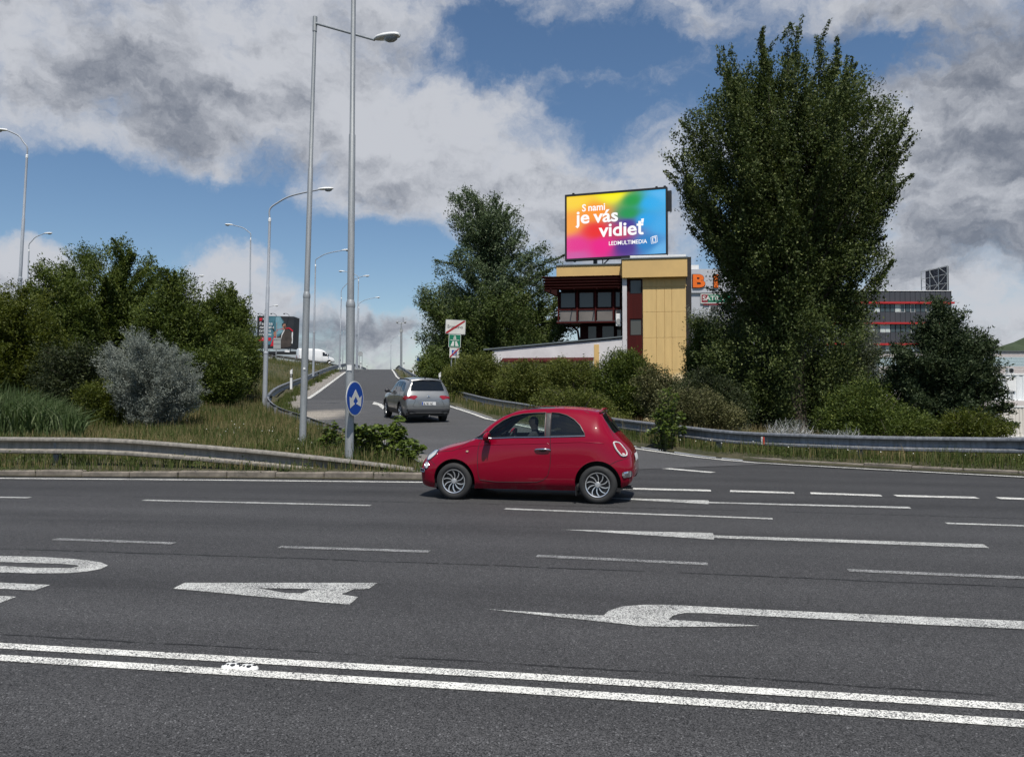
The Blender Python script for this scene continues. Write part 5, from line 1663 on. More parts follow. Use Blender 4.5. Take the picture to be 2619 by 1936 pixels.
delineator('delineator post left of the near lamp pole at the crest', 870, 936, 112, 1.3)
delineator('delineator post on the crest at the end of the left rail', 938.5, 947, 170, 1.3)
delineator('delineator post beside the round sign at the crest', 923, 939, 140, 1.1)
delineator('delineator post where the right guardrail reaches the crest', 1033, 941, 122, 1.2)
delineator('second delineator post down from the crest on the right', 1057, 953, 95, 1.0)
delineator('delineator post right behind the silver car', 1125, 990, 56, 1.05)

# far round sign seen from the back
rb = P(921.5, 950, 128)
rr_ = thing('road_sign', 'back of a small round sign on two posts at the crest', 'road sign', rb)
for dx in (-.16, .30): MB().tube([Vector((dx, 0, -.5)), Vector((dx, 0, 3.1))], .045, 6).obj('post', MAT['pole'], rr_)
MB().lathe([(.42, -.02), (.42, .02)], 24, Matrix.Translation((0, -.07, 2.95)), axis='Y').obj('sign_plate', MAT['sign_back'], rr_)
# blue sign right of the crest
rb = P(1072, 955, 118)
rr_ = thing('road_sign', 'small blue sign on thin posts right of the crest', 'road sign', rb)
for dx in (-.2, .2): MB().tube([Vector((dx, 0, -1.0)), Vector((dx, 0, 2.2))], .035, 6).obj('post', MAT['pole'], rr_)
MB().lathe([(.36, -.02), (.36, .02)], 24, Matrix.Translation((0, -.06, 2.15)), axis='Y').obj('sign_plate', MAT['blue'], rr_)
rb = P(1076, 962, 100)
rr_ = thing('concrete_pillar', 'pale concrete pillar beside the right guardrail near the crest', 'pillar', rb)
MB().bbox((-.32, -.3, -1), (.32, .3, 1.85), .03).obj('shaft', MAT['concrete'], rr_)
MB().bbox((-.36, -.34, .55), (.36, .34, .68), .02).obj('band', MAT['sign_back'], rr_)
# camera mast
rb = P(1026, 950, 128)
rr_ = thing('camera_mast', 'pale mast with sensors on top at the right of the crest', 'mast', rb)
MB().tube([(0, 0, -.5), (0, 0, 7.2)], [.20, .17], 10).obj('shaft', MAT['pole'], rr_, True)
MB().tube([(0, 0, 7.2), (0, 0, 8.2)], [.11, .09], 8).obj('upper_tube', MAT['pole'], rr_, True)
MB().box((-.25, -.2, 6.6), (.25, .2, 7.0)).obj('box', MAT['sign_back'], rr_)
MB().tube([(-.75, 0, 8.1), (.75, 0, 8.1)], .05, 6).obj('crossbar', MAT['pole'], rr_)
for dx in (-.7, .65): MB().bbox((dx - .16, -.3, 8.15), (dx + .16, .15, 8.42), .04).obj('camera', MAT['sign_back'], rr_)
MB().tube([(.3, 0, 8.1), (.3, 0, 9.1)], .035, 5).obj('aerial', MAT['dark'], rr_)
# traffic sign back on the embankment in front of the advertising board
rb = P(706, 905, 104)
rr_ = thing('road_sign', 'grey back of a tall sign in front of the advertising board', 'road sign', rb)
MB().tube([(0, 0, -.6), (0.05, 0, 4.3)], .07, 8).obj('post', MAT['pole'], rr_, True)
MB().bbox((-.35, -.06, .55), (.65, -.02, 2.15), .01).obj('sign_plate', MAT['sign_back'], rr_)
for zz in (.75, 1.35, 1.95): MB().box((-.36, -.09, zz - .03), (.66, -.062, zz + .03)).obj('stiffener', MAT['pole'], rr_)

# ------------------------------------------------------------------ advertising board on the embankment
def zb_(x, y): return 620 + x / 8.258, 760 + y / 8.258
YB = 150
kb = YB / F_PX
bb = P(707, 912, YB)
ad = thing('advertising_board', 'large dark advertising board with a man and white slogan behind the embankment', 'billboard', bb)
def bl(x, y, d=0.0):
    """zoom pixel -> board coordinates relative to the base"""
    px, py = zb_(x, y); q = P(px, py, YB) - Vector(bb); return Vector((q.x, -d, q.z))
def board_poly(name, pts, mat, d, parent=None, th=.02):
    return MB().prism([(p, 0) for p in range(len(pts))], lambda p: bl(*pts[p[0]], d - th), lambda p: bl(*pts[p[0]], d)).obj(name, MAT[mat], parent or ad)
MAT['ad_dark'] = plain('poster_charcoal', (.018, .020, .024), .5, var=.4, scale=.4)
MAT['ad_teal'] = plain('poster_teal', (.060, .17, .22), .5, var=.5, scale=.5)
MAT['ad_teal2'] = plain('poster_pale_teal', (.17, .32, .38), .5, var=.3, scale=.6)
MAT['ad_jacket'] = plain('poster_jacket', (.055, .042, .034), .5, var=.5, scale=.9)
MAT['ad_skin'] = plain('poster_skin', (.34, .17, .11), .5)
MAT['ad_red'] = plain('poster_red', (.50, .008, .022), .5)
MAT['ad_white'] = plain('poster_white', (.72, .72, .72), .5)
pan = board_poly('panel', [(315, 395), (1085, 410), (1075, 1095), (305, 1085)], 'ad_dark', 0.0, th=.5)
MB().prism([(0, 0), (1, 0), (2, 0), (3, 0)], lambda p: [bl(1085, 410, -.02), bl(1132, 425, -2.5), bl(1105, 1095, -2.5), bl(1075, 1095, -.02)][p[0]], lambda p: [bl(1085, 410, -.02), bl(1132, 425, -2.5), bl(1105, 1095, -2.5), bl(1075, 1095, -.02)][p[0]] + Vector((-.3, .15, 0))).obj('side_panel', MAT['sign_black'], ad)
board_poly('poster_picture', [(470, 405), (800, 410), (880, 520), (850, 760), (690, 900), (600, 1000), (470, 1020)], 'ad_teal', .03, pan)
board_poly('poster_picture', [(690, 420), (800, 415), (870, 560), (850, 740), (730, 800), (720, 600)], 'ad_teal2', .04, pan)
board_poly('poster_picture', [(590, 1035), (700, 740), (720, 690), (990, 640), (1070, 700), (1068, 740), (985, 665), (745, 690), (660, 1035)], 'ad_red', .05, pan)
board_poly('poster_picture', [(1045, 740), (1070, 740), (1062, 980), (1035, 980)], 'ad_white', .055, pan)
board_poly('poster_picture', [(690, 860), (790, 820), (860, 720), (900, 680), (960, 680), (1030, 740), (1050, 900), (1030, 1040), (990, 1050), (870, 1080), (800, 1070), (815, 870), (720, 880)], 'ad_jacket', .06, pan)
board_poly('poster_picture', [(880, 690), (895, 700), (845, 800), (815, 900), (830, 790)], 'ad_white', .07, pan)
board_poly('poster_picture', [(845, 570), (870, 550), (905, 560), (925, 600), (920, 650), (900, 690), (870, 690), (855, 650), (845, 610)], 'ad_skin', .07, pan)
board_poly('poster_picture', [(835, 600), (840, 560), (870, 540), (910, 555), (900, 565), (865, 570), (852, 610)], 'ad_dark', .08, pan)
board_poly('poster_picture', [(862, 628), (912, 632), (910, 642), (866, 640)], 'ad_dark', .08, pan)
board_poly('poster_picture', [(655, 760), (690, 720), (715, 760), (700, 830), (680, 840)], 'ad_skin', .08, pan)
board_poly('poster_picture', [(640, 670), (660, 660), (685, 720), (668, 735)], 'ad_dark', .085, pan)
board_poly('logo', [(362, 440), (422, 440), (422, 500), (362, 500)], 'ad_red', .05, pan)
board_poly('slogan_box', [(350, 850), (610, 855), (605, 925), (348, 920)], 'ad_red', .05, pan)
def ad_text(body, x, y, h, mat='ad_white', bold=.006):
    tm = MB(); o = bl(x, y, .07)
    lettering(tm, body, h / 8.258 * kb, Matrix.Translation(o) @ Matrix.Rotation(math.pi / 2, 4, 'X'), bold=bold)
    tm.obj('slogan', MAT[mat], pan)
ad_text('Peniaze', 362, 590, 92); ad_text('zarábate', 356, 662, 92); ad_text('tvrdou', 356, 737, 92); ad_text('prácou', 356, 810, 92)
ad_text('Teraz', 362, 882, 34); ad_text('k', 432, 480, 60)
ad_text('----------------------------------', 348, 1062, 26, bold=.01) if False else None
ped = MB()
ped.box(bl(255, 1205, .6), bl(1220, 1150, -1.2)); ped.obj('walkway', MAT['sign_black'], ad)
for x in (415, 960, 1005): MB().tube([bl(x, 1090, -.2), bl(x, 1170, -.2)], .09, 6).obj('leg', MAT['sign_black'], ad)
MB().tube([Vector((0, .6, -7)), bl(640, 1190, -.6)], .45, 12).obj('mast', MAT['sign_black'], ad)
board_poly('notice', [(918, 1120), (1020, 1125), (1018, 1172), (916, 1168)], 'ad_white', .75, ad)
for x in (445, 715, 985):
    MB().tube([bl(x, 400, -.05), bl(x, 375, .1), bl(x - 20, 358, .9), bl(x - 55, 362, 1.4)], .045, 5).obj('flood_arm', MAT['sign_black'], ad)
    q = bl(x - 60, 368, 1.4); MB().bbox(q - Vector((.12, .15, .12)), q + Vector((.12, .15, .08)), .03).obj('flood_lamp', MAT['sign_black'], ad)

# ------------------------------------------------------------------ yellow building with the light screen
MAT['yellow'] = plain('ochre_render', (.63, .42, .165), .8, var=.12, scale=.6, bump=.2)
m_, t, b = new_mat('ochre_panel_weathered')
o_ = t.n('ShaderNodeTexCoord').outputs['Object']
zz_ = t.sep(o_)[2]
fade = t.m('MULTIPLY', t.mr(t.m('ADD', zz_, t.m('MULTIPLY', t.noise(o_, .6, 4, .6), 3.0)), 5.6, 4.6), .8)
rust = t.mr(t.noise(t.scalevec(o_, (2, 2, .25)), 1.2, 6, .65), .35, .75, .88, 1.06, False)
cm = t.mix(fade, (.66, .455, .19), (.74, .62, .40))
c2 = t.n('ShaderNodeMix', data_type='RGBA', blend_type='MULTIPLY'); c2.inputs[0].default_value = 1
ins = [i for i in c2.inputs if i.type == 'RGBA']; t.put(ins[0], cm); t.put(ins[1], t.comb(rust, rust, rust))
t.put(b.inputs['Base Color'], [q for q in c2.outputs if q.type == 'RGBA'][0]); b.inputs['Roughness'].default_value = .75
MAT['yellow_panel'] = m_
MAT['maroon'] = plain('maroon_cladding', (.060, .010, .009), .8, spec=.12, var=.25, scale=1.5, stretch=(4, 4, .4))
MAT['maroon_dark'] = plain('maroon_frame', (.028, .007, .006), .8, spec=.12)
MAT['white_wall'] = plain('white_render', (.58, .56, .57), .85, var=.15, scale=.8)
MAT['wall_low'] = plain('pale_lilac_render', (.64, .615, .62), .85, var=.15, scale=.8)
MAT['roof_grey'] = plain('roof_edge', (.11, .13, .14), .6)
MAT['spandrel'] = plain('spandrel_glass', (.17, .15, .135), .3, var=.2, scale=1.0)
MAT['win_glass'] = glass_mat('window_glass', (.075, .074, .066), .06)
MAT['curtain'] = plain('net_curtain', (.30, .29, .27), .9, var=.3, scale=3, stretch=(5, 5, .5))
MAT['brown_corner'] = plain('brown_corner', (.022, .016, .014), .6, var=.3)
TH = -R(8)
borg = P(1593, 1073, 58.6); borg.z = -.3
yb = thing('yellow_building', 'ochre and maroon office block carrying a large light screen on its roof', 'building', borg, TH)
KU = 58.4 / F_PX
def bu(px): return (px - 1593.5) * KU / math.cos(TH) * (1 - .0003 * (px - 1593))
def bz(py): return CAM_H + (HOR - py) * KU - borg.z
def bbx(name, u0, u1, y0, y1, z0, z1, mat, parent=None, bev=.0):
    m2 = MB()
    (m2.bbox((u0, y0, z0), (u1, y1, z1), bev) if bev else m2.box((u0, y0, z0), (u1, y1, z1)))
    return m2.obj(name, MAT[mat], parent or yb)
def bwin(u0, u1, z0, z1, y, parent=None, frame='maroon_dark', fw=.07, curtain=True, mull=None):
    f = MB()
    f.box((u0, y - .06, z0), (u0 + fw, y + .04, z1)); f.box((u1 - fw, y - .06, z0), (u1, y + .04, z1))
    f.box((u0 + fw, y - .06, z0), (u1 - fw, y + .04, z0 + fw)); f.box((u0 + fw, y - .06, z1 - fw), (u1 - fw, y + .04, z1))
    fo = f.obj('window', MAT[frame], parent or yb)
    MB().box((u0 + fw, y - .012, z0 + fw), (u1 - fw, y + .008, z1 - fw)).obj('pane', MAT['win_glass'], fo)
    return fo
zT, zF = bz(664), bz(711)
UR = bu(1764)
# tower carcass
bbx('wall', .36, UR - .05, .28, 7.0, 0, zT - .2, 'white_wall')
bbx('pier', 0, .34, -.12, 6.5, 0, zF - .003, 'white_wall', bev=.01)
bbx('fascia', -.02, UR - .02, -.42, 6.9, zF, zT, 'yellow', bev=.015)
bbx('coping', -.08, UR + .02, -.48, 7.0, zT + .002, zT + .10, 'roof_grey')
bbx('roof_edge', .6, UR - .1, -.2, 6.6, zT + .10, zT + .32, 'white')
# maroon strip with windows
u0, u1 = .345, bu(1644.5)
bbx('cladding', u0, u1, .10, .28, 0, bz(858), 'maroon'); bbx('cladding', u0, u1, .10, .28, bz(814), bz(751), 'maroon')
bbx('cladding', u0, u0 + .20, .10, .28, bz(858), bz(814), 'maroon'); bbx('cladding', u0, u0 + .20, .10, .28, bz(751), zF - .002, 'maroon')
bwin(u0 + .21, u1 - .02, bz(751), bz(713), .18); bwin(u0 + .21, u1 - .02, bz(858), bz(814), .18)
# ochre panels, open joints
cols = [bu(1645.5), bu(1680.7), bu(1702.7), bu(1722), UR - .09]
rows = [0.0, bz(1010), bz(948), bz(864), bz(798), bz(731.5), zF - .004]
for j in range(len(rows) - 1):
    for i in range(4):
        if j in (0, 1) and i in (1,):  pass
        bbx('panel', cols[i] + .009, cols[i + 1] - .009, .03 + (.02 if j == 5 else 0), .26, rows[j] + .009, rows[j + 1] - .009, 'yellow_panel', bev=.01)
bbx('joint_backing', cols[0], cols[-1], .075, .275, 0, zF - .004, 'yellow')
for j in (3, 4): bbx('ledge', cols[0], cols[-1] + .05, -.01, .05, rows[j + 1] - .04, rows[j + 1] + .03, 'yellow_panel') if j == 4 else None
bbx('corner_panel', UR - .07, UR + .32, .06, 7.05, 0, zT + .16, 'brown_corner')
# upper wing
ul = bu(1431.5)
bbx('fascia', ul, -.03, .55, 6.0, bz(702), bz(671), 'yellow', bev=.015)
bbx('coping', ul - .06, -.03, .48, 6.1, bz(671) + .002, bz(671) + .09, 'roof_grey')
bbx('wall', ul + .3, -.01, 1.2, 6.0, bz(816), bz(702) - .003, 'maroon_dark')
zw0, zw1 = bz(785), bz(733)
xs_ = [1436, 1481, 1526, 1571, 1593]
for i in range(4):
    a, b_ = bu(xs_[i]), bu(xs_[i + 1]) - .02
    bwin(a + .06, b_ - .05, zw0 + .05, zw1 - .12, .95, fw=.12)
    sp_o = bbx('spandrel', a + .12, b_ - .04, .90, 1.0, bz(815), bz(787), 'spandrel', bev=.01)
    bbx('mullion', a - .07, a + .05, .80, 1.15, bz(818), zw1, 'maroon')
bbx('beam', ul + .0, -.02, .78, 1.19, bz(821), bz(817), 'maroon'); bbx('beam', ul, -.02, .84, 1.18, bz(787.2), bz(784), 'maroon')
bbx('soffit', ul, -.02, .8, 3.2, bz(817) , bz(815.5), 'roof_grey')
# sun-shade of stacked slats
for k_ in range(5):
    zz = bz(705 + 7.0 * k_)
    M = Matrix.Translation((0, 0, zz)) @ Matrix.Rotation(R(-28), 4, 'X')
    MB().box((bu(1399) + .05 * k_, -.10, -.012), (-.12, .16, .012), Matrix.Translation((0, -.25 + .10 * k_, 0)) @ M).obj('shade_slat', MAT['maroon'], yb)
for px in (1420, 1475, 1530, 1584): bbx('shade_bracket', bu(px) - .04, bu(px) + .04, -.3, .95, bz(737), bz(734.5), 'maroon_dark')
MB().prism([(0, 0), (1, 0), (2, 0)], lambda p: [Vector((bu(1399) + .1, -.1, bz(736))), Vector((bu(1434), -.1, bz(736))), Vector((bu(1434), -.1, bz(752)))][p[0]], lambda p: [Vector((bu(1399) + .1, .9, bz(736))), Vector((bu(1434), .9, bz(736))), Vector((bu(1434), .9, bz(752)))][p[0]]).obj('shade_gusset', MAT['maroon_dark'], yb)
bbx('shade_backing', bu(1405), -.12, .30, .54, bz(735), bz(703), 'maroon_dark')
# recessed storey below
bbx('wall', bu(1485), -.01, 2.3, 6.0, bz(900), bz(820), 'maroon_dark')
for a, b_ in ((1504, 1528), (1540, 1573), (1578, 1592)): bwin(bu(a), bu(b_), bz(861), bz(824), 2.26, fw=.06)
MB().tube([(bu(1462), 1.6, bz(822)), (bu(1480), 2.1, bz(838)), (bu(1484), 2.2, bz(870))], .09, 8).obj('drain_pipe', MAT['maroon_dark'], yb, True)
ac = bbx('air_conditioner', bu(1577), bu(1590), .55, .82, bz(831), bz(799), 'white', bev=.02)
MB().lathe([(.26, 0), (.26, .02), (.22, .03), (0, .03)], 20, Matrix.Translation(((bu(1577) + bu(1590)) / 2, .545, bz(820))) @ Matrix.Diagonal((.7, 1, 1, 1)) @ Matrix.Rotation(math.pi, 4, 'Z'), axis='Y').obj('fan_grille', MAT['sign_back'], ac)
# low wing with sloping roof
wl = bu(1286)
MB().prism([(wl, 0), (-.01, 0), (-.01, bz(866)), (wl, bz(893))], lambda p: Vector((p[0], -.05, p[1])), lambda p: Vector((p[0], 6, p[1]))).obj('low_wall', MAT['wall_low'], yb)
MB().prism([(bu(1267), bz(892.5)), (-.01, bz(862.5)), (-.01, bz(859)), (bu(1267), bz(888.5))], lambda p: Vector((p[0], -.16, p[1])), lambda p: Vector((p[0], 6.2, p[1]))).obj('low_roof', MAT['roof_grey'], yb)
bbx('yellow_stripe', bu(1523), bu(1535), -.10, -.052, 0, bz(880), 'yellow')
MB().prism([(0, bz(913)), (0, bz(915)), (-1.2, bz(926)), (-1.2, bz(923))], lambda p: Vector((bu(1310), p[0] - .06, p[1])), lambda p: Vector((bu(1522), p[0] - .06, p[1]))).obj('awning', MAT['maroon'], yb)
for px in (1312, 1520): MB().tube([(bu(px), -1.2, bz(925)), (bu(px), -.1, bz(945))], .03, 6).obj('awning_bracket', MAT['white'], yb)
for px in (1315, 1400, 1470): bwin(bu(px), bu(px + 40), bz(985), bz(935), -.07, frame='white')
MB().tube([(ul + .3, 1, bz(702) - .2), (ul - 2.6, 1.2, bz(720))], .015, 4).obj('stay_wire', MAT['dark'], yb)

# light screen on the roof
sl, sr = P(1449, 660, 60.3), P(1703.5, 650, 58.0)
su = Vector((sr.x - sl.x, sr.y - sl.y, 0)); SWd = su.length; sang = math.atan2(su.y, su.x)
z0s = (sl.z + sr.z) / 2 - .02; HS = 4.98
screen = thing('light_screen', 'bright rainbow-coloured advertising screen on the roof of the yellow building', 'screen', (sl.x, sl.y, z0s), sang)
fr = MB()
for lo, hi in (((-.12, -.05, -.16), (SWd + .12, .45, -.0)), ((-.12, -.05, HS), (SWd + .12, .45, HS + .14)), ((-.12, -.05, 0), (0, .45, HS)), ((SWd, -.05, 0), (SWd + .12, .45, HS))): fr.box(lo, hi)
fro = fr.obj('frame', MAT['sign_black'], screen)
MB().box((0, .06, 0), (SWd, .40, HS)).obj('cabinet', MAT['sign_black'], screen)
m_, t, b = new_mat('screen_picture')
o_ = t.n('ShaderNodeTexCoord').outputs['Object']
x_, y_, z_ = t.sep(o_)
uu = t.m('DIVIDE', x_, SWd); vv = t.m('DIVIDE', z_, HS)
def spot(cu, cv, ru, rv):
    a = t.m('DIVIDE', t.m('SUBTRACT', uu, cu), ru); b2 = t.m('DIVIDE', t.m('SUBTRACT', vv, cv), rv)
    return t.m('SQRT', t.m('ADD', t.m('MULTIPLY', a, a), t.m('MULTIPLY', b2, b2)))
# weighted blend of the colour centres
cents = [((.10, .95), (1.0, .68, .02)), ((.02, .55), (1.0, .36, .02)), ((.30, .72), (1.0, .30, .01)), ((.48, .98), (1.0, .92, .0)), ((.30, .42), (.86, .012, .012)), ((.55, .40), (.55, .02, .08)), ((.10, .20), (.80, .01, .26)), ((.36, .18), (.85, .0, .24)), ((.10, .02), (.62, .08, .35)), ((.60, .14), (.06, .02, .25)), ((.62, .50), (.05, .03, .30)), ((.67, .86), (.0, .32, .05)), ((.64, .66), (.0, .30, .07)), ((.85, .80), (.0, .40, .85)), ((.97, .95), (.06, .45, .88)), ((.80, .55), (.0, .36, .82)), ((.97, .45), (.02, .38, .82)), ((.82, .18), (.0, .20, .55)), ((.97, .05), (.10, .42, .80))]
num, den = None, None
for (cu, cv), c in cents:
    d2 = spot(cu, cv, .62, .62)
    wgt = t.m('POWER', t.m('ADD', d2, .04), -4.4)
    term = t.vm('MULTIPLY', t.comb(wgt, wgt, wgt), tuple(c))
    num = term if num is None else t.vm('ADD', num, term); den = wgt if den is None else t.m('ADD', den, wgt)
colr = t.vm('DIVIDE', num, t.comb(den, den, den))
# led grain: tiny pale dots toward the sides
dots = t.voro(t.comb(uu, vv, 0.0), 150.0, 'Distance', rnd=0.0)
edge = t.m('ADD', t.mr(uu, .35, .0, 0, .8), t.mr(uu, .7, 1.0, 0, .9))
edge = t.m('MULTIPLY', edge, t.mr(dots, .34, .18))
colr = t.mix(t.m('MULTIPLY', edge, .16), colr, (1.0, 1.0, .95))
b.inputs['Base Color'].default_value = (.01, .01, .01, 1); b.inputs['Roughness'].default_value = .5
t.put(b.inputs['Emission Color'], colr); b.inputs['Emission Strength'].default_value = .95
MAT['screen'] = m_
face = MB().box((0.02, .03, 0.02), (SWd - .02, .058, HS - .02)).obj('picture', MAT['screen'], screen)
MAT['screen_white'] = emit_mat('screen_white', (1, 1, 1), .98)
def scr_text(body, u, v, size, bold=.02, sx=1.0, nm='lettering'):
    tm = MB()
    lettering(tm, body, size, Matrix.Translation((u * SWd, .018, v * HS)) @ Matrix.Rotation(math.pi / 2, 4, 'X') @ Matrix.Diagonal((sx, 1, 1, 1)), bold=bold)
    return tm.obj(nm, MAT['screen_white'], face)
scr_text('S', .160, .745, .78, .020, .93); scr_text('nami', .222, .745, .78, .020, .93); scr_text('je', .100, .555, 1.42, .022, 1.09); scr_text('vás', .283, .555, 1.42, .022, 1.09); scr_text('vidieť', .338, .325, 1.46, .022, 1.08); scr_text('LEDMULTIMEDIA', .432, .178, .44, .012, .90)
lg = MB()
c0 = Vector((.878 * SWd, .02, .218 * HS))
for s_, rot, off in ((.30, 8, (0, 0)), (.30, 8, (.10, .06)), (.17, 8, (.06, .02))):
    pts = [c0 + Vector((off[0] + s_ * math.cos(R(a + rot)) * .85, 0, off[1] + s_ * math.sin(R(a + rot)) * 1.15)) for a in (45, 135, 225, 315, 405)]
    lg.tube(pts, .018, 4)
lg.obj('logo', MAT['screen_white'], face)
MB().box((SWd + .13, .05, HS * .66), (SWd + .42, .4, HS * .97)).obj('side_unit', MAT['sign_black'], screen)
for u_, z_ in ((.07, HS + .14), (.91, HS + .14), (.99, HS + .14), (.08, -.26), (.92, -.26)): MB().bbox((u_ * SWd - .09, 0, z_), (u_ * SWd + .09, .25, z_ + .12), .03).obj('lug', MAT['sign_black'], screen)
rtop = borg.z + zT + .1 - z0s; rtop2 = borg.z + bz(671) + .09 - z0s
for u_, zz in ((.29, rtop2), (.74, rtop)):
    MB().box((u_ * SWd - .13, .1, zz - .2), (u_ * SWd + .13, .5, -.16)).obj('support', MAT['sign_black'], screen)
    MB().tube([(u_ * SWd + .5, .6, zz), (u_ * SWd + 1.1, .3, -.12)], .05, 6).obj('brace', MAT['sign_black'], screen)
    MB().tube([(u_ * SWd + .55, .5, zz - .1), (u_ * SWd + .55, .5, -.1)], .045, 6).obj('brace', MAT['sign_black'], screen)

# ------------------------------------------------------------------ far store with orange letters
MAT['store_grey'] = plain('store_cladding', (.45, .46, .49), .5, var=.06)
MAT['satro_red'] = plain('shop_red', (.22, .012, .025), .5); MAT['satro_green'] = plain('shop_green', (.012, .16, .085), .5)
YO = 118; ob0 = P(1772, 1040, YO); ob0.z = -1.2
ko = YO / F_PX
store = thing('store_building', 'pale grey store building with orange letters glimpsed between the yellow block and the big tree', 'building', ob0)
def ox(px): return (px - 1772) * ko
def oz(py): return CAM_H + (HOR - py) * ko - ob0.z
MB().box((ox(1640), 0, 0), (ox(1990), 14, oz(748))).obj('wall', MAT['store_grey'], store)
MB().box((ox(1640), -.3, oz(749)), (ox(1990), 14.2, oz(688))).obj('upper_wall', MAT['store_grey'], store)
MB().box((ox(1700), -.1, oz(688)), (ox(1789), 10, oz(677))).obj('roof_unit', MAT['white'], store)
for body, px in (('O', 1712), ('B', 1772), ('I', 1826)):
    V, Fc = text_mesh(body, 2.65, bold=.045)
    mb_ = MB(); w_ = [v.x for v in V]
    M = Matrix.Translation((ox(px) - min(w_) * 1.2, -.55, oz(734))) @ Matrix.Rotation(math.pi / 2, 4, 'X') @ Matrix.Diagonal((1.28, 1, 1, 1))
    V2 = [M @ v for v in V]
    mb_.add(V2, Fc); mb_.add([v + Vector((0, .2, 0)) for v in V2], [tuple(reversed(f)) for f in Fc]); mb_.obj('orange_letter', MAT['orange'], store)
    mb_ = MB(); V3_, F3 = text_mesh(body, 2.65, bold=.075)
    mb_.add([M @ v + Vector((0, .18, 0)) for v in V3_], F3); mb_.obj('letter_outline', MAT['sign_black'], store)
sg = MB().box((ox(1793), -.22, oz(776)), (ox(1872), -.05, oz(751))).obj('shop_sign', MAT['sign_white'], store)
MB().box((ox(1795), -.25, oz(773)), (ox(1811), -.221, oz(753.5))).obj('red_field', MAT['satro_red'], sg)
MB().box((ox(1811), -.25, oz(773)), (ox(1870), -.221, oz(753.5))).obj('green_field', MAT['satro_green'], sg)
tm = MB(); lettering(tm, 'SATRO', .95, Matrix.Translation((ox(1797.5), -.27, oz(768))) @ Matrix.Rotation(math.pi / 2, 4, 'X') @ Matrix.Diagonal((1.15, 1, 1, 1)), bold=.02); tm.obj('lettering', MAT['sign_white'], sg)
for px in (1816, 1850, 1890, 1930):
    fo = MB().box((ox(px), -.10, oz(799)), (ox(px + 24), -.01, oz(780))).obj('window', MAT['white'], store)
    MB().box((ox(px + 2), -.13, oz(797)), (ox(px + 22), -.101, oz(782))).obj('pane', MAT['win_glass'], fo)
MB().box((ox(1800), -.2, oz(780)), (ox(1930), -.02, oz(777))).obj('canopy', MAT['satro_red'], store)

# ------------------------------------------------------------------ dark office block with red bands
MAT['anthracite'] = plain('anthracite_panel', (.055, .057, .066), .45, var=.1, scale=.3)
MAT['red_band'] = plain('red_band', (.42, .022, .022), .45); MAT['win_blue'] = glass_mat('office_glass', (.05, .07, .08), .08)
MAT['blind'] = plain('white_blind', (.50, .56, .54), .7)
YD = 136; kd = YD / F_PX
od = P(2439, 1050, YD); od.z = -1.2
office = thing('office_building', 'dark grey office block with red bands and strip windows behind the right tree', 'building', od)
def dx_(px): return (px - 2439) * kd
def dz_(py): return CAM_H + (HOR - py) * kd - od.z
MB().box((dx_(2100), .12, 0), (0, 12, dz_(744))).obj('wall', MAT['sign_black'], office)
MB().box((dx_(2100) - .1, -.1, dz_(744)), (.1, 12.1, dz_(742.5))).obj('coping', MAT['white'], office)
rr = random.Random(5)
bands = [(744, 773, 777, 798), (798, 825.5, 829, 850), (850, 879, 883, 904), (904, 932, 936, 957), (957, 985, 989, 1010)]
for top_, bot_, w0, w1_ in bands:
    px = 2436.0
    while px > 2110:
        MB().box((dx_(px - 12.6), .0, dz_(bot_)), (dx_(px) - .03, .11, dz_(top_) - .02)).obj('panel', MAT['anthracite'], office)
        px -= 13.0
    MB().box((dx_(2110), -.45, dz_(w0)), (.25, .0, dz_(bot_ - 1))).obj('red_band', MAT['red_band'], office)
    px = 2436.0
    while px > 2110:
        kind = rr.choice(['open', 'fixed', 'blind', 'fixed', 'blind'])
        fo = MB().box((dx_(px - 12.2), .03, dz_(w1_)), (dx_(px - .6), .10, dz_(w0) - .02)).obj('window', MAT['white'] if kind != 'fixed' else MAT['anthracite'], office)
        MB().box((dx_(px - 11.2), .005, dz_(w1_ - 1)), (dx_(px - 1.6), .029, dz_(w0) - .1)).obj('pane', MAT['blind'] if kind == 'blind' else MAT['win_blue'], fo)
        px -= 13.0
# roof hoarding seen from behind
hb = thing('roof_hoarding', 'steel lattice back of a hoarding on the roof of the dark office block', 'hoarding', (od.x, od.y, od.z + dz_(742.5)))
h0, h1 = Vector((dx_(2366) + 3.9, 7.5, 0)), Vector((dx_(2432) + .5, 1.0, 0))
HH0, HH1 = 4.75, 4.7
def hp_(f, z, d=0.0):
    p = h0.lerp(h1, f); n = Vector((h1.y - h0.y, h0.x - h1.x, 0)).normalized()
    return p + n * d + Vector((0, 0, z))
MAT['board_back'] = plain('board_back_timber', (.030, .033, .045), .8, var=.4, scale=2)
for i in range(9):
    f0, f1 = .12 + .88 * i / 9, .12 + .88 * (i + .93) / 9
    MB().prism([(f0, .1), (f1, .1), (f1, HH1 - .12), (f0, HH1 - .12)], lambda p: hp_(p[0], p[1], -.05), lambda p: hp_(p[0], p[1], -.10)).obj('board', MAT['board_back'], hb)
for f in (0, .34, .67, 1.0):
    MB().tube([hp_(f, 0, .2), hp_(f, HH1, .2)], .09, 6).obj('mast', MAT['pole'], hb)
for z in (.15, 1.6, 3.2, HH1 - .05): MB().tube([hp_(0, z, .12), hp_(1, z, .12)], .06, 6).obj('rail', MAT['pole'], hb)
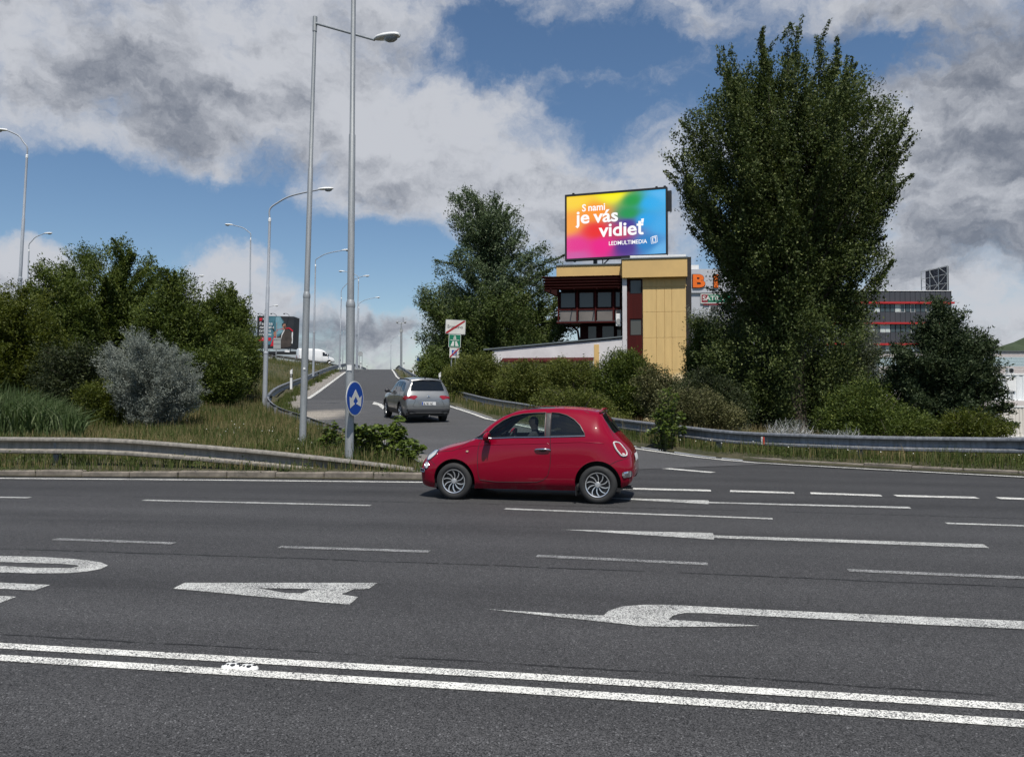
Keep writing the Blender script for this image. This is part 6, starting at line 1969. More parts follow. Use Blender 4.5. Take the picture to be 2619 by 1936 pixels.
for f0, f1, z0_, z1_ in ((0, .34, 0, 1.6), (.34, .0, 1.6, 3.2), (.34, .67, 4.2, 1.2), (.67, .34, 1.6, 0), (.67, 1, 1.6, 3.2), (1, .67, 3.2, HH1), (.67, 1, 0, 1.6)):
    MB().tube([hp_(f0, z0_, .25), hp_(f1, z1_, .25)], .05, 6).obj('brace', MAT['pole'], hb)

# ------------------------------------------------------------------ site cabins at the right
MAT['cabin'] = plain('cabin_white', (.66, .68, .69), .5, var=.08, scale=.7, stretch=(1, 1, .4)); MAT['cabin_cream'] = plain('container_cream', (.68, .64, .58), .55, var=.1, scale=.8)
def corrug(w_, h_, pitch, depth, th=.05):
    """vertical-ribbed sheet in xz, front at y=0"""
    n = max(1, int(round(w_ / pitch))); p = w_ / n
    xs = []
    for i in range(n): xs += [(i * p, 0), (i * p + p * .42, 0), (i * p + p * .5, depth), (i * p + p * .92, depth)]
    xs.append((w_, 0))
    V = [(x, y, 0) for x, y in xs] + [(x, y, h_) for x, y in xs]; m = len(xs)
    return V, [(i, i + 1, m + i + 1, m + i) for i in range(m - 1)]
YC = 57; kc = YC / F_PX
def cabin(label, px0, px1, pyb, pyt, mat, rib, window=None, depth=2.4, Y=YC, ac_=None, vent=None):
    b0 = P(px0, pyb, Y); w_ = (px1 - px0) * Y / F_PX; h_ = (pyb - pyt) * Y / F_PX
    root = thing('site_cabin', label, 'cabin', b0, 0, 'site cabins')
    V, Fc = corrug(w_, h_ - .2, rib, .035)
    MB().add([(v[0], v[1], v[2] + .1) for v in V], Fc).obj('front_wall', MAT[mat], root)
    MB().box((.0, .04, 0.05), (w_, depth, h_ - .05)).obj('body', MAT[mat], root)
    MB().box((-.02, -.03, h_ - .12), (w_ + .02, depth + .02, h_)).obj('top_rail', MAT['white'], root)
    MB().box((-.02, -.03, 0), (w_ + .02, depth + .02, .10)).obj('bottom_rail', MAT['white'], root)
    for xx in (0, w_): MB().box((xx - .06, -.04, 0.002), (xx + .06, .1, h_ - .002)).obj('corner_post', MAT['white'], root)
    if window:
        a, b_, c, d = [q * Y / F_PX for q in (window[0] - px0, window[1] - px0, pyb - window[3], pyb - window[2])]
        fo = MB().bbox((a - .07, -.08, c - .07), (b_ + .07, -.005, d + .07), .01).obj('window', MAT['white'], root)
        n = 10
        for i in range(n): MB().box((a, -.10, c + (d - c) * i / n), (b_, -.081, c + (d - c) * (i + .9) / n)).obj('shutter_slat', MAT['white'], fo)
    if vent:
        a, b_, c, d = [q * Y / F_PX for q in (vent[0] - px0, vent[1] - px0, pyb - vent[3], pyb - vent[2])]
        MB().bbox((a, -.06, c), (b_, -.002, d), .02).obj('vent_slot', MAT['sign_back'], root)
    return root
cabin('white upper site cabin with a shuttered window right of the dark tree', 2538, 2760, 1025, 955, 'cabin', .45, window=(2573, 2596, 968, 999), vent=(2586.5, 2591, 1007, 1024))
cabin('cream ribbed lower cabin beneath the white site cabin', 2554, 2790, 1118, 1038, 'cabin_cream', .26, Y=56)
cabin('white site cabin mostly hidden behind the dark right tree', 2225, 2500, 1060, 962, 'cabin', .45, Y=62)
# striped hall behind
m_, t, b = new_mat('striped_cladding')
o_ = t.n('ShaderNodeTexCoord').outputs['Object']; zz_ = t.sep(o_)[2]
st_ = t.noise(t.comb(0.0, 0.0, zz_), 1.1, 2, .5)
cA = t.mix(t.mr(t.m('SINE', t.m('MULTIPLY', zz_, 3.4)), -.2, .5), (.36, .50, .55), (.60, .50, .47))
t.put(b.inputs['Base Color'], t.mix(.35, cA, (.6, .62, .62))); b.inputs['Roughness'].default_value = .4
MAT['stripe_clad'] = m_
YH = 84; hb0 = P(2250, 1060, YH); hb0.z = -1.2; kh = YH / F_PX
hall = thing('metal_hall', 'long low hall with pale striped sheet cladding behind the white cabins', 'building', hb0)
def hz_(py): return CAM_H + (HOR - py) * kh - hb0.z
n = 16
for i in range(n):
    z0_, z1_ = hz_(960) + (hz_(899) - hz_(960)) * i / n, hz_(960) + (hz_(899) - hz_(960)) * (i + .8) / n
    MB().box((0, 0, z0_), (650 * kh, .1, z1_)).obj('cladding_rib', MAT['stripe_clad'], hall)
MB().box((0, .05, 0), (650 * kh, 10, hz_(900))).obj('wall', MAT['stripe_clad'], hall)
MB().box((-.1, -.15, hz_(899)), (651 * kh, 10.1, hz_(897))).obj('roof_edge', MAT['roof_grey'], hall)
ac2 = thing('air_conditioner', 'outdoor air-conditioning unit standing on the white upper cabin', 'air conditioner', P(2578, 955, YC + .6))
MB().bbox((0, 0, 0), (.47, .3, .42), .02).obj('casing', MAT['sign_back'], ac2)
MB().lathe([(.17, 0), (.17, .02), (.13, .025), (0, .015)], 20, Matrix.Translation((.26, -.001, .21)) @ Matrix.Rotation(math.pi, 4, 'Z'), axis='Y').obj('fan', MAT['sign_black'], ac2)

# wooded hill on the skyline
def hill():
    rs_ = np.random.RandomState(2)
    xs = np.linspace(330, 1500, 90); ys = np.linspace(640, 1100, 24)
    V, Fc = [], []
    for j, y in enumerate(ys):
        for i, x in enumerate(xs):
            f = max(0, 1 - abs((y - 820) / 230)); h = 88 * min(1, ((x - 350) / 260)) if x > 350 else 0
            V.append((x, y, -2 + max(h, 0) * f ** .7 + rs_.uniform(-3, 3) * (f > 0)))
    for j in range(len(ys) - 1):
        for i in range(len(xs) - 1):
            q = j * len(xs) + i; Fc.append((q, q + 1, q + len(xs) + 1, q + len(xs)))
    o = link('hill', mesh('hill', V, Fc, MAT['hill'], False)); tag(o, kind='structure')
m_, t, b = new_mat('far_woodland')
t.put(b.inputs['Base Color'], t.mix(t.noise(t.n('ShaderNodeTexCoord').outputs['Object'], .1, 6, .7), (.02, .035, .018), (.055, .075, .03))); b.inputs['Roughness'].default_value = 1
MAT['hill'] = m_
hill()
# raised road studs between the double lines
MAT['stud'] = plain('stud_white', (.80, .80, .77), .35, coat=.4)
for lab, px, py, a in (('left one of two white road studs between the double lines', 600, 1705.5, -.17), ('right one of two white road studs between the double lines', 641, 1709, -.17)):
    c = G(px - 7, py)
    st = thing('road_stud', lab, 'road stud', c, a, 'road studs between the double lines')
    V, Fc = [], []
    rings = [(.0, .066, .044), (.009, .063, .041), (.018, .050, .033), (.023, .030, .02)]
    n = 22
    for z, rx, ry in rings:
        for k_ in range(n): V.append((rx * math.cos(2 * math.pi * k_ / n), ry * math.sin(2 * math.pi * k_ / n), z))
    for i in range(3):
        for k_ in range(n): Fc.append((i * n + k_, i * n + (k_ + 1) % n, (i + 1) * n + (k_ + 1) % n, (i + 1) * n + k_))
    Fc.append(tuple(3 * n + k_ for k_ in range(n)))
    link('dome', mesh('dome', V, Fc, MAT['stud'], True), st)
    for dx2, dy2, rr2 in ((-.045, -.015, .012), (-.015, -.028, .008), (.02, -.028, .015), (.045, .004, .012), (0, .025, .01)):
        dx2, dy2 = dx2 * .88, dy2 * .76
        zz = .025 * max(.05, 1 - (dx2 / .07) ** 2 - (dy2 / .05) ** 2) ** .6 - .001
        MB().lathe([(rr2, 0), (rr2, .004), (rr2 * .6, .005)], 10, Matrix.Translation((dx2, dy2, zz))).obj('reflector', MAT['dark'], st)

# ------------------------------------------------------------------ foliage
def leaves_mesh(name, pos, axis, size, mat, seed, width=.55, up=.35, fold=.25, tri=False):
    """one small folded leaf per position. pos (n,3), axis (n,3) growth direction, size (n,)"""
    rs_ = np.random.RandomState(seed); n = len(pos)
    d = axis + rs_.normal(0, .75, (n, 3)); d /= np.linalg.norm(d, axis=1, keepdims=True) + 1e-9
    nn = rs_.normal(0, 1, (n, 3)); nn[:, 2] += up * 2.0; nn[:, 1] -= up * .4
    s = np.cross(d, nn); s /= np.linalg.norm(s, axis=1, keepdims=True) + 1e-9
    q = np.cross(s, d)
    L = size[:, None]
    if tri:
        V = np.empty((n, 3, 3), np.float32)
        V[:, 0] = pos - d * L * .45 + s * L * width * .42
        V[:, 1] = pos - d * L * .30 - s * L * width * .48
        V[:, 2] = pos + d * L * .62 + q * L * .1
        return np_mesh(name, V.reshape(-1, 3), np.arange(n * 3, dtype=np.int32).reshape(n, 3), mat)
    V = np.empty((n, 4, 3), np.float32)
    V[:, 0] = pos - d * L * .5
    V[:, 1] = pos + s * L * width * .5 + q * L * fold * .3
    V[:, 2] = pos + d * L * .5
    V[:, 3] = pos - s * L * width * .5 + q * L * fold * .3
    F_ = np.arange(n * 4, dtype=np.int32).reshape(n, 4)
    T = np.concatenate([F_[:, [0, 1, 2]], F_[:, [0, 2, 3]]]).reshape(-1, 3)
    return np_mesh(name, V.reshape(-1, 3), T, mat)
WEXP = [1.55]
def crown_clumps(prof, Y, rs_, n, depth=.85, shell=.5, base=None):
    """clump centres filling the outline prof [(py, xl, xr)] given in photo pixels at distance Y"""
    pr = sorted(prof)
    py = np.array([p[0] for p in pr], float); xl = np.array([p[1] for p in pr], float); xr = np.array([p[2] for p in pr], float)
    yy = np.linspace(py[0], py[-1], 300); wv = (np.interp(yy, py, xr) - np.interp(yy, py, xl))
    wv = np.maximum(wv, 1) ** WEXP[0]; cdf = np.cumsum(wv); cdf /= cdf[-1]
    y = np.interp(rs_.rand(n), cdf, yy)
    l, r = np.interp(y, py, xl), np.interp(y, py, xr)
    ph = rs_.rand(n) * 2 * np.pi; rad = rs_.rand(n) ** shell
    cx, hw = (l + r) / 2, (r - l) / 2
    X = cx + hw * rad * np.cos(ph); dY = hw * rad * np.sin(ph) * depth * Y / F_PX
    k = Y / F_PX
    cl = np.column_stack([(X - CX) * k, Y + dY, CAM_H + (HOR - y) * k])
    out = np.column_stack([np.cos(ph) * rad, np.sin(ph) * rad, np.zeros(n)])
    return cl, out, k
def bough_clumps(prof, Y, rs_, nb, per, base_x, gz, depth, up_tip, spread, low):
    """clumps strung along boughs that leave the trunk and end on the crown's outline"""
    k = Y / F_PX
    tips, out, _ = crown_clumps(prof, Y, rs_, nb, depth, .16)
    # a third of the boughs fill the inside
    m = nb // 3
    tin, oin, _ = crown_clumps(prof, Y, rs_, m, depth, .55)
    tips = np.concatenate([tips, tin]); out = np.concatenate([out, oin])
    top = tips[:, 2].max(); bot = tips[:, 2].min(); xm = tips[:, 0].mean()
    C_, A_, R_, lines = [], [], [], []
    for tip, o in zip(tips, out):
        hz = np.hypot(tip[0] - base_x, tip[1] - Y)
        f = (tip[2] - gz) / (top - gz)
        z0 = gz + (tip[2] - gz) * rs_.uniform(low, low + .3)
        x0 = base_x + (xm - base_x) * (z0 - gz) / (top - gz)
        st = np.array([x0, Y, z0])
        ct = st + (tip - st) * np.array([up_tip, up_tip, 1 - up_tip]) + rs_.normal(0, .05 * hz + .05, 3)
        L = np.linalg.norm(tip - st)
        n = max(4, int(per * L / (0.11 * (top - gz) * 3)))
        t = np.linspace(.30, 1.0, n)[:, None]
        c = (1 - t) ** 2 * st + 2 * t * (1 - t) * ct + t ** 2 * tip
        tan = 2 * (1 - t) * (ct - st) + 2 * t * (tip - ct)
        tan /= np.linalg.norm(tan, axis=1, keepdims=True) + 1e-9
        rad = spread * L * (1.02 - t[:, 0]) ** .7 * .5 + spread * .18
        C_.append(c + rs_.normal(0, 1, c.shape) * (rad * .55)[:, None]); A_.append(tan); R_.append(rad)
        lines.append((st, ct, tip))
    return np.concatenate(C_), np.concatenate(A_), np.concatenate(R_), lines
def tree(name, label, cat, group, prof, Y, n_cl, per, leaf, mat, base_px, seed, rise=.7, clen=.9, crad=.32, trunk_r=.2, limbs=26, trunk_top=.8, stems=1, gap=.0, shell=.45, depth=.85, width=.55, up=.35, bark='bark', base_z=None, tri=True, boughs=0, up_tip=.65, spread=.16, low=.3, bper=8, prof2=None):
    rs_ = np.random.RandomState(seed); rr = random.Random(seed)
    k = Y / F_PX
    bx_, bz0 = (base_px[0] - CX) * k, None
    gz = tz(bx_, Y) if base_z is None else base_z
    base = Vector((bx_, Y, gz))
    lines = []
    if boughs:
        cl, bax, brad, lines = bough_clumps(prof, Y, rs_, boughs, bper, bx_, gz, depth, up_tip, spread, low)
        out = bax; gap_b = gap; gap = 0
        if n_cl > 1:
            c2, o2, _ = crown_clumps(prof2 or prof, Y, rs_, n_cl, depth, shell)
            if gap_b > 0:
                g3 = np.sin(c2[:, 0] * 1.9 + seed) * np.sin(c2[:, 2] * 1.6 + seed * .7) * np.cos(c2[:, 1] * 1.3)
                kp = g3 > -gap_b; c2, o2 = c2[kp], o2[kp]
            a2 = o2 * (1 - rise) * 1.4 + np.array([0, 0, 1.0]) * rise
            cl = np.concatenate([cl, c2]); bax = np.concatenate([bax, a2]); brad = np.concatenate([brad, np.full(len(c2), crad * 1.5)])
            out = bax
    else:
        cl, out, k = crown_clumps(prof, Y, rs_, n_cl, depth, shell)
    if gap > 0:     # leave holes where the sky shows through
        g3 = np.sin(cl[:, 0] * 1.9 + seed) * np.sin(cl[:, 2] * 1.6 + seed * .7) * np.cos(cl[:, 1] * 1.3)
        kp = g3 > -gap; cl, out = cl[kp], out[kp]
    n = len(cl)
    root = thing(name, label, cat, base, 0, group)
    B = np.array(base)
    top = cl[:, 2].max(); H = top - gz
    ax = out * (1 - rise) * 1.2 + np.array([0, 0, 1.0]) * rise + rs_.normal(0, .25, (n, 3)); ax /= np.linalg.norm(ax, axis=1, keepdims=True)
    if boughs:
        ax = bax + rs_.normal(0, .3, (n, 3)) + np.array([0, 0, .25 * rise]); ax /= np.linalg.norm(ax, axis=1, keepdims=True)
    # leaves along each spray
    ln = clen * rs_.uniform(.6, 1.35, n); m = np.maximum(8, (per * rs_.uniform(.5, 1.5, n))).astype(int)
    idx = np.repeat(np.arange(n), m); N = len(idx)
    tpar = rs_.rand(N) - .45
    taper = 1 - .75 * np.clip(tpar + .2, 0, 1)
    pos = cl[idx] + ax[idx] * (tpar * ln[idx])[:, None] + rs_.normal(0, 1, (N, 3)) * ((crad if not boughs else np.clip(brad[idx] * .62, .09, crad * 1.5)) * taper)[:, None]
    pos[:, 2] = np.maximum(pos[:, 2], gz + .05)
    sz = leaf * rs_.uniform(.65, 1.35, N)
    link('crown', leaves_mesh('crown', pos - B, ax[idx], sz, mat, seed + 1, width, up, tri=tri), root)
    # trunk, limbs and twigs
    tb = MB(); cxm = float(np.mean(cl[:, 0])); tops = []
    for s_ in range(stems):
        dx = 0 if stems == 1 else rr.uniform(-1, 1) * H * .05
        tx = (cxm - bx_) * .6 + (rr.uniform(-1, 1) * H * .10 if stems > 1 else 0)
        pts = [Vector((dx, 0, -.3)), Vector((dx + tx * .1, rr.uniform(-.1, .1), H * trunk_top * .3)), Vector((dx + tx * .45, rr.uniform(-.25, .25), H * trunk_top * .62)), Vector((dx + tx * .8, rr.uniform(-.3, .3), H * trunk_top))]
        r_ = trunk_r / math.sqrt(stems)
        tb.tube(smooth_line(pts, 4), list(np.linspace(r_, r_ * .22, 13)), 8, cap=False); tops.append(pts)
    to = tb.obj('trunk', MAT[bark], root, True)
    lb = MB()
    for st_, ct_, tip_ in lines:
        a0, a1, a2 = Vector(st_ - B), Vector(ct_ - B), Vector(tip_ - B)
        pl = [a0 * (1 - q) ** 2 + a1 * 2 * q * (1 - q) + a2 * q * q for q in (0, .2, .4, .6, .8, 1)]
        lb.tube(pl, list(np.linspace(max(.02, trunk_r * .22), .006, 6)), 5, cap=False)
    order = rs_.permutation(n)[:(limbs if not lines else 0)]
    for i in order:
        e = Vector(cl[i] - B); pts = rr.choice(tops)
        f = min(.92, max(.12, (e.z / (H * trunk_top)) * rr.uniform(.45, .7)))
        q = Vector([np.interp(f, [0, .3, .62, 1], [p[c] for p in pts]) for c in range(3)])
        mid = q.lerp(e, .5) + Vector((0, 0, -.06 * (e - q).length + .04 * H))
        r_ = trunk_r / math.sqrt(stems) * (.42 - .28 * f)
        lb.tube(smooth_line([q, mid, e], 3), list(np.linspace(max(r_, .012), .008, 7)), 5, cap=False)
        for j in range(3):
            a = Vector(cl[i] - B) .lerp(mid, rr.uniform(0, .5)); b_ = a + Vector(rs_.normal(0, .5, 3)) * clen + Vector((0, 0, clen * .5 * rise))
            lb.tube([a, b_], [.012, .004], 3, cap=False)
    link('limbs', lb.me('limbs', MAT['twig'], True), root)
    return root
LM = {
    'poplar': leaf_mat('poplar_leaves', (.022, .037, .009), (.088, .115, .030), (.17, .19, .065), transl=.20),
    'poplar2': leaf_mat('grey_poplar_leaves', (.036, .062, .026), (.115, .152, .070), (.23, .27, .17), transl=.22),
    'green': leaf_mat('maple_leaves', (.026, .046, .008), (.100, .130, .024), (.17, .20, .04), transl=.24),
    'lime': leaf_mat('elder_leaves', (.040, .056, .008), (.098, .115, .016), (.15, .16, .03), transl=.3),
    'olive': leaf_mat('broom_leaves', (.040, .056, .010), (.130, .148, .030), (.20, .20, .05), transl=.25),
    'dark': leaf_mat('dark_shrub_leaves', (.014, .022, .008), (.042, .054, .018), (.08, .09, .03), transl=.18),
    'silver': leaf_mat('oleaster_leaves', (.12, .14, .115), (.25, .27, .235), (.38, .40, .35), transl=.2, rough=.6),
    'silver_dim': leaf_mat('willow_leaves', (.075, .09, .06), (.17, .185, .14), (.26, .28, .22), transl=.22),
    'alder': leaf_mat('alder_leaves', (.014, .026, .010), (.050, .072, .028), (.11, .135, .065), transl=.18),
    'knot': leaf_mat('knotweed_leaves', (.045, .075, .012), (.115, .155, .030), (.18, .22, .06), transl=.3, rough=.4),
    'twiggy': leaf_mat('dry_shrub_leaves', (.050, .056, .020), (.115, .112, .042), (.20, .185, .09), transl=.15),
    'wall': leaf_mat('mid_green_leaves', (.026, .046, .010), (.098, .130, .030), (.13, .145, .06), transl=.22),
}
# big poplar
tree('poplar_tree', 'huge dark poplar with upswept crown right of the yellow building', 'tree', None,
     [(45, 2085, 2122), (85, 1980, 2132), (130, 1860, 2150), (190, 1825, 2200), (260, 1795, 2245), (330, 1740, 2290), (400, 1718, 2308), (470, 1718, 2305), (540, 1752, 2280), (600, 1785, 2240), (680, 1800, 2255), (760, 1845, 2245)],
     36, 900, 190, .105, LM['poplar'], (2040, 1100), 11, rise=.55, clen=1.5, crad=.32, trunk_r=.5, trunk_top=.72, depth=.85, width=.85, boughs=88, bper=9, up_tip=.52, spread=.17, low=.34, gap=.40, shell=.36,
     prof2=[(200, 1890, 2140), (270, 1805, 2235), (360, 1740, 2295), (450, 1735, 2292), (540, 1770, 2262), (600, 1795, 2232), (660, 1805, 2248), (720, 1850, 2240), (780, 1858, 2225), (815, 1815, 2215), (870, 1800, 2208), (960, 1800, 2200), (1030, 1840, 2170), (1065, 1910, 2130)])
tree('alder_tree', 'dark bushy alder in front of the office block and white cabins', 'tree', None,
     [(760, 2403, 2420), (795, 2380, 2435), (835, 2345, 2455), (870, 2322, 2505), (905, 2292, 2552), (960, 2275, 2540), (1010, 2250, 2545), (1060, 2245, 2555), (1100, 2270, 2560)],
     29, 270, 170, .10, LM['alder'], (2420, 1112), 12, rise=.45, clen=.8, crad=.2, trunk_r=.14, trunk_top=.8, stems=3, boughs=74, bper=7, up_tip=.32, spread=.17, low=.34, gap=.6, shell=.5)
# tall pair behind the low wing
WEXP[0] = .8
tree('poplar_tree', 'tall airy grey-green poplar behind the road signs', 'tree', None,
     [(494, 1172, 1205), (525, 1160, 1310), (570, 1148, 1345), (600, 1150, 1350), (625, 1180, 1330), (645, 1190, 1410), (670, 1120, 1432), (700, 1118, 1420), (760, 1135, 1410), (800, 1120, 1380)],
     68, 270, 130, .20, LM['poplar2'], (1240, 1000), 13, rise=.45, clen=1.4, crad=.42, trunk_r=.32, trunk_top=.86, boughs=46, bper=7, up_tip=.34, spread=.20, low=.55, gap=.5, shell=.45)
WEXP[0] = 1.55
tree('broadleaf_tree', 'dense green tree below the airy poplar, left of the yellow building', 'tree', None,
     [(745, 1290, 1400), (770, 1110, 1440), (800, 1085, 1455), (850, 1160, 1480), (900, 1080, 1470), (940, 1075, 1440), (980, 1090, 1400), (1005, 1110, 1380)],
     66, 260, 180, .21, LM['wall'], (1290, 1010), 14, rise=.4, clen=1.3, crad=.5, trunk_r=.3, boughs=50, bper=7, up_tip=.42, spread=.24, low=.25, gap=.7)
tree('broadleaf_tree', 'leaning grey-green tree edging the sky right of the ramp crest', 'tree', None,
     [(730, 1098, 1140), (770, 1075, 1200), (815, 1090, 1200), (850, 1085, 1190), (890, 1066, 1180), (930, 1075, 1170), (955, 1085, 1160)],
     72, 140, 150, .22, LM['poplar2'], (1150, 1000), 15, rise=.4, clen=1.4, crad=.5, trunk_r=.2, limbs=40, gap=.5)
# left wood
GRP = 'trees left of the ramp'
tree('broadleaf_tree', 'tallest tree of the left wood, behind the silver bush', 'tree', GRP,
     [(632, 215, 340), (665, 190, 372), (700, 160, 395), (760, 150, 410), (850, 140, 420), (940, 140, 420), (1020, 160, 400)],
     42, 250, 200, .13, LM['green'], (275, 1050), 21, rise=.45, clen=1.1, crad=.33, trunk_r=.25, boughs=44, bper=7, up_tip=.42, spread=.26, low=.25, gap=.7)
tree('broadleaf_tree', 'dark tree of the left wood between the tallest tree and the right one', 'tree', GRP,
     [(700, 392, 440), (745, 370, 500), (800, 350, 530), (880, 350, 560), (960, 380, 570), (1020, 420, 560)],
     39, 190, 200, .125, LM['green'], (460, 1040), 22, rise=.4, clen=1.0, crad=.32, trunk_r=.2, boughs=36, bper=7, up_tip=.40, spread=.26, low=.25, gap=.7)
tree('broadleaf_tree', 'rightmost tree of the left wood, next to the advertising board', 'tree', GRP,
     [(750, 560, 595), (790, 520, 625), (840, 510, 640), (890, 505, 648), (940, 500, 640), (990, 500, 600)],
     46, 230, 190, .14, LM['green'], (570, 1000), 23, rise=.6, clen=1.2, crad=.3, trunk_r=.18, boughs=40, bper=8, up_tip=.55, spread=.2, low=.25, gap=.6)
tree('broadleaf_tree', 'pointed tree of the left wood left of the tallest one', 'tree', GRP,
     [(660, 115, 150), (700, 95, 190), (760, 80, 220), (850, 60, 240), (940, 50, 250), (1010, 70, 240)],
     38, 170, 200, .125, LM['green'], (150, 1040), 24, rise=.5, clen=1.0, crad=.3, trunk_r=.2, boughs=36, bper=7, up_tip=.40, spread=.26, low=.25, gap=.7)
tree('broadleaf_tree', 'yellow-green tree at the left edge above the reeds', 'tree', GRP,
     [(735, 15, 55), (770, -60, 110), (840, -120, 140), (920, -150, 150), (1000, -150, 140)],
     33, 200, 190, .105, LM['lime'], (10, 1040), 25, rise=.4, clen=.9, crad=.3, trunk_r=.16, boughs=40, bper=7, up_tip=.4, spread=.26, low=.2, gap=.75)
tree('shrub', 'dark undergrowth shrub between the reeds and the silver bush', 'shrub', None,
     [(900, 120, 290), (960, 100, 330), (1020, 120, 330), (1085, 140, 310)], 29, 230, 170, .09, LM['dark'], (215, 1090), 26, rise=.4, clen=.7, crad=.24, trunk_r=.06, stems=4, limbs=24)
tree('shrub', 'green shrub at the foot of the dark trees right of the silver bush', 'shrub', None,
     [(905, 480, 610), (950, 470, 632), (1000, 475, 615), (1050, 490, 575)], 38, 210, 170, .115, LM['green'], (540, 1065), 27, rise=.4, clen=.7, crad=.26, trunk_r=.06, stems=4, limbs=20)
tree('shrub', 'low green shrub left of the silver bush foot', 'shrub', None,
     [(985, 225, 290), (1020, 210, 305), (1060, 215, 310), (1095, 230, 300)], 26.5, 90, 150, .075, LM['lime'], (262, 1100), 28, rise=.4, clen=.5, crad=.17, trunk_r=.05, stems=4, limbs=16)
tree('silver_bush', 'silvery-leaved bush in front of the dark trees on the left', 'shrub', None,
     [(858, 325, 362), (885, 295, 395), (905, 285, 470), (930, 275, 492), (960, 262, 500), (1000, 285, 505), (1040, 310, 500), (1085, 330, 450)],
     27, 160, 180, .075, LM['silver'], (395, 1092), 29, rise=.45, clen=.75, crad=.17, trunk_r=.10, stems=5, boughs=60, bper=7, up_tip=.36, spread=.2, low=.12, gap=.5, width=.28)
# right shrubs
GRS = None
for (lab, prof, Y, n, mt, bx0, sd, lf) in (
    ('olive broom-like shrub behind the posts of the road signs', [(915, 1195, 1250), (938, 1160, 1285), (965, 1142, 1295), (1000, 1140, 1300), (1030, 1150, 1290)], 50, 260, 'olive', 1215, 31, .13),
    ('olive shrub in front of the low white wing', [(938, 1320, 1380), (958, 1285, 1425), (990, 1275, 1435), (1025, 1290, 1430), (1050, 1300, 1420)], 45, 260, 'olive', 1350, 32, .12),
    ('dull green shrub below the awning of the yellow building', [(930, 1425, 1480), (948, 1405, 1525), (978, 1398, 1540), (1020, 1400, 1540), (1055, 1410, 1530)], 42, 240, 'olive', 1470, 33, .12),
    ('dark green shrub in front of the maroon wall strip', [(912, 1570, 1620), (932, 1550, 1645), (960, 1530, 1665), (1000, 1520, 1680), (1060, 1530, 1670)], 40, 260, 'green', 1600, 34, .12),
    ('sparse twiggy shrub in front of the ochre panels', [(945, 1645, 1665), (968, 1640, 1715), (995, 1635, 1755), (1030, 1640, 1770), (1070, 1650, 1760)], 37, 150, 'twiggy', 1700, 35, .10),
    ('green shrub at the foot of the big poplar on its left', [(958, 1765, 1810), (990, 1740, 1870), (1030, 1735, 1900), (1075, 1750, 1910), (1090, 1760, 1900)], 31, 240, 'dark', 1820, 36, .10),
    ('bright green shrub at the foot of the big poplar on its right', [(985, 2175, 2225), (1015, 2145, 2270), (1045, 2120, 2300), (1075, 2095, 2345), (1105, 2085, 2390)], 26, 250, 'green', 2220, 37, .085),
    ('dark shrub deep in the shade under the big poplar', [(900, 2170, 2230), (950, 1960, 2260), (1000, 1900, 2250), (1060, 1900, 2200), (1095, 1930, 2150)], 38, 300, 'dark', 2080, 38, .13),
    ('yellow-green shrub under the right alder beside the cabins', [(1072, 2440, 2500), (1090, 2420, 2545), (1108, 2410, 2565)], 24, 70, 'lime', 2490, 39, .08),
    ('low olive shrub behind the right guardrail left of the leafy bush', [(1010, 1400, 1500), (1040, 1370, 1560), (1075, 1380, 1600)], 35, 170, 'olive', 1480, 40, .10),
    ('dry brown-green scrub behind the rail left of the pale dry plant', [(1005, 1700, 1790), (1045, 1680, 1880), (1085, 1690, 1900)], 28.5, 150, 'twiggy', 1780, 41, .085),
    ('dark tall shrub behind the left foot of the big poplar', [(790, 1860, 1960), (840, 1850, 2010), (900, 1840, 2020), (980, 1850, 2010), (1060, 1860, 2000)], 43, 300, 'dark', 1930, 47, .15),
    ('green shrub stepping down to the ramp bank at the end of the left wood', [(862, 590, 630), (895, 560, 652), (935, 550, 660), (985, 560, 640)], 43, 190, 'green', 605, 48, .13),
    ('tall shrub beside the dark corner of the yellow building', [(830, 1775, 1800), (880, 1770, 1840), (940, 1765, 1860), (1000, 1765, 1860)], 44, 220, 'green', 1810, 43, .13),
    ('hedge-like shrub below the leaning tree right of the crest', [(930, 1090, 1140), (950, 1075, 1160), (985, 1085, 1170), (1010, 1095, 1170)], 62, 130, 'green', 1125, 44, .17),
):
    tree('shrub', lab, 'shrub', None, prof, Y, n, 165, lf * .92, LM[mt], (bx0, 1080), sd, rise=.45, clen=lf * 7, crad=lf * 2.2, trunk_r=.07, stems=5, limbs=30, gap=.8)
tree('willow_tree', 'silvery willow behind the poplar beside the store letters', 'tree', None,
     [(790, 1772, 1795), (820, 1772, 1835), (860, 1775, 1870), (930, 1780, 1890), (1000, 1790, 1880)], 47, 170, 150, .15, LM['silver_dim'], (1830, 1070), 45, rise=.5, clen=1.1, crad=.3, trunk_r=.15, limbs=30, width=.3, gap=.7)
tree('willow_tree', 'silvery willow between the poplar and the office block', 'tree', None,
     [(790, 2170, 2205), (830, 2160, 2222), (880, 2150, 2228), (940, 2160, 2240), (1000, 2170, 2240)], 46, 170, 150, .15, LM['silver_dim'], (2205, 1060), 46, rise=.5, clen=1.1, crad=.3, trunk_r=.15, limbs=30, width=.3, gap=.7)

